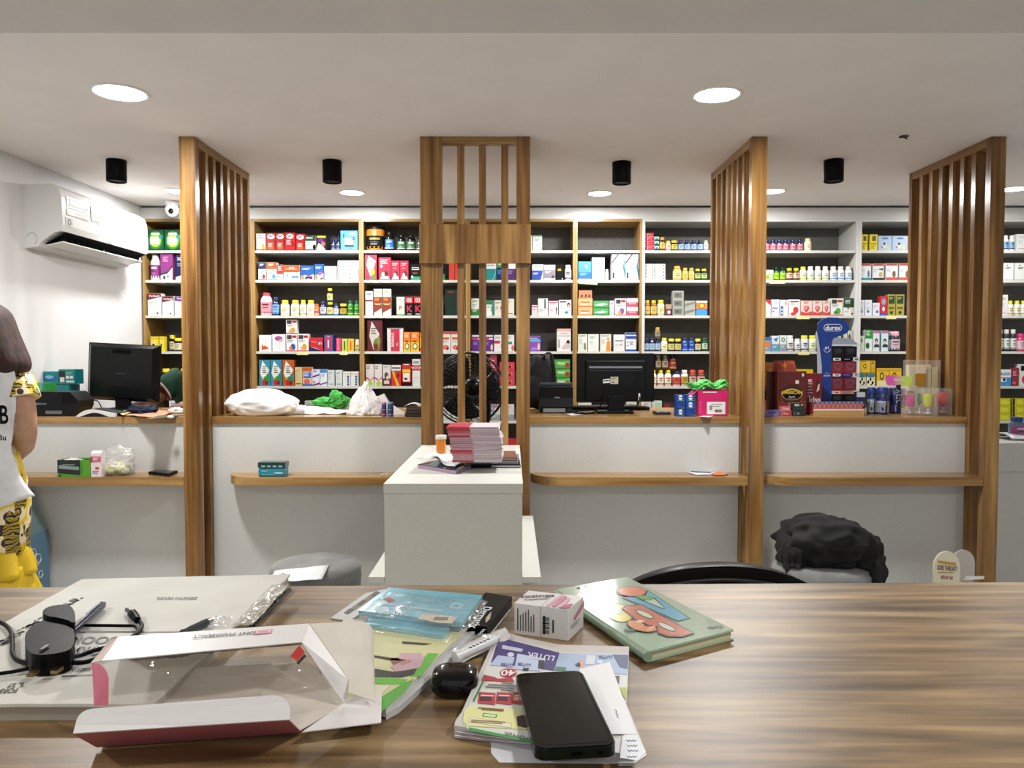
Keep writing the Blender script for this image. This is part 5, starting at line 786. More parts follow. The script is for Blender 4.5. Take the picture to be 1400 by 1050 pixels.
m = MB(); m.box((x0, y, CZ+E5), (x1, y+.11, CZ+.014), mt('1a1c20', .4), bev=.003); m.build('body', t)
m = MB(); m.box((x0+.008, y+.08, CZ+.0142), (x1-.008, y+.1, CZ+.016), mt('5a625a', .2)); m.build('display', t)
m = MB()
for i in range(5):
    for j in range(5): m.box((x0+.008+i*.0155, y+.006+j*.014, CZ+.0142), (x0+.019+i*.0155, y+.016+j*.014, CZ+.018), mt('8a8c90' if (i+j) % 3 else 'c8c8c8', .5))
m.build('key', t)
y = yc(569.5)
for col, (a, b_) in enumerate(((925, 937.5), (938.5, 951.5))):
    for r in range(3):
        x0, x1 = PX(a, y), PX(b_, y); H = (ZY(540, y)-CZ)/3; z0 = CZ+r*H+E5; z1 = z0+H-.001; m = MB(); m.box((x0, y+.002*r, z0), (x1, y+.055, z1), mt('1e3f8e', .35))
        M = lambda u, v: V((x0+u*(x1-x0), y+.002*r, z0+v*(z1-z0))); m.art('P 5a9a5a 30 10 90 20 70 34 40 30;E 48 66 36 22 dfe6f0;R 16 60 80 72 24489c;L 14 24 60 1 lblue' if (r+col) % 2 == 0 or r == 2 else 'R 4 6 96 90 1a3684;R 20 30 60 40 3a62b8;P 3a7a3a 40 6 96 10 90 30', M, (x1-x0)/(z1-z0), (0, -.0007, 0))
        tag(m.build('tablet_box'), ['bottom', 'middle', 'top'][r]+' blue and white box in '+('left' if col == 0 else 'right')+' stack beside pink box', 'box', 'stacked blue boxes beside the pink box')
y = yc(569); x0, x1 = PX(955, y), PX(995.5, y); zt = ZY(534, y)
t = thing('pink_carton', 'large hot pink carton with white barcode label on third counter', 'box', ((x0+x1)/2, y+.06, CZ))
m = MB(); m.box((x0, y, CZ+E5), (x1, y+.13, zt), mt('c81c64', .4)); M = lambda u, v: V((x0+u*(x1-x0), y, CZ+v*(zt-CZ))); m.art('L 16 92 50 1 white;R 4 10 12 60 d83a7e;R 0 0 100 2 9a1048', M, 1.2, (0, -.0007, 0)); m.build('carton', t)
m = MB(); m.art('R 30 8 92 56 e4e4e0;L 44 44 40 2 grey;R 56 16 80 26 2a2a2a;R 38 24 48 42 8a8a8a;R 58 16 59 26 e4e4e0;R 64 16 65 26 e4e4e0;R 70 16 71 26 e4e4e0;R 75 16 76 26 e4e4e0', M, 1.2, (0, -.0014, 0)); m.build('barcode_label', t)
m = MB(); m.slab([V((x0, y, zt+.0005)), V((x0-.035, y+.005, zt-.03)), V((x0-.035, y+.12, zt-.03)), V((x0, y+.125, zt+.0005))], (0, 0, .002), mt('d02870', .4)); m.build('side_flap', t)
GB = noisy('green_bag', '3fa545', '6ad06a', 40, .35, .2)
m = MB(); m.blob(((x0+x1)/2-.01, y+.065, zt+.024), (.1, .055, .03), GB, .4, 2.6, 17, 5, zt+.004, lambda p, d: V((p.x, p.y, p.z+.012*math.sin(p.x*60)))); tag(m.build('green_plastic_bag'), 'crumpled bright green plastic bag on top of pink carton', 'bag')
sheet('receipt', 'small pinkish receipt in front of the pink carton', 'paper', [(955, 570), (968, 567.8), (978, 568.3), (970, 571)], CZ, .001, mt('e8d8d8', .6))
# ---------------------------------------------------------------- fourth counter, display items
def blue_stand():
    y = yc(565); X = lambda p: PX(p, y); Z = lambda p: ZY(p, y); bl = mt('143a8c', .35, coat=.2)
    t = thing('display_stand', 'tall blue cardboard display stand with rounded white-lettered header', 'display stand', (X(1145), y+.1, CZ))
    out = [(1119, 548), (1125.5, 548), (1125, 500), (1121, 470), (1117.5, 452), (1118, 442), (1124, 436), (1132, 434), (1145, 434.5), (1155, 439), (1161, 448), (1158, 455), (1150, 459), (1140, 461), (1137, 466), (1137, 549), (1125.5, 549)]
    pts = [V((X(a), y, Z(b_))) for a, b_ in out[2:]]; m = MB(); m.slab(pts, (0, .012, 0), bl)
    hb_ = m.build('header_board', t)
    m = MB(); pl = [(1116.5, 549), (1125.3, 549), (1124.7, 500), (1120.7, 470), (1117.3, 453), (1115.8, 458), (1118.5, 480), (1119.5, 510)]
    m.slab([V((X(a)-.001, y+.006, Z(b_))) for a, b_ in reversed(pl)], (0, .01, 0), mt('b8bcc8', .4)); m.build('edge_panel', t)
    m = MB(); c = V((X(1138), y-.001, Z(448))); w, h = X(1150.5)-X(1125.5), .042
    def pill(w, h, o):
        r = h/2; return [V((c.x+(w/2-r)*(1 if math.cos(a) > 0 else -1)+r*math.cos(a), y-o, c.z+r*math.sin(a))) for a in [2*PI*(i+.5)/24 for i in range(24)]]
    m.poly(pill(w, h, .001), mt('f0f0f4')); m.poly(pill(w-.006, h-.006, .0016), bl); M = lambda u, v: V((c.x-w/2+u*w, y, c.z-h/2+v*h)); m.text('durex', M, .62, mt('f4f4f8'), .5, .46, w/h, V((0, -.0024, 0))); m.build('logo', hb_)
    m = MB(); q = V((X(1130.5), y-.001, Z(477))); M = lambda u, v: q+V(((u-.5)*.05, 0, (v-.5)*.05)); m.text('#1', M, .34, mt('d8dcf0'), .5, .62, 1, V((0, -.001, 0))); m.tube([q+V((.019*math.cos(a), -.001, .019*math.sin(a))) for a in [PI*(1.0+i/8) for i in range(9)]], .0016, mt('d8dcf0'), 5)
    q = V((X(1131), y-.001, Z(512))); M = lambda u, v: q+V(((u-.5)*.04, 0, (v-.5)*.04)); m.text('find', M, .3, mt('7a8ac8'), .5, .7, 1, V((0, -.001, 0))); m.text('yours', M, .3, mt('d8dcf0'), .5, .36, 1, V((0, -.001, 0))); m.build('slogan', hb_)
    # shelves
    x0, x1 = X(1137.5), X(1175.5)
    m = MB(); m.box((x0, y+.09, CZ+E5), (x1-.004, y+.1, Z(470)), mt('1a2a5a', .5)); m.build('back_board', t)
    for i, (py, cl, tx) in enumerate(((489, '16171c', 0), (510.5, '3a2a78', 0), (534.5, 'c88a4a', 0))):
        m = MB(); z = Z(py); m.box((x0, y, z-.0185), (x1, y+.002, z+.0008), mt(cl, .4)); m.box((x0, y+.002, z-.003), (x1-.004, y+.089, z), mt('c8ccd4', .4))
        M = lambda u, v: V((x0+u*(x1-x0), y, z-.018+v*.018)); m.art('R 4 6 32 92 e4e4e6;R 12 30 26 70 %s;R 76 6 99 92 e4e4e6;R 82 30 94 70 dgrey;R 44 40 64 60 lilac' % ('dgrey' if i == 0 else 'c84a5a'), M, 7.5, (0, -.0007, 0)); m.build('shelf_tray', t)
    m = MB(); m.slab([V((x0, y+.004, Z(461))), V((x0, y+.004, Z(470.5))), V((x1-.01, y+.004, Z(470.5))), V((x1-.045, y+.004, Z(463)))], (0, .08, 0), mt('9aa2b4', .4)); m.box((x0, y, Z(473)), (x1-.004, y+.085, Z(470.6)), mt('d8dade', .4)); m.build('top_cover', t)
    g = 'small boxes in the blue display stand'
    for r, (py, pt, bc, sp, nm) in enumerate(((488.5, 473.6, '17181c', 'E 50 60 22 34 2a2c34;L 20 30 60 1 dgrey', 'black'), (510, 494, '8e2030', 'E 50 60 24 36 5a6a78;E 50 60 18 30 8a2a3a;L 20 24 60 1 salmon', 'dark red'), (534, 516, '7a1c2a', 'E 50 60 24 36 5a6a78;E 50 60 18 30 7a2a34;L 20 24 60 1 salmon', 'wine red'), (553, 538, '141518', 'E 50 60 22 34 2a2c30;L 20 24 60 1 grey', 'plain black'))):
        for i, (a, b_) in enumerate(((1138.2, 1154.5), (1155.2, 1172))):
            x0_, x1_ = X(a), X(b_); z0, z1 = Z(py)+.0006, Z(pt); z0 = max(z0, CZ+.001)
            m = MB(); m.box((x0_, y+.006, z0), (x1_, y+.05, z1), mt(bc, .35)); M = lambda u, v: V((x0_+u*(x1_-x0_), y+.006, z0+v*(z1-z0))); m.art(sp, M, (x1_-x0_)/(z1-z0), (0, -.0006, 0))
            tag(m.build('condom_box'), ('left ' if i == 0 else 'right ')+nm+' box on '+['top', 'second', 'third', 'lowest'][r]+' tray of the blue stand', 'box', g)
blue_stand()
# wooden look base tray with small tubes
y = yc(568.5); x0, x1 = PX(1113.5, y), PX(1183, y); zt = ZY(549.5, y)
t = thing('acrylic_tray', 'long clear tray of pink-topped lip balms in front of blue stand', 'tray', ((x0+x1)/2, y+.03, CZ))
m = MB(); m.box((x0, y, CZ+E5), (x1, y+.002, CZ+.028), mt('c8a060', .4)); m.box((x0, y+.002, CZ+E5), (x1, y+.06, CZ+.004), mt('c8a060', .5)); m.box((x0, y-.001, CZ+.0285), (x1, y+.002, CZ+.038), mt('e2dcd2', .4)); m.box((x0, y+.0585, CZ+.004), (x1, y+.06, CZ+.06), mt('8a2a34', .5))
for i in range(22): u = x0+.012+i*(x1-x0-.02)/22; m.box((u, y-.0006, CZ+.004), (u+.0012, y, CZ+.027), mt('8a6430'))
m.build('holder', t)
for i in range(22):
    u = x0+.008+i*(x1-x0-.012)/22; m = MB(); m.box((u, y+.008, CZ+.0045), (u+.0115, y+.03, zt-.012), mt('b85a5a' if i % 2 else 'c87a70', .4)); m.box((u, y+.0075, zt-.0118), (u+.0115, y+.0305, zt), mt('5a5a80' if i % 2 == 0 else '8a90b0', .4)); o = m.build('lip_balm')
    tag(o, ('upright pink and grey lip balm in the long tray in front of blue stand'), 'lip balm', 'lip balms in the long clear tray')
# dark red cartons left of the stand
cbox(1063.5, 1103, 507.5, 568.5, .06, '5a1812', 'R 0 0 2 100 8a3a2a;C 50 44 26 7a3018;C 4 10 24 7a3018;C 96 10 24 7a3018;C 50 -12 26 6a2612;C 50 48 24 3a1210;R 62 72 74 80 d8c8c0;R 26 78 34 96 3a3030;E 88 92 4 4 d8d0c8;E 50 48 13 36 c8a83a;E 50 47 11 33 1c1210;T 50 52 7 e0c040 AMERICAN;T 50 42 6 a8a8a8 dark;R 36 22 76 30 8a6a5a', 'large dark red carton with gold oval emblem left of blue stand')
y = yc(568.5)+.0615
m = MB(); x0, x1 = PX(1052, y), PX(1090, y); z0, z1 = CZ+E5, ZY(493, y); m.box((x0, y, z0), (x1, y+.05, z1-.06), mt('4a1210', .4)); m.slab([V((x0+.02, y, z1-.0595)), V((x1, y, z1-.0595)), V((x1-.01, y+.02, z1)), V((x0+.03, y+.02, z1))], (0, .006, 0), mt('a8482c', .4))
M = lambda u, v: V((x0+.025+u*(x1-x0-.03), y+v*.02, z1-.0595+v*.0595)); m.art('C 24 20 46 8a3024;C 80 20 46 8a3024;R 40 80 60 90 2a0c0a;P c87a3a 44 50 52 30 60 50 52 100', M, 2.2, (0, -.0012, .0)); tag(m.build('header_carton'), 'dark red carton with raised orange patterned header flap', 'box')
cbox(1102.5, 1124.5, 510.5, 567, .045, '74121c', 'T 24 84 9 e8d8d8 at;L 8 74 34 5 c89a9a;E 74 66 20 14 4a1014;P e0b8a0 66 54 84 60 86 76 74 72;P 3a2018 60 56 68 60 72 80 64 74;T 56 36 14 f0e4e4 kiss;L 30 24 30 1 c86a6a', 'dark red carton with white kiss lettering beside blue stand')
cbox(1040, 1066, 496, 560, .05, 'd88a34', 'R 0 70 100 78 e8b04a;R 0 0 100 50 7a3a4a;E 50 60 30 8 e8c080', 'orange carton against the third screen behind navy boxes')
S4 = [(1043, 1066, 522, 540, .10, 'navy', 'P 2a5a9a 0 60 80 90 60 40 0 20;P e0e0e8 70 100 84 100 100 20 96 10', 'navy and white flip-top box against third screen', 559),
      (1045, 1061, 533, 562, .05, '1a2048', 'R 10 60 90 80 2a3a78', 'plain navy box low against third screen', 565),
      (1050, 1067.5, 528, 546, .05, '3c2468', 'L 14 80 40 1 lilac;R 30 40 70 50 lilac', 'dark violet box on top of the violet pair', 0),
      (1050, 1068.5, 547, 567, .05, '442a72', 'R 0 50 100 54 2a1a4a;L 20 80 40 1 lilac;L 20 30 50 1 lilac', 'dark violet box under the other violet box', 567.5)]
for a, b_, t0, t1, d, cl, sp, lb, pb in S4[:2]: cbox(a, b_, t0, pb, d, cl, sp, lb, group='small boxes left of the red cartons')
g = 'small boxes left of the red cartons'
def stack(px0, px1, pybase, levels, dep=.045):
    y = yc(pybase); x0, x1 = PX(px0, y), PX(px1, y); z = CZ+E5
    for pt, cl, sp, lb, dx in levels:
        z1 = ZY(pt, y); m = MB(); m.box((x0+dx, y, z), (x1+dx, y+dep, z1), mt(cl, .4)); M = lambda u, v: V((x0+dx+u*(x1-x0), y, z+v*(z1-z))); m.art(sp, M, (x1-x0)/(z1-z), (0, -.0006, 0)); tag(m.build('small_product_box'), lb, 'box', g); z = z1+.0008
stack(1052, 1068, 566.2, [(556.5, '2a2450', 'L 14 60 60 1 lilac', 'navy box beneath the grey TROJAN box', 0), (546.5, '6a7478', 'R 0 10 100 90 5a6468;T 50 50 50 e0e4e4 TROJAN', 'grey box lettered TROJAN left of red cartons', 0), (538, '3c2468', 'L 14 60 40 1 lilac', 'lower dark violet box on the grey TROJAN box', 0), (528, '442a72', 'R 30 30 70 50 lilac;L 10 80 40 1 lilac', 'upper dark violet box above the grey TROJAN box', 0)])
stack(1041, 1048.5, 568.8, [(561.5, 'b8a8a0', 'R 20 20 80 60 8a7a70', 'bottom beige box of stack against third screen', 0), (554.5, 'c87a6a', 'L 14 60 60 1 white', 'middle salmon box of stack against third screen', 0), (547, 'b05a5a', 'L 14 60 60 1 white', 'top rose box of stack against third screen', 0)])
stack(1049, 1067, 569, [(560.5, '8a7ac8', 'T 44 60 40 5a3a9a Fiesta;P c8c0e8 50 10 90 20 70 40', 'lilac box at front left of small boxes', 0)])
stack(1068, 1083.5, 569, [(561.7, 'b03a48', 'T 50 50 44 e8b0b0 Kiss;R 0 0 20 100 c86a70', 'lower rose red flat box at front', 0), (555.5, 'c86a74', 'T 60 50 50 f0d0d0 Rose;R 0 0 100 12 e0a0a0', 'upper rose pink flat box at front', -.006)])
stack(1084.5, 1100.5, 569, [(561, '23282a', 'R 40 30 60 60 8a9090;R 6 10 30 80 3a4a48', 'lower black green box at front', 0), (551.5, '1c2422', 'R 20 60 60 90 b8bcb8;E 84 76 8 12 d8c0c0;R 10 10 90 40 2a3a36', 'upper black green box at front', -.002)])
cbox(1172, 1184, 536, 567, .04, '1c2452', 'R 0 78 100 100 c8ccd4;R 10 40 90 46 c8b040;R 0 0 100 6 black', 'narrow navy and white box right of the long tray')
# navy bottles with silver sleeve
for i, (a, b_, t0, pb) in enumerate(((1189, 1202.5, 530, 566.5), (1203, 1220.5, 530, 567))):
    y = yc(pb); x0, x1 = PX(a, y), PX(b_, y); z1 = ZY(t0, y); r = (x1-x0)/2; c = V(((x0+x1)/2, y+r, CZ+E5)); h = z1-CZ
    m = MB(); m.lathe([(r*.86, 0), (r*.95, .01), (r*.95, h*.5), (r*.7, h*.76), (r*.68, h*.8)], c, mt('1a2c66', .2, coat=.4), 22); o = m.build('mouthwash_bottle')
    m = MB(); m.lathe([(r*.8, h*.8), (r*.8, h*.97), (r*.7, h)], c, mt('1c3a8a', .35), 22); m.build('cap', o)
    m = MB(); 
    def S_(u, v): a_ = -PI*.95+PI*.9*u; w = .25+.75*abs(math.sin(v*PI*1.1)); return c+V((math.cos(a_)*(r*.96*(1 if v < .6 else 1-.3*(v-.6)/.4)+.0015), math.sin(a_)*(r*.96*(1 if v < .6 else 1-.3*(v-.6)/.4)+.0015), h*(.08+v*.62)))
    m.grid(S_, 14, 10, mt('a8b4be', .25, .5))
    for q, cl in (([(.5, .0), (.6, .0), (.62, .6), (.5, .7)], '2a1c22'), ([(.2, .9), (.36, .9), (.45, .5), (.38, .5)], '2a3a6a'), ([(.7, .95), (.8, .95), (.6, .55), (.55, .6)], '2a3a6a'), ([(.3, .1), (.42, .1), (.42, .3), (.3, .3)], '18204a')): m.poly([S_(*p)+V((0, -.0012, 0)) for p in q], mt(cl))
    m.build('sleeve_label', o); tag(o, ('narrower' if i == 0 else 'wider')+' navy bottle with silver label and blue cap', 'bottle', 'navy bottles with silver labels')
y = yc(566); x0, x1 = PX(1220.5, y), PX(1236.5, y); z1 = ZY(531, y); r = (x1-x0)/2; c = V(((x0+x1)/2, y+r, CZ+E5)); h = z1-CZ
m = MB(); m.lathe([(r*.95, 0), (r, .003), (r, h-.003), (r*.95, h)], c, mt('1a2a60', .3, coat=.3), 26); o = m.build('canister')
m = MB(); m.lathe([(r*.9, h+.0003), (r*.9, h+.003), (r*.8, h+.004)], c, mt('8a90a8', .3, .5), 26); m.build('lid', o)
m = MB(); M = lambda u, v: V((c.x-r*.95+u*r*1.9, c.y-math.sqrt(max(0, r*r-(r*.95*(2*u-1))**2)), CZ+v*h)); m.text('VIVIDERM', M, .28, mt('b0b8d8'), .7, .5, 2*r/h, V((0, -.0015, 0)), rot=PI/2, sq=.55); m.art('R 8 10 34 34 8a94b8;L 14 84 26 2 8a94b8', M, 2*r/h, (0, -.001, 0)); m.build('print', o); tag(o, 'navy blue canister with vertical white lettering', 'canister')
# pink-lime sign
y = 4.262; X = lambda p: PX(p, y); Z = lambda p: ZY(p, y)
GRAD = bpy.data.materials.new('pink_to_lime'); GRAD.use_nodes = True; nt = GRAD.node_tree; tc = nt.nodes.new('ShaderNodeTexCoord'); sp = nt.nodes.new('ShaderNodeSeparateXYZ'); rp = nt.nodes.new('ShaderNodeValToRGB'); nt.links.new(tc.outputs['Generated'], sp.inputs[0]); nt.links.new(sp.outputs[0], rp.inputs[0]); nt.links.new(rp.outputs[0], nt.nodes['Principled BSDF'].inputs['Base Color'])
rp.color_ramp.elements[0].color = rgb('d858b0'); rp.color_ramp.elements[0].position = .3; rp.color_ramp.elements[1].color = rgb('c0d858'); rp.color_ramp.elements[1].position = .7
t = thing('small_sign', 'pink to lime sign card standing on a dark clip', 'sign', (X(1229), y, CZ))
m = MB(); m.slab([V((X(a), y, Z(b_))) for a, b_ in ((1214, 526.5), (1226, 527.5), (1226.5, 526), (1233, 526), (1233.5, 527.5), (1246, 527.5), (1248, 514.5), (1211, 513), (1212, 522))], (0, .003, 0), GRAD); m.build('card', t)
M = lambda u, v: V((X(1223)+u*(X(1236)-X(1223)), y, Z(521)+v*(Z(517)-Z(521)))); m = MB(); m.text('beurer', M, .9, mt('f4f0f4'), .5, .5, 3.2, V((0, -.001, 0))); m.build('lettering', t)
m = MB(); zl = CZ+h+.0045; m.box((X(1227), y+.0035, zl), (X(1233), y+.009, Z(519)), mt('1a1a20', .4)); m.box((X(1224), y, zl), (X(1233), y+.02, zl+.003), mt('1a1a20', .4)); m.build('stand', t)
# clear blister packs with coloured cups
PK = film('blister_pack', 'e8e8e8', .14, .05, .9)
def blister(a, b_, t0, pb, inner, label, dep=.05, kind=0):
    y = yc(pb); x0, x1 = PX(a, y), PX(b_, y); z1 = ZY(t0, y); h = z1-CZ
    t = thing('blister_pack', label, 'blister pack', ((x0+x1)/2, y+dep/2, CZ), 'clear blister packs on the right counter')
    m = MB(); m.box((x0, y, CZ+E5), (x1, y+dep, z1), PK, bev=.006); m.build('clear_shell', t)
    for q, (u0, u1, v0, v1, cl, sh) in enumerate(inner):
        r = (u1-u0)*(x1-x0)/2; c = V((x0+(u0+u1)/2*(x1-x0), y+dep/2, CZ+.002+v0*h)); hh = (v1-v0)*h; m = MB(); r = min(r, dep*.42) if sh != 'sq' else r
        if sh == 'cup': m.lathe([(r*.7, 0), (r*.95, hh*.25), (r, hh*.85), (r*.9, hh)], c, mt(cl, .35), 20, sx=(u1-u0)*(x1-x0)/2/r)
        elif sh == 'foot': m.lathe([(r*.8, 0), (r*.8, hh*.2), (r*.25, hh*.4), (r*.5, hh)], c, mt(cl, .3), 20)
        elif sh == 'sq': m.box((c.x-r, c.y-dep*.3, c.z), (c.x+r, c.y+dep*.3, c.z+hh), mt(cl, .5), bev=.003)
        elif sh == 'egg': m.lathe([(r*.2, 0), (r, hh*.35), (r, hh*.7), (r*.4, hh)], c, mt(cl, .2, coat=.5), 16)
        m.build('inner_cup', t)
    return t
blister(1239, 1256.5, 531, 567.5, [(.12, .92, .3, .74, 'e03a9a', 'cup'), (.2, .85, .06, .24, 'b8a8b0', 'foot'), (.35, .8, .76, .9, 'c8b0b0', 'sq')], 'clear pack with a pink cup beside navy canister')
blister(1257, 1265, 530, 567.5, [(.1, .9, .34, .8, '1e8a3a', 'egg'), (.1, .9, .04, .24, 'e0e0e0', 'foot')], 'narrow clear pack with green insert between pink and lime', .035)
blister(1265.6, 1284, 530, 568.5, [(.06, .76, .3, .76, 'd8e01e', 'cup'), (.1, .8, .05, .24, 'e0d0dc', 'foot'), (.8, .96, .3, .8, 'd89a7a', 'sq')], 'clear pack with a lime yellow cup')
blister(1285.5, 1304, 531, 567.5, [(.1, .84, .32, .82, 'e0404a', 'cup'), (.12, .8, .06, .3, 'e0b8c8', 'foot')], 'clear pack with a coral red cup at counter end')
y = yc(565.6)
bigpack = blister(1243, 1287, 492, 565.6, [(.05, .74, .05, .9, 'e8dcb0', 'sq'), (.77, .95, .05, .85, 'e0d09a', 'sq')], 'large clear pack holding cream breast pads behind the coloured cups', .07)
m = MB(); a0, a1 = PX(1252, y), PX(1266, y); m.box((a0, y-.002, ZY(527, y)), (a1, y-.0003, ZY(511, y)), mt('b8862a', .4)); m.box((a0, y-.002, ZY(510.6, y)), (a1, y-.0003, ZY(500, y)), mt('ecd8c0', .4)); m.build('product_label', bigpack)
# ---- right edge: tray and bottle on reception counter
y = 4.5; zc = z1 = ZY(606, 4.3); x = PX(1397, y)
o = bottle(PX(1389, y), PX(1410, y), zc+.001, ZY(571, y), y, ['6a86a0', '24408a', 'b05a92', 'e0e0f0'], 'pill', 'water_bottle'); tag(o, 'blue-capped drink bottle at the right edge on plain white counter', 'bottle')
m = MB(); a0 = PX(1369, 4.5)+.02; m.grid(lambda u, v: V((a0+u*.5, 4.42+v*.22, zc+.003+.035*(1-u*.8)*(1 if v > .0 else 1)*math.sin(min(1, v*1.2)*PI*.9+.2)*.9)), 16, 12, mt('d4d8dc', .3)); tag(m.build('white_tray', mods=[SOL(.002, 1)]), 'white curved plastic tray on the plain counter at right edge', 'tray')
# ---------------------------------------------------------------- on the plinth
PZT = .98
def pq(px, py, h=0): return PZ(px, py, PZT+h)
c = pq(603, 627); 
t = thing('pill_bottle', 'orange prescription bottle with white lid on the plinth', 'pill bottle', c)
h = P(603, 595, c.y).z-PZT; r = 6.6*c.y/F; ORG = mt('f08a10', .12, coat=.5)
m = MB(); m.lathe([(r*.94, 0), (r, .003), (r, h*.86)], c+V((0, 0, E5)), ORG, 26); vial = m.build('vial', t)
m = MB(); m.lathe([(r*1.12, h*.84), (r*1.14, h*.86), (r*1.14, h*.99), (r*1.08, h)], c, mt('e8e4dc', .35), 26); m.build('lid', t)
y = 3.05; N = 17; zt = P(650, 583, y+.02).z; xl, xr = PX(617, y), PX(687, y); z = PZT+.041
zz = z; dz = (zt-z)/N
for i in range(N):
    j = random.uniform(-.004, .004); k = i/N; sh = -.02*max(0, k-.35)*1.6; x0, x1 = xl+sh+j+(.006 if i < 4 else 0), xr-.0+j-(.026*max(0, k-.4))
    m = MB(); cols = ['c87a88', 'd8b0b8', 'e0d4d8', 'c85a64', 'd8c0c8', 'd0a8b8', 'e4dce0'][i % 7]; z0 = zz+i*dz; z1 = z0+dz-.0006
    m.box((x0, y, z0), (x1, y+.2, z1), mt('dcc8d0' if i % 3 else 'e6dfe2', .5))
    xm = x0+(x1-x0)*.44; rd = ['c83a48', 'c84a58', 'b83a48', 'd8909a', 'c86a78'][i % 5] if (i > 11 or 2 < i < 6 or i in (0,)) else 'c8a0ac'
    m.box((x0, y-.0006, z0+.0004), (xm, y, z1-.0004), mt(rd, .5)); m.box((x0, y-.0004, z1), (xm, y+.19, z1+.0003), mt('c83a48', .4)); m.box((xm, y-.0006, z0+dz*.3), (x1, y, z0+dz*.5), mt('b890a8', .5)); c_ = V((x0+x1, 2*y+.2, 0))/2; R_ = Matrix.Rotation(random.uniform(-.035, .035), 3, 'Z'); m.v = [R_@(v-c_)+c_ for v in m.v]
    tag(m.build('brochure'), 'pink and red brochure number %d from the bottom of the plinth pile' % (i+1) if 0 else ('%s brochure in the pink and red pile on the plinth' % (['lowest', 'second lowest', 'third from bottom', 'fourth from bottom', 'fifth from bottom', 'sixth from bottom', 'seventh from bottom', 'eighth from bottom', 'middle', 'eighth from top', 'seventh from top', 'sixth from top', 'fifth from top', 'fourth from top', 'third from top', 'second highest', 'topmost'][i])), 'brochure', 'pile of pink and red brochures on the plinth')
# magazines under the pile
for i, (a, b_, cl, lb) in enumerate(((640, 711, '18181c', 'bottom black-covered magazine under the brochure pile'), (644, 709, '8a8a90', 'grey-edged magazine above the black magazine'), (636, 706, '7a4a3a', 'brown-covered magazine directly under pink brochures'))):
    y2 = pq(675, 640).y; x0, x1 = PX(a, y2), PX(b_, y2); z0 = PZT+E5+i*.0135; m = MB(); m.box((x0, y2+.012*i, z0), (x1, y2+.25, z0+.0128), mt(cl, .45), rz=(.02, -.03, .03)[i]); m.box((x0+(x1-x0)*.45, y2+.012*i-.0004, z0+.003), (x1, y2+.012*i, z0+.01), mt(['c8c8cc', 'b8b8bc', 'c8a890'][i]), rz=0)
    tag(m.build('magazine'), lb, 'magazine', 'magazines under the brochure pile')
y2 = pq(675, 640).y+.02; m = MB(); m.blob((PX(679, y2), y2+.01, PZT+.0425+.016), (.026, .018, .016), mt('1c1416', .15, coat=.6), .0, 1, 0, 4); tag(m.build('glasses_case'), 'small glossy dark oval case on the magazines', 'case')
q = [(571, 640), (623, 648.5), (652, 637), (606, 632)]
m = MB(); m.slab([pq(a, b_)+V((0, 0, E5)) for a, b_ in q], (0, 0, .013), mt('b898b8', .15, coat=.4)); m.slab([pq(a, b_)+V((0, 0, .0138)) for a, b_ in q], (0, 0, .002), mt('3a3c4a', .1, coat=.5)); tag(m.build('disc_case'), 'flat lilac-edged case at the front of the plinth', 'case')
qq = [pq(576, 637), pq(622, 645), pq(645, 634), pq(600, 626)]
def crump(u, v):
    p = (qq[0]*(1-u)+qq[1]*u)*(1-v)+(qq[3]*(1-u)+qq[2]*u)*v; return p+V((0, 0, .0175+.022*(noise.noise(V((u*3, v*3, 4)))+.35)*(1-.6*abs(2*u-1))+.018*max(0, math.sin(u*5+v*3))))
m = MB(); m.grid(crump, 22, 18, mt('e8ecee', .55)); tag(m.build('crumpled_paper', mods=[SOL(.0008, 1)]), 'crumpled white paper lying on the flat lilac case', 'paper')
# ---------------------------------------------------------------- seating below desk edge
GF = noisy('grey_velvet', '6a6b6a', '7c7d7b', 12, .85, .1, sheen=.3)
def ottoman(px0, px1, pyt, Y, label):
    x0, x1 = PX(px0, Y), PX(px1, Y); r = (x1-x0)/2; z = P(700, pyt, Y+r*.2).z; t = thing('ottoman', label, 'ottoman', ((x0+x1)/2, Y, 0), 'round grey ottomans')
    pr = [(r*.9, .0), (r*.97, .02), (r*.985, z-.1), (r, z-.07), (r*.99, z-.035), (r*.93, z-.012), (r*.8, z-.002), (.001, z)]; m = MB(); m.lathe(pr[:4], ((x0+x1)/2, Y, 0), GF, 40); m.build('body', t)
    m = MB(); m.lathe(pr[3:], ((x0+x1)/2, Y, 0), GF, 40); m.build('seat', t); return (x0+x1)/2, r, z
ox, orr, oz = ottoman(366, 491, 764, 3.55, 'round grey ottoman with white paper on top left of plinth')
qx = [PZ(367, 797, oz+.002), PZ(440, 793, oz+.002), PZ(450, 773, oz+.002), PZ(376, 781, oz+.002)]
m = MB(); m.grid(lambda u, v: (qx[0]*(1-u)+qx[1]*u)*(1-v)+(qx[3]*(1-u)+qx[2]*u)*v+V((0, 0, .003+.004*noise.noise(V((u*3, v*3, 0))))), 10, 8, mt('e6e8ea', .5)); m.v = m.v; tag(m.build('paper_sheet', mods=[SOL(.0008, 1)]), 'white printed paper lying on the left grey ottoman', 'paper')
m = MB(); m.lathe([(.016, 0), (.001, .0012)], PZ(387, 788, oz)+V((0, 0, .009)), mt('6a6c70', .6), 16, sy=.8, sx=.7); tag(m.build('badge_mark'), 'small grey round badge on the paper on left ottoman', 'badge')
ox2, or2, oz2 = ottoman(1062, 1194, 764, 3.62, 'round grey ottoman under the black jacket near right screen')
JK = noisy('black_jacket', '050606', '0a0b0c', 14, .9, .15)
def jz(p, d):
    dx, dy = p.x-ox2, p.y-3.62; rr = math.hypot(dx, dy)
    if rr < or2*.97 and p.z < oz2+.006: p.z = oz2+.006
    return p
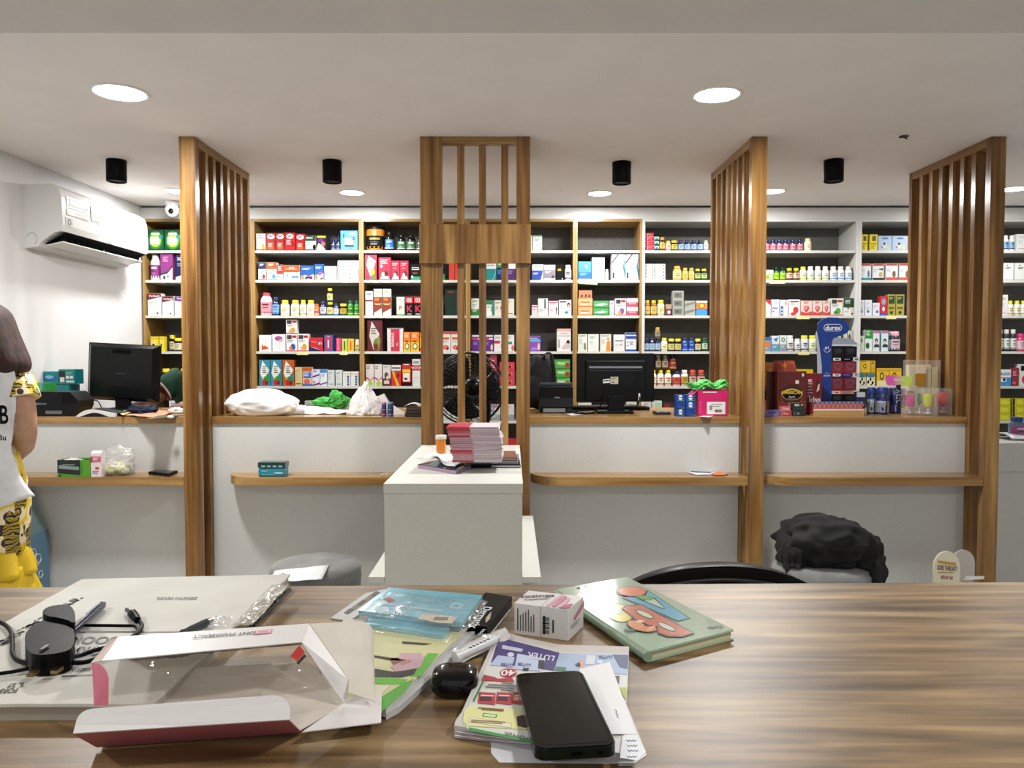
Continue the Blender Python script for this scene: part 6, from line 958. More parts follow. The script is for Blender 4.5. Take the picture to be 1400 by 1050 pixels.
m = MB(); cj = P(1131, 742, 3.6); m.blob((cj.x-.01, 3.62, oz2+.1), (.205, .2, .12), JK, .22, 1.3, 33, 5, None, jz)
m.blob((P(1178, 770, 3.6).x, 3.55, oz2+.0), (.085, .09, .15), JK, .25, 1.3, 12, 5, None, jz); m.blob((P(1082, 760, 3.6).x, 3.58, oz2+.015), (.06, .09, .12), JK, .22, 1.3, 5, 5, None, jz)
tag(m.build('black_jacket'), 'crumpled black jacket heaped on the right grey ottoman', 'jacket')
# black chair beyond desk
Yc = 1.95; cx = PX(977, Yc); rr = PX(1090, Yc)-cx
t = thing('black_chair', 'black rounded-back chair beyond the desk right of centre', 'chair', (cx, Yc, 0)); zt = P(700, 759, Yc).z; CK = mt('0b0b0d', .35, coat=.1)
def sh(u, v, o=0): a = PI*(1.12*u-.06); return V((cx+(rr+.08)*1.02*math.cos(PI-a)*(1-.12*(1-v)), Yc+.02-.1*math.sin(a)+o, zt-.34*(1-v)-(1-math.sin(max(0, min(PI, a))))*.17*v))
m = MB(); m.grid(lambda u, v: sh(u, v), 40, 10, CK); m.build('backrest', t, mods=[('SOLIDIFY', dict(thickness=.045, offset=0)), ('BEVEL', dict(width=.012, segments=2))])
m = MB(); m.tube([sh(u/20, .96, -.028)+V((0, 0, -.018)) for u in range(2, 19)], .005, mt('2a2a2c', .4), 6); m.build('piping', t)
m = MB(); m.lathe([(.22, .42), (.25, .44), (.25, .49), (.2, .51), (.001, .515)], (cx, Yc+.2, 0), CK, 30); m.build('seat', t)
for a in range(4): q = PI/4+a*PI/2; m = MB(); m.cyl((cx+.17*math.cos(q), Yc+.2+.17*math.sin(q), .42), (cx+.24*math.cos(q), Yc+.2+.24*math.sin(q), 0), .014, mt('1a1a1a', .3, .5), r2=.01); m.build('leg', t)
# sore throat sign boards
Ys = 3.75; g = 'round-topped leaflet boards by the rightmost screen'
def board(px0, px1, pyt, Y, col, label, art_, dep=.012):
    x0, x1 = PX(px0, Y), PX(px1, Y); zt = ZY(pyt, Y); r = (x1-x0)/2; pts = [V((x0, Y, .2)), V((x1, Y, .2))]+[V(((x0+x1)/2+r*math.cos(PI*i/16), Y, zt-r*1.2+r*1.2*math.sin(PI*i/16))) for i in range(17)]
    t = thing('leaflet_board', label, 'sign', ((x0+x1)/2, Y, 0), g); m = MB(); m.slab(pts, (0, dep, 0), mt(col, .5)); m.build('board', t)
    m = MB(); m.box((x0+.01, Y-.05, 0), (x1-.01, Y+.06, .2), mt('d8d4c8', .5)); m.build('base', t)
    if art_:
        m = MB(); M = lambda u, v: V((x0+u*(x1-x0), Y, ZY(800, Y)+v*(zt-ZY(800, Y)))); m.art('P c89a3a 14 74 84 66 84 58 14 66', M, .7, (0, -.001, 0)); m.text('SORE THROAT?', M, .14, mt('6a1c1c'), .5, .5, .72, V((0, -.002, 0)), rot=-.08, sq=.4); m.text('BEFORE THE', M, .1, mt('8a2a24'), .5, .22, .72, V((0, -.002, 0)), rot=-.08, sq=.42); m.art('L 14 36 66 1 c8a06a', M, .7, (0, -.001, 0)); m.build('print', t)
board(1283, 1319, 754, Ys, 'e8e2c8', 'cream rounded board lettered SORE THROAT by rightmost screen', 1)
board(1308, 1339.5, 752, Ys+.12, 'c8c0b8', 'plain pinkish grey rounded board behind the cream one', 0)
m = MB(); m.slab([P(1318, 793, Ys-.02), P(1345, 792, Ys-.02), P(1346, 788.5, Ys+.08), P(1320, 789, Ys+.08)], (0, 0, .004), mt('e4e4e2')); 
zz_ = min(v.z for v in m.v); m.box((PX(1320, Ys), Ys+.0, 0), (PX(1322, Ys), Ys+.02, zz_), mt('d0d0d0')); m.box((PX(1340, Ys), Ys+.0, 0), (PX(1342, Ys), Ys+.02, zz_), mt('d0d0d0')); tag(m.build('leaflet_shelf'), 'small white flat tray beside the rounded cream board', 'tray')
# blue donation box behind the woman
Yd = 3.85; x0, x1 = -2.79, PX(61, Yd+.28); z0, z1 = ZY(740, Yd), ZY(683, Yd)
t = thing('collection_box', 'light blue box with sloping clear front behind the woman', 'box', ((x0+x1)/2, Yd+.1, 0))
m = MB(); m.box((x0, Yd, 0), (x1, Yd+.28, z0-.001), mt('56788e', .5))
for dy, pz, r in ((.14, 757, .024), (.18, 764, .026), (.2, 785, .018)):
    m.ring((x1+.001, Yd+dy, ZY(pz, Yd+dy)), r, .003, mt('b8c8d0'), 'x', n=20)
m.build('base', t)
m = MB(); CG = film('blue_acrylic', '6f8a8c', .55, .1, .1); xm = x1-.07; pts = [V((x0+.01, Yd+.005, z0)), V((x1-.002, Yd+.005, z0)), V((xm, Yd+.005, z1)), V((x0+.01, Yd+.005, z1))]; m.slab(pts, (0, .26, 0), CG); m.build('clear_cover', t)
# ---------------------------------------------------------------- people
def skin_body(name, parent, verts, edges, radii, mat_, root=0, sub=2):
    me = bpy.data.meshes.new(name); c = V(WP[parent.name]); me.from_pydata([V(v)-c for v in verts], edges, []); o = bpy.data.objects.new(name, me); COL.objects.link(o); o.parent = parent
    md = o.modifiers.new('s', 'SKIN'); sv = me.skin_vertices[0].data
    for i, r in enumerate(radii):
        r = r if isinstance(r, tuple) else (r, r); sv[i].radius = r; sv[i].use_root = (i == root)
    md.use_smooth_shade = True; s = o.modifiers.new('ss', 'SUBSURF'); s.levels = sub; s.render_levels = sub; me.materials.append(mat_); WP[o.name] = c; return o
def loftr(m, rings, mat_, n=28, wav=None, cap=True):      # rings: (cx, cy, z, rx, ry)
    vs = []
    for j, (cx, cy, z, rx, ry) in enumerate(rings):
        for k in range(n):
            a = 2*PI*k/n; w = 1+(wav(j, a) if wav else 0); vs.append(V((cx+rx*w*math.cos(a), cy+ry*w*math.sin(a), z)))
    fs = [(j*n+k, j*n+(k+1) % n, (j+1)*n+(k+1) % n, (j+1)*n+k) for j in range(len(rings)-1) for k in range(n)]
    m.add(vs, fs, mat_, True)
    if cap: m.add(vs[:n], [tuple(reversed(range(n)))], mat_, True); m.add(vs[-n:], [tuple(range(n))], mat_, True)
    return m
SK = noisy('skin_tone', 'b08468', 'ba8e72', 20, .5)
def woman():
    X, Y = -2.05, 2.95; t = thing('person', 'woman with shoulder-length auburn hair, yellow frilled dress and white printed vest, at left edge', 'person', (X, Y, 0))
    J = [(X, Y, .9), (X, Y, 1.05), (X, Y, 1.22), (X, Y-.01, 1.36), (X, Y, 1.42), (X+.03, Y+.01, 1.47), (X+.05, Y+.02, 1.54), (X+.05, Y+.02, 1.61)]
    R = [(.13, .1), (.11, .09), (.12, .09), (.1, .07), .05, .05, (.082, .092), (.06, .07)]; E = [(i, i+1) for i in range(7)]
    def add(ps, rs, root): 
        for i, (p, r) in enumerate(zip(ps, rs)): J.append(p); R.append(r); E.append((root if i == 0 else len(J)-2, len(J)-1))
        return len(J)-1
    for s in (-1, 1):
        a = add([(X+s*.085, Y, .82), (X+s*.09, Y+.01, .48), (X+s*.09, Y, .1), (X+s*.1, Y+.12, .035)], [.085, .055, .035, .03], 0)
    w = add([(X+.13, Y-.01, 1.34), (X+.175, Y-.03, 1.29), (X+.2, Y-.05, 1.155), (X+.13, Y+.06, 1.09), (X+.06, Y+.16, 1.06)], [.055, .056, .05, .04, .026], 3)
    for f in range(4): add([(X+.04-f*.008, Y+.2, 1.065-f*.018), (X+.0, Y+.225-f*.004, 1.06-f*.018), (X-.02, Y+.215, 1.05-f*.018)], [.0095, .009, .008], w)
    add([(X+.06, Y+.19, 1.09), (X+.03, Y+.21, 1.095)], [.01, .009], w)
    w = add([(X-.13, Y-.01, 1.33), (X-.165, Y, 1.25), (X-.18, Y, 1.08), (X-.17, Y+.1, .96), (X-.13, Y+.2, .92)], [.055, .05, .044, .034, .026], 3)
    for f in range(4): add([(X-.11+f*.008, Y+.25, .925-f*.018), (X-.08, Y+.28, .915-f*.018)], [.0095, .008], w)
    add([(X-.12, Y+.24, .95), (X-.09, Y+.26, .96)], [.01, .009], w)
    skin_body('body', t, J, E, R, SK)
    # face (turned away from the viewer)
    m = MB(); 
    for s in (-1, 1): m.blob((X+s*.03, Y+.102, 1.55), (.012, .008, .008), mt('f0ece8', .2), 0, 1, 0, 2); m.blob((X+s*.03, Y+.109, 1.55), (.005, .003, .005), mt('2a1c14', .2), 0, 1, 0, 2)
    m.blob((X, Y+.115, 1.525), (.011, .016, .018), SK, 0, 1, 0, 2); m.blob((X, Y+.104, 1.49), (.022, .009, .008), mt('a04a48', .4), 0, 1, 0, 2); m.build('face', t)
    HR = noisy('auburn_hair', '1c0d08', '40231a', 55, .75, .3, (1, 1, .05))
    m = MB(); XB = X; X = X+.03
    rg = [(X, Y-.0, 1.655, .01, .01), (X, Y-.01, 1.645, .06, .06), (X, Y-.01, 1.61, .1, .1), (X+.0, Y-.02, 1.55, .118, .115), (X+.005, Y-.02, 1.50, .135, .12), (X+.01, Y-.025, 1.45, .155, .12), (X+.015, Y-.03, 1.41, .168, .12), (X+.01, Y-.03, 1.38, .16, .11), (X, Y-.03, 1.365, .13, .09)]
    loftr(m, rg, HR, 60, lambda j, a: .018*math.sin(a*13+j*.4)+.012*math.sin(a*29)-(.28 if math.sin(a) > .55 and 2 < j else 0)); m.build('hair', t, mods=[('SUBSURF', dict(levels=1, render_levels=1))]); X = XB
    PT = bpy.data.materials.new('wax_print'); PT.use_nodes = True; nt = PT.node_tree; L = nt.links.new; tc = nt.nodes.new('ShaderNodeTexCoord'); vo = nt.nodes.new('ShaderNodeTexVoronoi'); vo.inputs['Scale'].default_value = 14; wv = nt.nodes.new('ShaderNodeTexWave'); wv.inputs['Scale'].default_value = 18; wv.inputs['Distortion'].default_value = 9; wv.inputs['Detail Scale'].default_value = 1.2; wv.bands_direction = 'Z'
    L(tc.outputs['Object'], vo.inputs['Vector']); L(tc.outputs['Object'], wv.inputs['Vector']); r1 = nt.nodes.new('ShaderNodeValToRGB'); r1.color_ramp.interpolation = 'CONSTANT'; r1.color_ramp.elements[0].color = rgb('141008'); e = r1.color_ramp.elements[1]; e.position = .42; e.color = rgb('c8b02a'); e = r1.color_ramp.elements.new(.8); e.color = rgb('8a6a1c')
    r2 = nt.nodes.new('ShaderNodeValToRGB'); r2.color_ramp.interpolation = 'CONSTANT'; r2.color_ramp.elements[0].color = rgb('2a1c2a'); e = r2.color_ramp.elements[1]; e.position = .3; e.color = rgb('e8d8b0'); e = r2.color_ramp.elements.new(.55); e.color = rgb('e0c01c')
    mx = nt.nodes.new('ShaderNodeMix'); mx.data_type = 'RGBA'; nz = nt.nodes.new('ShaderNodeTexNoise'); nz.inputs['Scale'].default_value = 4; r3 = nt.nodes.new('ShaderNodeValToRGB'); r3.color_ramp.elements[0].position = .48; r3.color_ramp.elements[1].position = .5; L(nz.outputs['Fac'], r3.inputs[0]); L(r3.outputs[0], mx.inputs[0]); L(wv.outputs['Fac'], r1.inputs[0]); L(vo.outputs['Distance'], r2.inputs[0]); L(r1.outputs[0], mx.inputs[6]); L(r2.outputs[0], mx.inputs[7]); L(mx.outputs[2], nt.nodes['Principled BSDF'].inputs['Base Color'])
    m = MB(); loftr(m, [(X, Y, 1.41, .075, .06), (X, Y-.01, 1.385, .14, .085), (X, Y-.01, 1.33, .165, .105), (X, Y, 1.25, .145, .115), (X, Y, 1.15, .14, .11), (X, Y, 1.05, .135, .105), (X, Y, .97, .155, .125), (X, Y, .88, .168, .14), (X, Y, .78, .16, .14), (X, Y, .68, .155, .14)][::-1], PT, 36, cap=False); dress = m.build('dress', t, mods=[SOL(.004, 1)])
    m = MB(); m.tube([(X+.1, Y-.01, 1.37), (X+.155, Y-.02, 1.335), (X+.178, Y-.03, 1.28)], lambda u: .064+.006*u, PT, 14); m.build('sleeve', dress)
    YF = noisy('yellow_frill', 'c8a20a', 'd8b818', 6, .6)
    for i, (za, zb, ra, rb) in enumerate(((.745, .6, .145, .18), (.635, .5, .16, .19))):
        m = MB(); loftr(m, [(X, Y, za+(zb-za)*j/8, ra+(rb-ra)*j/8, (ra+(rb-ra)*j/8)*.86) for j in range(9)], YF, 80, lambda j, a: .09*(j/8)*math.sin(a*9+i)+.04*(j/8)*math.sin(a*17+j*.2), cap=False); m.build('frill', dress, mods=[SOL(.003, 0)])
    # white printed vest hanging at the back
    VM = noisy('white_cotton', 'dcdcde', 'e6e6e8', 30, .8)
    def vf(u, v):
        z = 1.40-(.475+.26*(1-u)**1.3)*v
        wr = .185+.012*math.sin(v*6)+(.09*(max(0, v-.6)/.4)**1.4); wl = .15+.04*v
        x = X-wl+u*(wl+wr); yy = Y-.125-.02*v-.02*math.sin(u*9)*v+.05*abs(2*u-1)**3-.012*noise.noise(V((u*4, v*5, 0)))
        return V((x, yy, z))
    m = MB(); m.grid(vf, 40, 44, VM)
    vest = m.build('vest', t, mods=[SOL(.004, 1)])
    q = P(3, 568, Y-.145); m = MB(); M = lambda u, v: q+V((u*.05, 0, v*.05)); sl = mt('111111', .7); m.text('AB', M, 1.35, sl, -.15, 0, 1, V((0, -.012, 0)), sq=.65); m.build('large_lettering', vest); m = MB(); q2 = P(1, 598, Y-.145); M2 = lambda u, v: q2+V((u*.05, 0, v*.05)); m.text('n Bu', M2, .42, sl, .05, 0, 1, V((0, -.014, 0))); m.build('small_lettering', vest)
woman()
def clerk():
    Yp = 5.12; X = P(262, 540, Yp).x; t = thing('person', 'person in green trimmed shirt bending over left counter, half hidden by screen', 'person', (X, Yp, 0)); DS = noisy('brown_skin', '6a4430', '7a503a', 20, .5)
    J = [(X+.1, Yp+.1, .92), (X+.08, Yp+.08, 1.08), (X+.04, Yp+.04, 1.2), (X+.0, Yp, 1.27), (X+.04, Yp-.04, 1.33), (X+.06, Yp-.06, 1.38), (X+.07, Yp-.07, 1.44)]; R = [(.14, .1), (.13, .1), (.14, .1), (.12, .08), .05, (.075, .08), (.06, .07)]; E = [(i, i+1) for i in range(6)]
    def add(ps, rs, root):
        for i, (p, r) in enumerate(zip(ps, rs)): J.append(p); R.append(r); E.append((root if i == 0 else len(J)-2, len(J)-1))
        return len(J)-1
    for s in (-1, 1): add([(X+.1+s*.09, Yp+.1, .8), (X+.1+s*.09, Yp+.12, .47), (X+.1+s*.09, Yp+.14, .09), (X+.1+s*.09, Yp+.02, .035)], [.08, .055, .035, .03], 0)
    e0 = P(238, 522, Yp); e1 = P(220, 540, Yp-.1); w = add([(e0.x, Yp-.02, e0.z), (e1.x, Yp-.1, e1.z), (P(207, 556, Yp-.25).x, Yp-.28, CZ+.035), (P(190, 556, Yp-.3).x, Yp-.36, CZ+.022)], [.055, .045, .034, .022], 3)
    hx, hy, hz = J[w]
    for f in range(4): add([(hx-.035-.004*f, hy+.03-.018*f, CZ+.022), (hx-.065, hy+.03-.022*f, CZ+.018), (hx-.085, hy+.03-.024*f, CZ+.011)], [.0095, .009, .008], w)
    add([(hx-.01, hy+.045, CZ+.018), (hx-.03, hy+.06, CZ+.012)], [.01, .009], w)
    w = add([(X+.16, Yp, 1.26), (X+.2, Yp-.08, 1.16), (X+.12, Yp-.24, CZ+.035), (X+.06, Yp-.3, CZ+.022)], [.055, .045, .034, .022], 3)
    hx, hy, hz = J[w]
    for f in range(4): add([(hx-.03+.018*f, hy-.04, CZ+.02), (hx-.035+.02*f, hy-.075, CZ+.012)], [.0095, .008], w)
    add([(hx-.035, hy-.005, CZ+.018), (hx-.055, hy-.02, CZ+.012)], [.01, .009], w)
    skin_body('body', t, J, E, R, DS)
    HB = noisy('black_hair', '0c0a0a', '1c1816', 50, .6); m = MB(); m.blob((X+.075, Yp-.045, 1.44), (.082, .088, .075), HB, .06, 4, 1, 3); m.build('hair', t)
    m = MB(); fx, fy, fz = X+.07, Yp-.155, 1.4
    for s in (-1, 1): m.blob((fx+s*.028, fy+.008, fz+.01), (.011, .007, .007), mt('ece8e4', .2), 0, 1, 0, 2); m.blob((fx+s*.028, fy+.002, fz+.009), (.005, .003, .005), mt('1c120c', .2), 0, 1, 0, 2)
    m.blob((fx, fy-.004, fz-.015), (.012, .014, .016), DS, 0, 1, 0, 2); m.blob((fx, fy+.006, fz-.045), (.02, .008, .007), mt('7a3a34', .4), 0, 1, 0, 2); m.build('face', t)
    GS = noisy('green_jersey', '09321f', '0d3f2a', 30, .85, .05)
    m = MB(); loftr(m, [(X+.1, Yp+.1, .86, .19, .14), (X+.09, Yp+.09, 1.0, .18, .14), (X+.06, Yp+.05, 1.15, .185, .14), (X+.02, Yp+.01, 1.27, .18, .125), (X+.02, Yp-.01, 1.325, .13, .1), (X+.03, Yp-.03, 1.345, .07, .07)], GS, 36, cap=False); shirt = m.build('shirt', t, mods=[SOL(.004, 1), ('SUBSURF', dict(levels=1, render_levels=1))])
    a0 = V((e0.x+.05, Yp-.005, e0.z+.02)); a1 = V((e0.x+(e1.x-e0.x)*.75, Yp-.08, e0.z+(e1.z-e0.z)*.62)); m = MB(); m.tube([a0, (a0+a1)/2+V((-.005, 0, .008)), a1], lambda u: .082-.008*u, GS, 18); slv = m.build('sleeve', t)
    m = MB(); d = (a1-a0).normalized(); m.cyl(a1-d*.002, a1+d*.008, .076, mt('dcd4c8', .7), 24); m.cyl(a1+d*.0085, a1+d*.014, .0765, mt('8a2a2a', .7), 24); m.build('sleeve_trim', slv)
clerk()
# ---------------------------------------------------------------- the wide wooden desk in the foreground
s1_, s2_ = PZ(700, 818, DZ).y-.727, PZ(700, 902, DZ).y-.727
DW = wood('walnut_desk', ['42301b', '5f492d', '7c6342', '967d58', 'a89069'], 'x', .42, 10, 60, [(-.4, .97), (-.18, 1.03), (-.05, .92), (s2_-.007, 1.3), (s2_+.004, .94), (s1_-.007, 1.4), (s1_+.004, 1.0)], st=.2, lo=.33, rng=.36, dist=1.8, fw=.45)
yl, yr = PZ(0, 803.5, DZ).y, PZ(1400, 796, DZ).y; sl = (yr-yl)/(PZ(1400, 796, DZ).x-PZ(0, 803.5, DZ).x); xa, xb = -1.4, 1.6
t = thing('wooden_desk', 'wide walnut-look desk filling the foreground', 'desk', (.1, .75, 0))
y_at = lambda x: yl+sl*(x-PZ(0, 803.5, DZ).x)
m = MB(); m.slab([V((xa, .34, DZ-.04)), V((xb, .34, DZ-.04)), V((xb, y_at(xb), DZ-.04)), V((xa, y_at(xa), DZ-.04))], (0, 0, .04), DW); m.build('desktop', t)
m = MB(); m.slab([V((xa+.02, y_at(xa+.02)-.05, 0)), V((xb-.02, y_at(xb-.02)-.05, 0)), V((xb-.02, y_at(xb-.02)-.02, 0)), V((xa+.02, y_at(xa+.02)-.02, 0))], (0, 0, DZ-.0405), DW); m.build('front_panel', t)
for x in (xa+.02, xb-.05): MB().box((x, .36, 0), (x+.03, y_at(x)-.052, DZ-.0405), DW).build('side_panel', t)
def flat(m, pts, h, col, d=.00025):
    m.slab([D(a, b_, h) for a, b_ in pts], (0, 0, d), mt(col, .45) if isinstance(col, str) else col); return m
def smo(pts, it=2):
    for _ in range(it): pts = [q for i in range(len(pts)) for q in ((pts[i][0]*.75+pts[(i+1) % len(pts)][0]*.25, pts[i][1]*.75+pts[(i+1) % len(pts)][1]*.25), (pts[i][0]*.25+pts[(i+1) % len(pts)][0]*.75, pts[i][1]*.25+pts[(i+1) % len(pts)][1]*.75))]
    return pts
def fixwind(pts): 
    s = sum(pts[i][0]*pts[(i+1) % len(pts)][1]-pts[(i+1) % len(pts)][0]*pts[i][1] for i in range(len(pts))); return pts[::-1] if s > 0 else pts
def F2(m, pts, h, col, d=.00025): return flat(m, fixwind(pts), h, col, d)
def dmap(q, h):                                    # bilinear map over four picture corners (u along q0->q1, v along q0->q3)
    c = [D(a, b_, h) for a, b_ in q]; return lambda u, v: (c[0]*(1-u)+c[1]*u)*(1-v)+(c[3]*(1-u)+c[2]*u)*v
def asp_(M): return (M(1, .5)-M(0, .5)).length/(M(.5, 1)-M(.5, 0)).length
def dtext(m, s, q, h, col, cap=.8, sq=1.0, up=.0004):   # q: baseline-left, baseline-right, top-right, top-left in picture coordinates
    M = dmap(q, h); a = asp_(M); vs, fs = txtmesh(s); w = (max(v[0] for v in vs)-min(v[0] for v in vs)); k = a/(w*cap)*.98
    return m.text(s, M, cap, mt(col, .5), .5, .5, a, V((0, 0, up)), sq=min(k, 3))
# -- ledger (reads upside down from here)
A, B_, C_, D_ = (113, 808), (395, 801), (205, 985), (-190, 985)
t = thing('ledger_book', 'worn grey ledger book with taped spine lying upside down at left of desk', 'book', D(120, 890))
LC = noisy('worn_ledger_cover', 'cbc8be', 'dcdad2', 7, .6, .1); ED = mt('b0a898', .8)
q = [D(*p) for p in (A, B_, C_, D_)]
def wob(pts, n=14, amp=.0025):
    o = []
    for i in range(4):
        a, b_ = pts[i], pts[(i+1) % 4]
        for k in range(n): p = a+(b_-a)*(k/n); o.append(p+V((noise.noise(p*60)*amp, noise.noise(p*60+V((9, 9, 9)))*amp, 0)))
    return o
P4 = wob(q); m = MB(); m.slab(P4[::-1], (0, 0, .013), ED); m.build('pages', t)
m = MB(); cc = sum(q, V())/4; m.slab([cc+(p-cc)*1.012+V((0, 0, .0132)) for p in P4[::-1]], (0, 0, .003), LC)
hL = .0164
dtext(m, 'BOOK', [(166, 870), (101, 870), (93, 880), (160, 881)], hL, '2a2826', .95)
dtext(m, 'FORM', [(150, 883), (100, 884), (92, 896), (146, 896)], hL, '2a2826', .95)
dtext(m, 'FORM', [(26, 940), (-2, 942), (-6, 949), (22, 947)], hL, '3a3836', .95); dtext(m, 'S. 27', [(34, 933), (12, 935), (9, 940), (32, 939)], hL, '3a3836', .95)
dtext(m, 'ZENITH FEVER', [(272, 816), (214, 816), (212, 820), (270, 820)], hL, '6a6660', .9)
dtext(m, 'VACCINE', [(126, 913), (92, 913), (90, 918), (124, 918)], hL, '4a4846', .9)
F2(m, [(107, 864), (262, 863), (262, 864.5), (107, 865)], hL, '5a5854'); F2(m, [(84, 924), (130, 921), (130, 923), (84, 926)], hL, '7a7670')
TP = film('sticky_tape', 'd8d4c4', .35, .12, .8); DK = mt('2e2a26', .7)
random.seed(4)
F2(m, [(396, 803), (399, 808), (346, 858), (340, 857)], hL+.0002, DK); F2(m, [(388, 808), (391, 809), (352, 846), (349, 845)], hL+.0002, DK)
for i in range(40):
    u = random.random(); x, y = 391-u*44, 806+u*50; w = random.uniform(2, 7); F2(m, [(x-random.uniform(2, 16), y), (x+1-random.uniform(0, 8), y+w*.4), (x-2, y+w), (x-9, y+w*.6)], hL+.0004, DK if i % 3 else '6a655c')
for i in range(60):
    u = random.random(); x, y = 112-u*116, 812+u*68; dx, w_ = random.uniform(-3, 10), random.uniform(2, 9); F2(m, [(x+dx, y), (x+dx+w_*.4, y+.8), (x+dx-w_*.7, y+1.2+w_*.35), (x+dx-w_, y+.6+w_*.35)], hL+.0003, DK if i % 2 else '7a766c')
m.build('cover', t)
m = MB(); sp = [D(345, 857, hL+.002), D(396, 801, hL+.002), D(372, 801, hL+.003), D(318, 857, hL+.003)]
m.grid(lambda u, v: (sp[0]*(1-u)+sp[3]*u)*(1-v)+(sp[1]*(1-u)+sp[2]*u)*v+V((0, 0, .003*noise.noise(V((u*6, v*12, 3)))+.002)), 10, 22, TP); m.build('tape', t, mods=[SOL(.0003, 1)])
# -- charger plug, its cable, pen
KP = mt('060607', .42, coat=.1)
c = D(70, 905, .018)
t = thing('plug_adapter', 'black three-pin charger plug lying on the grey ledger', 'plug', D(70, 905, hL))
m = MB(); hb = hL+.0008
out = [(34, 898), (38, 888), (58, 873), (76, 869), (94, 877), (103, 889), (102, 909), (93, 920), (48, 926), (36, 915)]
m.slab([D(a, b_, hb) for a, b_ in fixwind(smo(out))], (0, 0, .021), KP); m.build('body', t, mods=[('BEVEL', dict(width=.004, segments=3))])
m = MB(); out = [(57, 870), (62, 858), (92, 853), (103, 862), (104, 884), (92, 876)]; m.slab([D(a, b_, hb+.001) for a, b_ in fixwind(smo(out))], (0, 0, .024), mt('09090a', .45, coat=.1)); m.build('cable_block', t, mods=[('BEVEL', dict(width=.003, segments=2))])
for a, b_ in ((47, 919), (79, 915)):
    q_ = D(a, b_, hb+.008); m = MB(); m.box((q_.x-.0032, q_.y-.007, q_.z-.002), (q_.x+.0032, q_.y+.004, q_.z+.0015), mt('a8905c', .3, 1)); m.build('pin', t)
q_ = D(61, 886, hb+.0222); m = MB(); m.box((q_.x-.0018, q_.y-.006, q_.z), (q_.x+.0018, q_.y+.006, q_.z+.0012), mt('6a6c6e', .3, .8)); m.build('earth_pin_slot', t)
m = MB(); r = .0024; h = hL+.004
m.tube([D(-40, 845, h+.001), D(-2, 850, h), D(14, 862, h), D(17, 880, h), D(17, 893, h), D(24, 903, h), D(40, 907, h+.002)], r, KP, 8)
m.tube([D(-40, 928, h), D(0, 921, h), D(20, 918, h), D(38, 914, h+.002)], r*.8, KP, 8)
m.tube([D(98, 898, h+.004), D(110, 896, h), D(130, 889, h), D(152, 883, h), D(180, 874, h)], r, KP, 8)
m.tube([D(99, 906, h+.004), D(118, 905, h), D(140, 897, h), D(160, 888, h), D(190, 876, h)], r, KP, 8)
m.tube([D(84, 862, h+.01), D(86, 856, h+.004), D(96, 855, h), D(120, 855, h), D(170, 855.5, h), D(184, 856, h), D(188, 861, h), D(186, 867, h)], r*.8, KP, 8)
m.tube([D(178, 872, h), D(190, 864, h), D(194, 855, h), D(190, 849, h), D(185, 844, h+.001)], r, KP, 8); o = tag(m.build('charging_cable'), 'thin black charging cable looping over the grey ledger', 'cable')
a, b_ = D(188, 848, h+.001), D(181, 839, h+.001); m = MB(); m.cyl(a, a+(b_-a)*.6, .004, KP, 12, .005); d = (b_-a).normalized(); m.cyl(a+(b_-a)*.6, b_, .0058, KP, 6); m.build('strain_relief', o)
m = MB(); a, b_ = D(181, 838.5, h+.001), D(174, 833.5, h+.001); m.cyl(a, b_, .0032, mt('8a8c90', .25, .9), 8); m.build('connector_tip', o)
t = thing('ballpoint_pen', 'dark blue ballpoint pen with white script on ledger', 'pen', D(120, 840, hL)); a, b_ = D(96, 866, hL+.006), D(139, 828, hL+.006); BLN = mt('141c44', .2, coat=.5)
m = MB(); m.tube([a, a+(b_-a)*.5, b_-(b_-a)*.06, b_], lambda u: .0052 if u < .85 else .0052-.012*(u-.85), BLN, 14, False, 2); m.build('barrel', t)
d = (b_-a).normalized(); m = MB(); m.cyl(b_, b_+d*.008, .0028, mt('8a8a92', .3, .6), 10); m.build('push_button', t)
m = MB(); m.box((0, 0, 0), (.001, .001, .001), BLN); m = MB(); s_ = d.cross(V((0, 0, 1))).normalized(); p0 = a+(b_-a)*.5+V((0, 0, .0052)); m.slab([p0-s_*.0015, p0+s_*.0015, p0+s_*.0015+d*.035, p0-s_*.0015+d*.035], (0, 0, .0012), mt('202a5c', .3)); m.build('clip', t)
M = lambda u, v: a+(b_-a)*(.18+u*.4)+s_*(-.0045)+V((0, 0, .003+v*.0035))+s_*(-.0012)*(1-v); m = MB(); M = lambda u, v: a+(b_-a)*(.2+u*.42)+s_*(.0028-.0052*v)+V((0, 0, .0056)); m.text('Crestor', M, .9, mt('e8e8f0'), .5, .5, 5.5, V((0, 0, .0003))); m.build('lettering', t)
t = thing('silver_pen', 'short silver-grey pen lying on ledger behind open carton', 'pen', D(270, 855, hL)); a, b_ = D(250, 866, hL+.005), D(282, 851, hL+.005); m = MB(); m.cyl(a, b_, .0048, mt('5a5c60', .25, .7), 14); m.build('barrel', t); m = MB(); m.cyl(b_, b_+(b_-a)*.25, .0048, mt('b8b8b8', .2, .8), 14, .003); m.build('tip', t)
m = MB(); sp = [D(283, 862, hL), D(312, 862, hL), D(322, 846, hL), D(292, 848, hL)]; m.grid(lambda u, v: (sp[0]*(1-u)+sp[1]*u)*(1-v)+(sp[3]*(1-u)+sp[2]*u)*v+V((0, 0, .004+.004*noise.noise(V((u*4, v*4, 7))))), 8, 8, CLEAR); tag(m.build('plastic_scrap', mods=[SOL(.0004, 1)]), 'scrap of clear plastic wrapper beside the silver pen', 'wrapper')
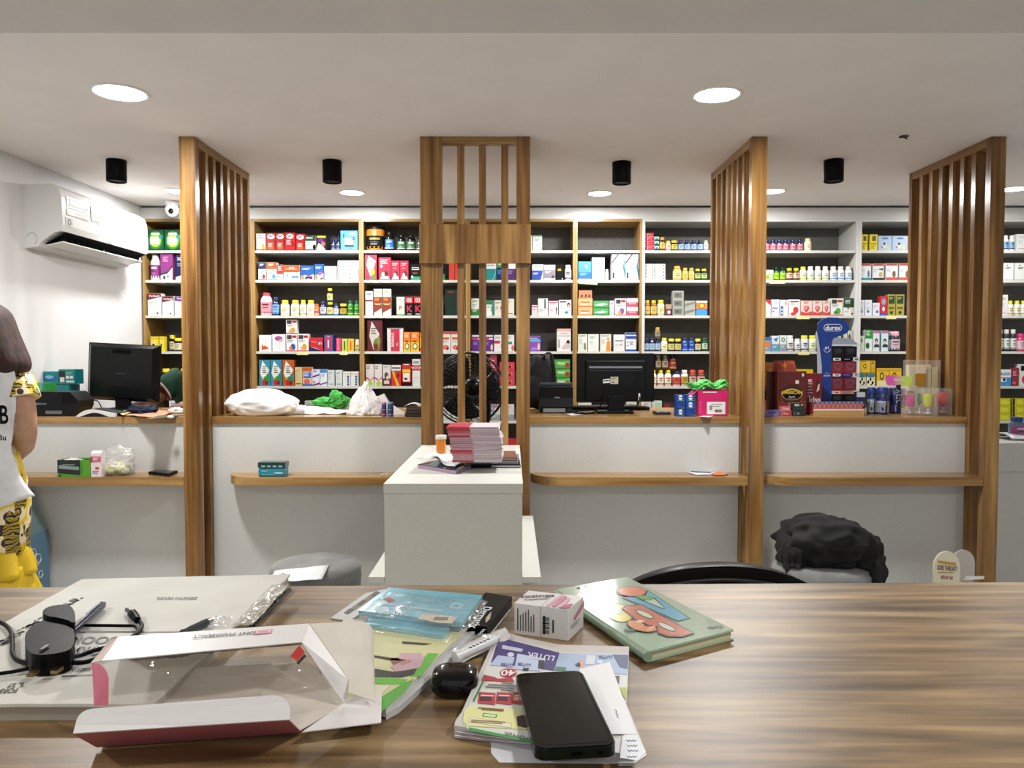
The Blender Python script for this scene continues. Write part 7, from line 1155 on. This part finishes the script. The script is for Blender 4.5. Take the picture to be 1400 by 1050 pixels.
# -- open windowed carton
t = thing('open_carton', 'open white and pink carton with torn clear window in the foreground', 'carton', D(280, 960))
CW = mt('e6e2e0', .4); CI = noisy('inner_card', 'd0c8bc', 'd8d0c6', 40, .8); CPK = mt('dd7a90', .4)
def panel(name, pts, ma, mods=True, th=.0009, par=None):
    m = MB(); m.poly([D(a, b_, h) for a, b_, h in pts], ma); return m.build(name, par or t, mods=[SOL(th, 0)])
panel('bottom_panel', [(138, 1018, .004), (408, 1000, .004), (474, 962, .012), (422, 905, .012), (168, 918, .004)], CI)
def corner(p0, c, p1, n=5): 
    return [tuple((1-s)**2*p0[i]+2*s*(1-s)*c[i]+s*s*p1[i] for i in range(3)) for s in [k/n for k in range(n+1)]]
panel('front_wall', [(100, 1003, .036), (395, 984, .036), (412, 1001, .003), (132, 1021, .003)], mt('b86a72', .5))
panel('front_flap', [(100, 1003, .0362)]+corner((103, 992, .038), (106, 971, .043), (128, 969, .044))+corner((372, 951, .049), (390, 950, .049), (396, 966, .042))+[(396, 984, .0362)], mt('e2dedc', .45))
panel('left_tab', [(126, 906, .057)]+corner((136, 908, .057), (147, 914, .055), (148, 926, .05))+[(148, 964, .028), (129, 965, .028)], CPK)
panel('top_panel', [(139, 904, .057), (412, 878, .06), (422, 853, .062), (162, 871, .058)], CW)
panel('left_bevel', [(124, 907, .056), (139, 904, .0572), (162, 871, .0582), (150, 876, .05)], mt('d8c0b4', .5))
panel('back_wall', [(150, 878, .05), (162, 871, .0575), (422, 853, .0615), (425, 880, .014), (170, 900, .006)], CI)
panel('side_flap', [(412, 878, .0597), (422, 853, .0617), (476, 930, .03), (470, 962, .014)], CW)
panel('end_flap', [(423, 853, .061)]+corner((492, 850, .057), (508, 850, .056), (511, 868, .052))+[(513, 959, .018), (476, 947, .024), (477, 930, .03)], CI)
panel('tuck_panel', [(413, 1001, .0125), (521, 988, .0125), (522, 948, .0125), (474, 955, .0125), (462, 968, .0125)], CW)
WF = film('window_film', 'e8dcc8', .12, .05, .7)
wq = [D(139, 905, .0565), D(412, 879, .0595), D(470, 960, .016), D(148, 963, .03)]
m = MB(); m.grid(lambda u, v: (wq[0]*(1-u)+wq[1]*u)*(1-v)+(wq[3]*(1-u)+wq[2]*u)*v+V((0, 0, .0035*noise.noise(V((u*7, v*5, 1)))-.003*abs(noise.noise(V((u*16, v*9, 5))))-.001)), 60, 26, WF); m.build('window_film', t)
m = MB()
def lay(p, d=.0008): return [D(a, b_, h+d) for a, b_, h in p]
m.poly(lay([(397, 897, .0545), (406, 904, .051), (417, 892, .0545), (409, 882, .059)], .0025), mt('c03a34', .4)); m.poly(lay([(405, 906, .05), (408, 909, .049), (419, 897, .0525), (416, 894, .054)], .0025), mt('3a3432', .4)); m.build('sticker', t)
m = MB(); 
def hm(q): c_ = [D(*p) for p in q]; return lambda u, v: (c_[0]*(1-u)+c_[1]*u)*(1-v)+(c_[3]*(1-u)+c_[2]*u)*v
M = hm([(343, 864, .0606), (283, 868, .0602), (282, 873, .06), (342, 869, .0604)]); m.text('FRONT PHARMACY', M, .8, mt('6a6664'), .5, .5, asp_(M), V((0, 0, .001)), sq=.7)
M = hm([(373, 861, .061), (349, 863, .0607), (347, 869, .0605), (371, 867, .0607)]); m.art('R 0 0 100 100 e08a98;R 8 16 92 84 f0d0d4;R 20 36 80 64 e08a98', M, 4, (0, 0, .0009)); M = hm([(395, 987, .033), (365, 989, .033), (365, 993, .024), (395, 991, .024)]); m.build('carton_print', t)
# -- teal picture magazine under pack
t = thing('picture_magazine', 'lime and cream magazine with violinist-like figure under blue packs', 'magazine', D(540, 900))
t['label'] = 'lime and cream picture magazine lying under the pale blue packs'
mq = [(470, 856), (640, 868), (528, 982), (430, 962)]
m = MB(); m.slab([D(a, b_) + V((0, 0, E5)) for a, b_ in fixwind(mq)], (0, 0, .009), mt('d8d4cc', .6)); m.build('pages', t)
m = MB(); hm_ = .0098; F2(m, [(471, 856), (632, 866), (522, 974), (431, 961)], hm_, 'd9d6a4', .0004)
F2(m, [(586, 893), (600, 894), (575, 925), (560, 925), (573, 905)], hm_+.0005, '6ab83a'); F2(m, [(505, 924), (557, 929), (553, 935), (530, 936), (505, 934)], hm_+.0005, '6ac03a'); F2(m, [(505, 958), (523, 952), (548, 936), (566, 928), (555, 944), (524, 972), (505, 968)], hm_+.0006, '5cb030')
F2(m, [(548, 893), (576, 893), (580, 900), (575, 912), (560, 917), (540, 918), (535, 912)], hm_+.0007, 'd0a8b0'); F2(m, [(510, 914), (540, 919), (570, 914), (566, 922), (548, 926), (512, 925)], hm_+.0008, '241c18'); F2(m, [(511, 896), (540, 900), (562, 903), (561, 905), (536, 903), (511, 898)], hm_+.0009, '3a2a22'); F2(m, [(533, 901), (544, 899), (549, 905), (538, 909)], hm_+.0009, '8a5a48')
F2(m, [(548, 905), (560, 901), (563, 904), (548, 910)], hm_+.0010, 'c88a80'); F2(m, [(505, 938), (535, 936), (520, 950), (505, 952)], hm_+.0007, 'e8e4c8'); F2(m, [(550, 877), (590, 880), (580, 882), (550, 880)], hm_+.0006, '4a463c')
m.build('cover', t)
# grey-white pages peeking on the right of it
m = MB(); m.slab([D(a, b_)+V((0, 0, .0004)) for a, b_ in fixwind([(634, 872), (650, 870), (600, 925), (545, 976), (528, 985), (527, 979)])], (0, 0, .006), mt('c8c8c8', .6)); tag(m.build('loose_pages'), 'grey-white loose pages sticking out beside the picture magazine', 'paper')
# striped leaflet behind
m = MB(); F2(m, [(452, 846), (500, 812), (528, 806), (520, 822), (478, 850)], .0004, 'cfcfcb', .0012); 
for i in range(5): F2(m, [(470+i*9, 838-i*6), (478+i*9, 832-i*6), (484+i*9, 834-i*6), (476+i*9, 840-i*6)], .0018, '7a7668' if i % 2 else '4a4640')
tag(m.build('striped_leaflet'), 'white and grey striped leaflet peeking out behind the blue packs', 'leaflet')
# -- blue wipe packs
PB = noisy('pale_blue_pack', '5fa8bc', '7cc0d0', 14, .25, .15); 
def wipe(q, h0, th, label, printed):
    t = thing('wipes_packet', label, 'packet', D(560, 850, h0), 'pale blue packets on the desk'); m = MB(); m.slab([D(a, b_, h0) for a, b_ in fixwind(q)], (0, 0, th), PB); m.build('packet', t, mods=[('BEVEL', dict(width=.0025, segments=2))])
    c = sum((V((a, b_, 0)) for a, b_ in q), V())/4; m = MB(); n = 20
    Q = [D(c.x+(a-c.x)*1.09, c.y+(b_-c.y)*1.1, h0+th+.001) for a, b_ in q]
    m.grid(lambda u, v: (Q[0]*(1-u)+Q[1]*u)*(1-v)+(Q[3]*(1-u)+Q[2]*u)*v+V((0, 0, .0012*noise.noise(V((u*9, v*6, 2)))-(.003 if min(u, v, 1-u, 1-v) < .04 else 0))), n, n, CLEAR); m.build('clear_sleeve', t)
    if printed:
        m = MB(); H = h0+th+.0004; F2(m, [(571, 846), (578, 838.5), (626, 844), (618, 852.5), (598, 851.5)], H, 'd8cdb8'); F2(m, [(524, 819), (533, 816.5), (541, 821), (532, 823)], H, 'b84a4a')
        for i in range(9): F2(m, [(592+i*2.2, 848), (595+i*2.2, 843.5), (596+i*2.2, 843.6), (593+i*2.2, 848.1)], H+.0003, '2a2a2a')
        dtext(m, 'Winner', [(552, 843), (512, 839), (516, 832), (555, 836)], H, 'e4f0f4', .9); dtext(m, 'moisturising refreshing', [(604, 838), (520, 827), (523, 823.5), (606, 834)], H, 'd4e8ee', .8)
        for rr_ in (8, 5.2): m.tube([D(624+rr_*math.cos(a)*1.1, 828.5+rr_*.55*math.sin(a), H+.0003) for a in [2*PI*i/20 for i in range(20)]], .0005, mt('d8ecf0'), 4, True, 1)
        m.build('print', t)
wipe([(500, 858), (505, 845), (615, 862), (606, 874)], .0105, .005, 'lower pale blue packet in clear sleeve under the other', 0)
wipe([(489, 841), (531, 809), (660, 820), (632, 858)], .016, .006, 'upper pale blue packet with cream barcode sticker', 1)
# -- black carton
t = thing('black_carton', 'black flat carton with white Dermatix lettering between blue packet and medicine box', 'box', D(665, 845)); t['label'] = 'flat black carton with white lettering between blue packet and medicine box'
bq = [(664, 823), (700, 829), (666, 872), (622, 868)]; m = MB(); m.slab([D(a, b_, .0004) for a, b_ in fixwind(bq)], (0, 0, .013), mt('050506', .4, coat=.1)); m.build('carton', t)
m = MB(); H = .0136; dtext(m, 'Dermatix', [(662, 829), (640, 858), (652, 860), (673, 830)], H, 'ececec', 1.0, 1); F2(m, [(664, 852), (664, 845), (672, 836), (670, 846)], H+.0004, 'b8b090'); dtext(m, 'Ultra', [(660, 860), (652, 868), (657, 869), (665, 861)], H, 'c8c8c8', .8); F2(m, [(697, 833), (698, 833.2), (672, 866), (671, 865.8)], H+.0004, 'b8b8b8'); m.build('lettering', t)
# -- syringe in its pouch
t = thing('syringe_pouch', 'sealed pouch with white syringe below the black carton', 'syringe pouch', D(655, 885))
PP = mt('dcdad6', .5); sq = [D(603, 893, .002), D(622, 911, .002), D(700, 872, .012), D(691, 858, .014)]
m = MB(); m.grid(lambda u, v: (sq[0]*(1-u)+sq[1]*u)*(1-v)+(sq[3]*(1-u)+sq[2]*u)*v+V((0, 0, .0008*noise.noise(V((u*5, v*9, 0))))), 8, 20, PP); m.build('paper_backing', t, mods=[SOL(.0004, 1)])
a, b_ = D(622, 899, .009), D(683, 871, .018); m = MB(); m.cyl(a+(b_-a)*.1, a+(b_-a)*.9, .0052, mt('e8e8e8', .25), 14); m.cyl(a, a+(b_-a)*.1, .007, mt('e8e8e8', .3), 12); m.cyl(a+(b_-a)*.9, b_, .0022, mt('e0e0e0', .3), 10)
for i in range(6): p = a+(b_-a)*(.3+i*.08)+V((0, -.0018, .0048)); m.cyl(p, p+V((.0035, 0, .0)), .0006, mt('4a4a4a'), 5)
m.build('syringe', t)
m = MB(); m.grid(lambda u, v: (sq[0]*(1-u)+sq[1]*u)*(1-v)+(sq[3]*(1-u)+sq[2]*u)*v+V((0, 0, .001+.0115*math.sin(u*PI)*max(0, math.sin(min(1, v*1.3)*PI))**.6+.0012*noise.noise(V((u*7, v*14, 4))))), 14, 30, CLEAR); m.build('clear_pouch', t)
# -- medicine box
t = thing('medicine_box', 'small white medicine box with barcode standing on the desk', 'box', D(745, 870))
fl, fr = D(703, 866.5), D(777, 876.5); ux = (fr-fl).normalized(); uy = V((-ux.y, ux.x, 0)); w = (fr-fl).length; dp = .052
yy = fl.y; hh = P(703, 825, fl.y).z-DZ
bs = [fl, fr, fr+uy*dp+ux*.004, fl+uy*dp+ux*.0]; m = MB(); WBX = mt('dfdcda', .4); m.slab([p+V((0, 0, .0004)) for p in bs][::1], (0, 0, hh), WBX); m.build('carton', t, mods=[('BEVEL', dict(width=.0008, segments=2))])
M = lambda u, v: fl+ux*w*u+V((0, 0, hh*v)); nf = -uy; m = MB(); m.art('R 49 0 50 100 a8a4a0;R 54 12 58 72 2a2a2a;R 66 0 66.5 1 white', M, w/hh, nf*.0004)
for i in range(11): v0 = .16+i*.05; m.poly([M(.53, v0)+nf*.0006, M(.66, v0)+nf*.0006, M(.66, v0+(.02 if i % 3 else .034))+nf*.0006, M(.53, v0+(.02 if i % 3 else .034))+nf*.0006], mt('1c1c1c'))
m.poly([M(.71, .2)+nf*.0005, M(.74, .2)+nf*.0005, M(.74, .62)+nf*.0005, M(.71, .62)+nf*.0005], mt('3a3a3a'))
for i in range(7): u0 = .06+i*.05; m.poly([M(u0, .14)+nf*.0005, M(u0+.018, .14)+nf*.0005, M(u0+.018, .86-(i*3 % 4)*.07)+nf*.0005, M(u0, .86-(i*3 % 4)*.07)+nf*.0005], mt('5a5856' if i else '1a1a1a'))
m.build('front_print', t)
M = lambda u, v: fl+ux*w*u+uy*dp*v+V((0, 0, hh+.0006)); m = MB(); m.text('Nozinga', M, .2, mt('5a3a44'), .22, .62, w/dp, V((0, 0, .0004)), rot=.5); m.text('Capsules', M, .11, mt('6a5a5a'), .3, .42, w/dp, V((0, 0, .0004)), rot=.5)
m.art('R 51 0 52 100 a8a4a0;P d8a0ac 58 4 64 4 72 90 64 96;P c87a90 68 4 76 4 80 80 73 90;P d8a0ac 80 4 88 4 88 70 82 80;P b04a58 84 0 100 6 100 40 88 24', M, w/dp, (0, 0, .0004)); m.build('top_print', t)
M = lambda u, v: fr+(uy*dp+ux*.004)*u+V((0, 0, hh*v)); m = MB(); m.art('P c87a90 30 60 100 90 100 70 40 50;L 14 40 60 2 grey', M, dp/hh, ux*.0008); m.build('side_print', t)
# -- children's letter book
t = thing('letter_book', 'pale green hardback childrens book with big coloured letters', 'book', D(880, 840))
kq = [(761, 806), (857, 789), (1003, 861), (886, 891)]; PG = mt('c8c2a0', .7)
kb = [D(a, b_, .012) for a, b_ in kq]; kc = sum(kb, V())/4
m = MB(); m.slab([V((p.x, p.y, DZ+.0026)) for p in [kc+(p-kc)*.975 for p in kb]][::-1], (0, 0, .0074), PG); m.build('pages', t)
GC = mt('a6bea6', .14, coat=1)
m = MB(); m.slab([V((p.x, p.y, DZ+.0101)) for p in kb][::-1], (0, 0, .0022), GC); fcov = m.build('front_cover', t, mods=[('BEVEL', dict(width=.0006, segments=2))])
m = MB(); m.slab([V((p.x, p.y, DZ+.0004)) for p in kb][::-1], (0, 0, .0021), mt('a8b89a', .4)); m.build('back_cover', t)
s0, s1 = kb[0], kb[3]; dd = (s1-s0).cross(V((0, 0, 1))).normalized()*.0015
m = MB(); m.cyl(V((s0.x, s0.y, DZ+.0064)), V((s1.x, s1.y, DZ+.0064)), .0056, mt('8aa088', .4), 12); m.build('spine', t)
z5 = lambda pts: fixwind([(740+a/4.667, 770+b_/4.667) for a, b_ in pts]); H = .0126
def kp(m, pts, h, col, g=1): F2(m, z5(pts), h, mt(col, .18, coat=.5) if isinstance(col, str) else col, .00015)
def ell(cx, cy, rx, ry, n=20, rot=0): return [(cx+rx*math.cos(a)*math.cos(rot)-ry*math.sin(a)*math.sin(rot), cy+rx*math.cos(a)*math.sin(rot)+ry*math.sin(a)*math.cos(rot)) for a in [2*PI*i/n for i in range(n)]]
m = MB(); OL = '2a2a2a'
kp(m, [(676, 170), (954, 352), (870, 374), (512, 222), (524, 206), (660, 206)], H, OL); kp(m, [(682, 178), (940, 350), (872, 366), (524, 218), (560, 214), (668, 210)], H+.0002, '3a9ab8'); kp(m, [(640, 236), (722, 218), (796, 292), (760, 286)], H+.0004, OL); kp(m, [(654, 238), (716, 226), (784, 286), (758, 280)], H+.0005, 'b2c8b0'); m.build('blue_letter_A', fcov)['label'] = 'blue letter A'
m = MB(); kp(m, ell(500, 318, 92, 58, rot=.25), H, OL); kp(m, ell(500, 318, 86, 52, rot=.25), H+.0002, 'd8c83a'); kp(m, [(455, 262), (520, 290), (505, 330), (440, 318), (380, 250)], H+.0004, 'b2c8b0'); m.build('yellow_letter_C', fcov)['label'] = 'yellow letter C'
m = MB(); rb = [(510, 292), (540, 270), (640, 262), (980, 447), (900, 472), (800, 470), (740, 448), (735, 410), (680, 400), (590, 360), (560, 330)]; kp(m, rb, H+.0006, OL)
kp(m, [(520, 292), (546, 276), (638, 268), (964, 446), (895, 464), (805, 463), (748, 442), (742, 404), (680, 392), (600, 354), (570, 326)], H+.0008, 'c05a3c')
for cx, cy in ((660, 326), (800, 406)): kp(m, ell(cx, cy, 62, 17, rot=.42), H+.001, OL); kp(m, ell(cx, cy, 56, 13, rot=.42), H+.0011, 'c8d0b8')
m.build('red_letter_B', fcov)['label'] = 'red letter B'
m = MB(); kp(m, ell(576, 180, 96, 34, rot=.03), H+.0007, '5a2a3a'); kp(m, ell(580, 180, 86, 30, rot=.03), H+.0009, 'd86a3a'); kp(m, [(600, 212), (650, 206), (730, 218), (700, 236), (640, 232)], H+.0009, '4a9a3a'); m.build('fruit_drawing', fcov); m = MB()
kp(m, ell(610, 398, 66, 30, rot=.35), H+.0012, '5a2a20'); kp(m, ell(610, 398, 60, 26, rot=.35), H+.0013, 'd88a58'); kp(m, ell(680, 420, 56, 18, rot=.0), H+.0014, 'd08050'); kp(m, ell(630, 372, 26, 10), H+.0015, 'e8c8a8'); kp(m, ell(700, 416, 34, 8, rot=-.5), H+.0015, 'e0b090'); kp(m, [(528, 420), (600, 424), (596, 432), (540, 434)], H+.0012, '2a5a3a'); m.build('animal_drawing', fcov); m = MB()
kp(m, ell(246, 214, 28, 30), H+.0002, OL); kp(m, ell(246, 214, 24, 26), H+.0004, 'd8c040'); m.build('sun_drawing', fcov); m = MB()
m = MB(); dtext(m, 'Curtis', [(986, 855), (966, 857), (970, 861), (990, 859)], H, '2a3a3a', .9); F2(m, z5([(224, 156), (250, 150), (244, 166), (230, 162)]), H, '2a2a2a'); F2(m, z5([(276, 148), (292, 142), (290, 152)]), H, '2a2a2a'); m.build('small_lettering', fcov)
# -- earbud case
q_ = D(622, 945); t = thing('earbud_case', 'glossy black rounded earbud case on the desk', 'earbud case', (q_.x, q_.y, DZ))
m = MB()
def se(zz, r): pass
rings = [(-.0, .72), (.0035, .93), (.008, 1.0), (.0145, 1.0), (.019, .93), (.0225, .74), (.0238, .45), (.0242, .02)]
vs = []; n = 40
for zz, k in rings:
    for i in range(n):
        a = 2*PI*i/n; ca, sa = math.cos(a), math.sin(a); e = (abs(ca)**3.2+abs(sa)**3.2)**(-1/3.2); vs.append(V((q_.x+.0232*k*e*ca, q_.y+.0225*k*e*sa, DZ+.0004+zz)))
GB_ = mt('08080a', .12, coat=.8); m.add(vs[:5*n], [(j*n+i, j*n+(i+1) % n, (j+1)*n+(i+1) % n, (j+1)*n+i) for j in range(4) for i in range(n)]+[tuple(reversed(range(n)))], GB_, True); m.build('body', t)
m = MB(); m.add(vs[4*n:], [(j*n+i, j*n+(i+1) % n, (j+1)*n+(i+1) % n, (j+1)*n+i) for j in range(3) for i in range(n)], GB_, True); m.build('lid', t, mods=[('SUBSURF', dict(levels=1, render_levels=1))])
# -- promotional magazine under phone
z4 = lambda pts: fixwind([(560+a/4, 840+b_/4) for a, b_ in pts]); HM = .0116
t = thing('promotional_magazine', 'colourful upside-down pharmacy magazine under the phone', 'magazine', D(740, 945))
mg = [(490, 122), (560, 150), (820, 205), (1195, 215), (1180, 480), (1150, 790), (700, 705), (640, 715), (245, 665), (285, 580)]
m = MB(); m.slab([D(a, b_, .0006) for a, b_ in z4([(488, 128), (620, 170), (820, 212), (1200, 222), (1185, 480), (1150, 770), (670, 700), (330, 680), (245, 668), (250, 640), (285, 590)])], (0, 0, .0095), mt('cfc8c4', .6)); m.build('pages', t)
m = MB()
def gp(pts, h, col): F2(m, z4(pts), h, col, .0002)
gp([(490, 124), (560, 140), (820, 208), (1200, 218), (1186, 480), (1155, 760), (670, 700), (330, 640), (285, 590)], HM-.0013, 'dcdcd6')
H = HM-.0009
gp([(490, 126), (820, 210), (790, 308), (445, 262)], H, '3c2c74'); gp([(820, 212), (1198, 220), (1190, 330), (930, 310), (790, 308)], H, 'a8bcd8'); gp([(1110, 220), (1199, 222), (1192, 300), (1150, 290)], H+.0002, '3a4a7a')
gp([(482, 225), (575, 235), (560, 290), (440, 276)], H+.0002, 'b8c4e4'); gp([(590, 215), (745, 245), (715, 310), (572, 300)], H+.0002, 'c4cee8'); gp([(706, 250), (738, 254), (732, 298), (702, 296)], H+.0004, '14142a'); gp([(622, 292), (654, 294), (648, 308), (618, 306)], H+.0004, '14142a')
gp([(508, 168), (622, 190), (612, 206), (504, 188)], H+.0003, 'c8c8dc')
dtext(m, 'LUTER', z4([(800, 222), (800, 222)])[:0] or [(760.5, 897), (722, 891), (721, 900), (757, 904)], H+.0003, 'dcdcf0', .95)
dtext(m, 'LUTER', [(703, 908), (685, 906), (684, 910), (701, 912)], H+.0004, '3a3a7a', .9); dtext(m, 'LUTER', [(727, 908), (708, 905.5), (707, 910), (725, 912)], H+.0004, '3a3a7a', .9); dtext(m, 'LUTER', [(838, 896.5), (818, 896), (818, 900), (837, 901)], H+.0004, '3a4a7a', .9)
gp(ell(898-345, 220, 18, 12), H+.0004, 'd8d8ec')
gp([(405, 330), (470, 345), (480, 352), (560, 348), (575, 370), (392, 362)], H+.0002, 'b02a38'); gp(ell(540, 320, 46, 24), H+.0004, 'b8283a'); dtext(m, '40', [(706, 916), (685, 916), (684, 924), (704, 924)], H+.0007, 'f0e8e8', .95)
gp([(300, 520), (330, 500), (600, 520), (640, 630), (320, 610), (290, 585)], H+.0001, 'e6e4a0'); gp([(410, 360), (400, 362), (345, 470), (352, 480)], H+.0003, '2a8a4a'); gp([(325, 618), (665, 688), (662, 702), (320, 634)], H+.0004, '3a9a4a')
for i, (x, w) in enumerate(((380, 90), (478, 80), (565, 55))): gp([(x, 425), (x+w, 430), (x+w-4, 495), (x-8, 485)], H+.0003, 'b82c34'); gp([(x+4, 450), (x+w-20, 452), (x+w-24, 472), (x+2, 470)], H+.0005, '2a2438' if i < 2 else 'e0b090'); gp([(x+10, 440), (x+w-10, 443), (x+w-10, 449), (x+8, 446)], H+.0005, 'd8d8e0')
gp([(402, 540), (480, 548), (474, 566), (398, 558)], H+.0003, '3a9a4a'); gp([(408, 545), (472, 551), (468, 562), (405, 556)], H+.0005, 'dce8c0')
gp([(325, 560), (560, 595), (555, 622), (320, 590)], H+.0003, 'c8c090'); gp([(329, 564), (556, 598), (552, 618), (325, 588)], H+.0005, 'ecead0')
for i, (x, y, w) in enumerate(((430, 380, 150), (415, 392, 160), (500, 410, 70), (375, 508, 140), (395, 516, 120), (335, 575, 190), (338, 584, 170), (505, 372, 60))): gp([(x, y), (x+w, y+w*.07), (x+w-2, y+w*.07+5), (x-2, y+5)], H+.0007, '6a6a66' if i < 3 else '8a6a40')
dtext(m, 'POWER', [(724, 1008), (690, 1000), (689, 1005), (722, 1013)], H+.0003, '5a6a5a', .95)
gp([(585, 560), (640, 545), (650, 625), (590, 610)], H+.0003, '3a1c20'); gp([(930, 250), (955, 252), (958, 290), (925, 292)], H+.0003, 'd8a0a0'); gp([(905, 272), (930, 262), (935, 285), (915, 285)], H+.0005, '2a2a2e'); gp([(930, 262), (952, 262), (950, 300), (928, 296)], H+.0005, 'd8a89a'); gp([(970, 222), (1018, 226), (1010, 276), (962, 272)], H+.0003, 'd8dce4'); gp([(1026, 250), (1060, 255), (1050, 272), (1028, 268)], H+.0004, 'd8dce8'); gp([(800, 286), (858, 290), (852, 306), (796, 304)], H+.0004, '2a8a4a'); gp([(1108, 335), (1148, 337), (1146, 375), (1120, 385)], H+.0003, '4a2c6a'); gp([(1145, 400), (1186, 400), (1184, 470), (1165, 440)], H+.0003, 'a8b83a')
m.build('cover', t)
# curled corner showing page edges at the front left
m = MB()
for i in range(7): 
    a0_, a1_ = D(621+i*.9, 1008-i*2.6, .0012+i*.0014), D(727, 1018-i*1.6, .001+i*.0013); m.tube([a0_, (a0_+a1_)/2+V((0, -.001, 0)), a1_], .0007, mt('e0d8d6' if i % 2 else 'a89aa0', .6), 5)
m.build('page_edges', t)
# white card beneath and notes
m = MB(); F2(m, z4([(445, 700), (445, 760), (490, 811), (1230, 816), (1296, 772), (1290, 750), (1185, 490), (1120, 500)]), .0001, 'e4e4e8', .0004); tag(m.build('white_card'), 'white card with cut corners under the magazine and phone', 'card')
m = MB(); HH = .0118; F2(m, z4([(925, 300), (1095, 262), (1240, 655), (1100, 656), (1010, 480)]), HH, 'e8e8ea', .0004)
tag(m.build('folded_note'), 'plain folded white note sheet emerging right of the phone', 'paper'); 
m = MB(); F2(m, z4([(1165, 665), (1238, 662), (1293, 752), (1245, 800), (1150, 785)]), .0124, 'e2e6ea', .0004)
sq_ = mt('5a6a8a', .6)
for i, (x, y) in enumerate(((1185, 690), (1190, 718), (1195, 745), (1188, 778))): m.tube([D(560/1+(x+k*9)/4, 840+(y+(4 if k % 2 else -4))/4, .0130) for k in range(7)], .0003, sq_, 4, False, 2)
for i, (x, y) in enumerate(((1030, 500), (1118, 545))): pass
tag(m.build('handwritten_note'), 'small note with blue-grey handwriting right of phone bottom', 'paper')
m = MB()
for x, y in ((1122, 520), (1062, 590)): m.tube([D(560+(x+k*3+(8 if k % 2 else 0))/4, 840+(y+k*9)/4, .0127) for k in range(6)], .0003, mt('7a88a8', .6), 4, False, 2)
tag(m.build('pen_marks'), 'faint blue handwriting on the plain folded note', 'handwriting')
# -- phone
t = thing('smartphone', 'black smartphone lying face up on the magazine and notes', 'smartphone', D(770, 975, .0128))
pc = [(705, 922), (794, 914.5), (841, 1014), (734, 1031)]; h0 = .0135
c_ = [D(a, b_, h0+.009) for a, b_ in pc]
ux = ((c_[1]-c_[0])+(c_[2]-c_[3]))/2; uy = ((c_[0]-c_[3])+(c_[1]-c_[2]))/2; cc = sum(c_, V())/4; L_ = uy.length; W_ = .075; uy.normalize(); ux = V((uy.y, -uy.x, 0))
print('phone', L_, ux.length, ((c_[1]-c_[0]).length+(c_[2]-c_[3]).length)/2)
W_ = ((c_[1]-c_[0]).length+(c_[2]-c_[3]).length)/2
def rr(w, l, r, z, n=6):
    o = []
    for sx, sy, a0 in ((1, 1, 0), (-1, 1, PI/2), (-1, -1, PI), (1, -1, 1.5*PI)):
        for i in range(n+1): a = a0+PI/2*i/n; o.append(V((cc.x, cc.y, z))+ux*(sx*(w/2-r)+r*math.cos(a))+uy*(sy*(l/2-r)+r*math.sin(a)))
    return o
zb = DZ+h0; m = MB(); m.slab(rr(W_, L_, .009, zb), (0, 0, .0085), mt('0c1a14', .2, .3, coat=.5)); frm = m.build('frame', t, mods=[('BEVEL', dict(width=.0022, segments=3))])
m = MB(); m.slab(rr(W_-.003, L_-.003, .008, zb+.0086), (0, 0, .0006), mt('040405', .08, coat=.5)); m.build('screen_glass', t, mods=[('BEVEL', dict(width=.0003, segments=2))])
m = MB(); m.slab(rr(W_-.008, L_-.012, .006, zb+.00925), (0, 0, .0001), mt('050606', .12, coat=.4)); m.build('display', t)
e = V((cc.x, cc.y, zb+.0042))-uy*(L_/2+.0002); m = MB(); m.slab([e-ux*.0045+V((0, 0, -.0012)), e+ux*.0045+V((0, 0, -.0012)), e+ux*.0045+V((0, 0, .0014)), e-ux*.0045+V((0, 0, .0014))], -uy*.0004, mt('000000', .8)); m.build('charging_port', frm)
m = MB(); p = e+ux*.019; m.cyl(p+uy*.001, p-uy*.0004, .0018, mt('000000', .8), 12); m.build('headphone_jack', frm)
p = V((cc.x, cc.y, zb+.005))+ux*(W_/2+.0002); m = MB(); m.slab([p+uy*.0+V((0, 0, -.001)), p+uy*.02+V((0, 0, -.001)), p+uy*.02+V((0, 0, .0012)), p+V((0, 0, .0012))], ux*.0008, mt('0a120e', .3)); m.build('power_button', frm)
# ---------------------------------------------------------------- world, view
w = bpy.data.worlds.new('World'); S.world = w; w.use_nodes = True; w.node_tree.nodes['Background'].inputs[0].default_value = (.9, .95, 1, 1); w.node_tree.nodes['Background'].inputs[1].default_value = .3
S.view_settings.view_transform = 'Standard'; S.view_settings.look = 'None'; S.view_settings.gamma = 1; S.view_settings.use_curve_mapping = False; S.view_settings.exposure = 1.38
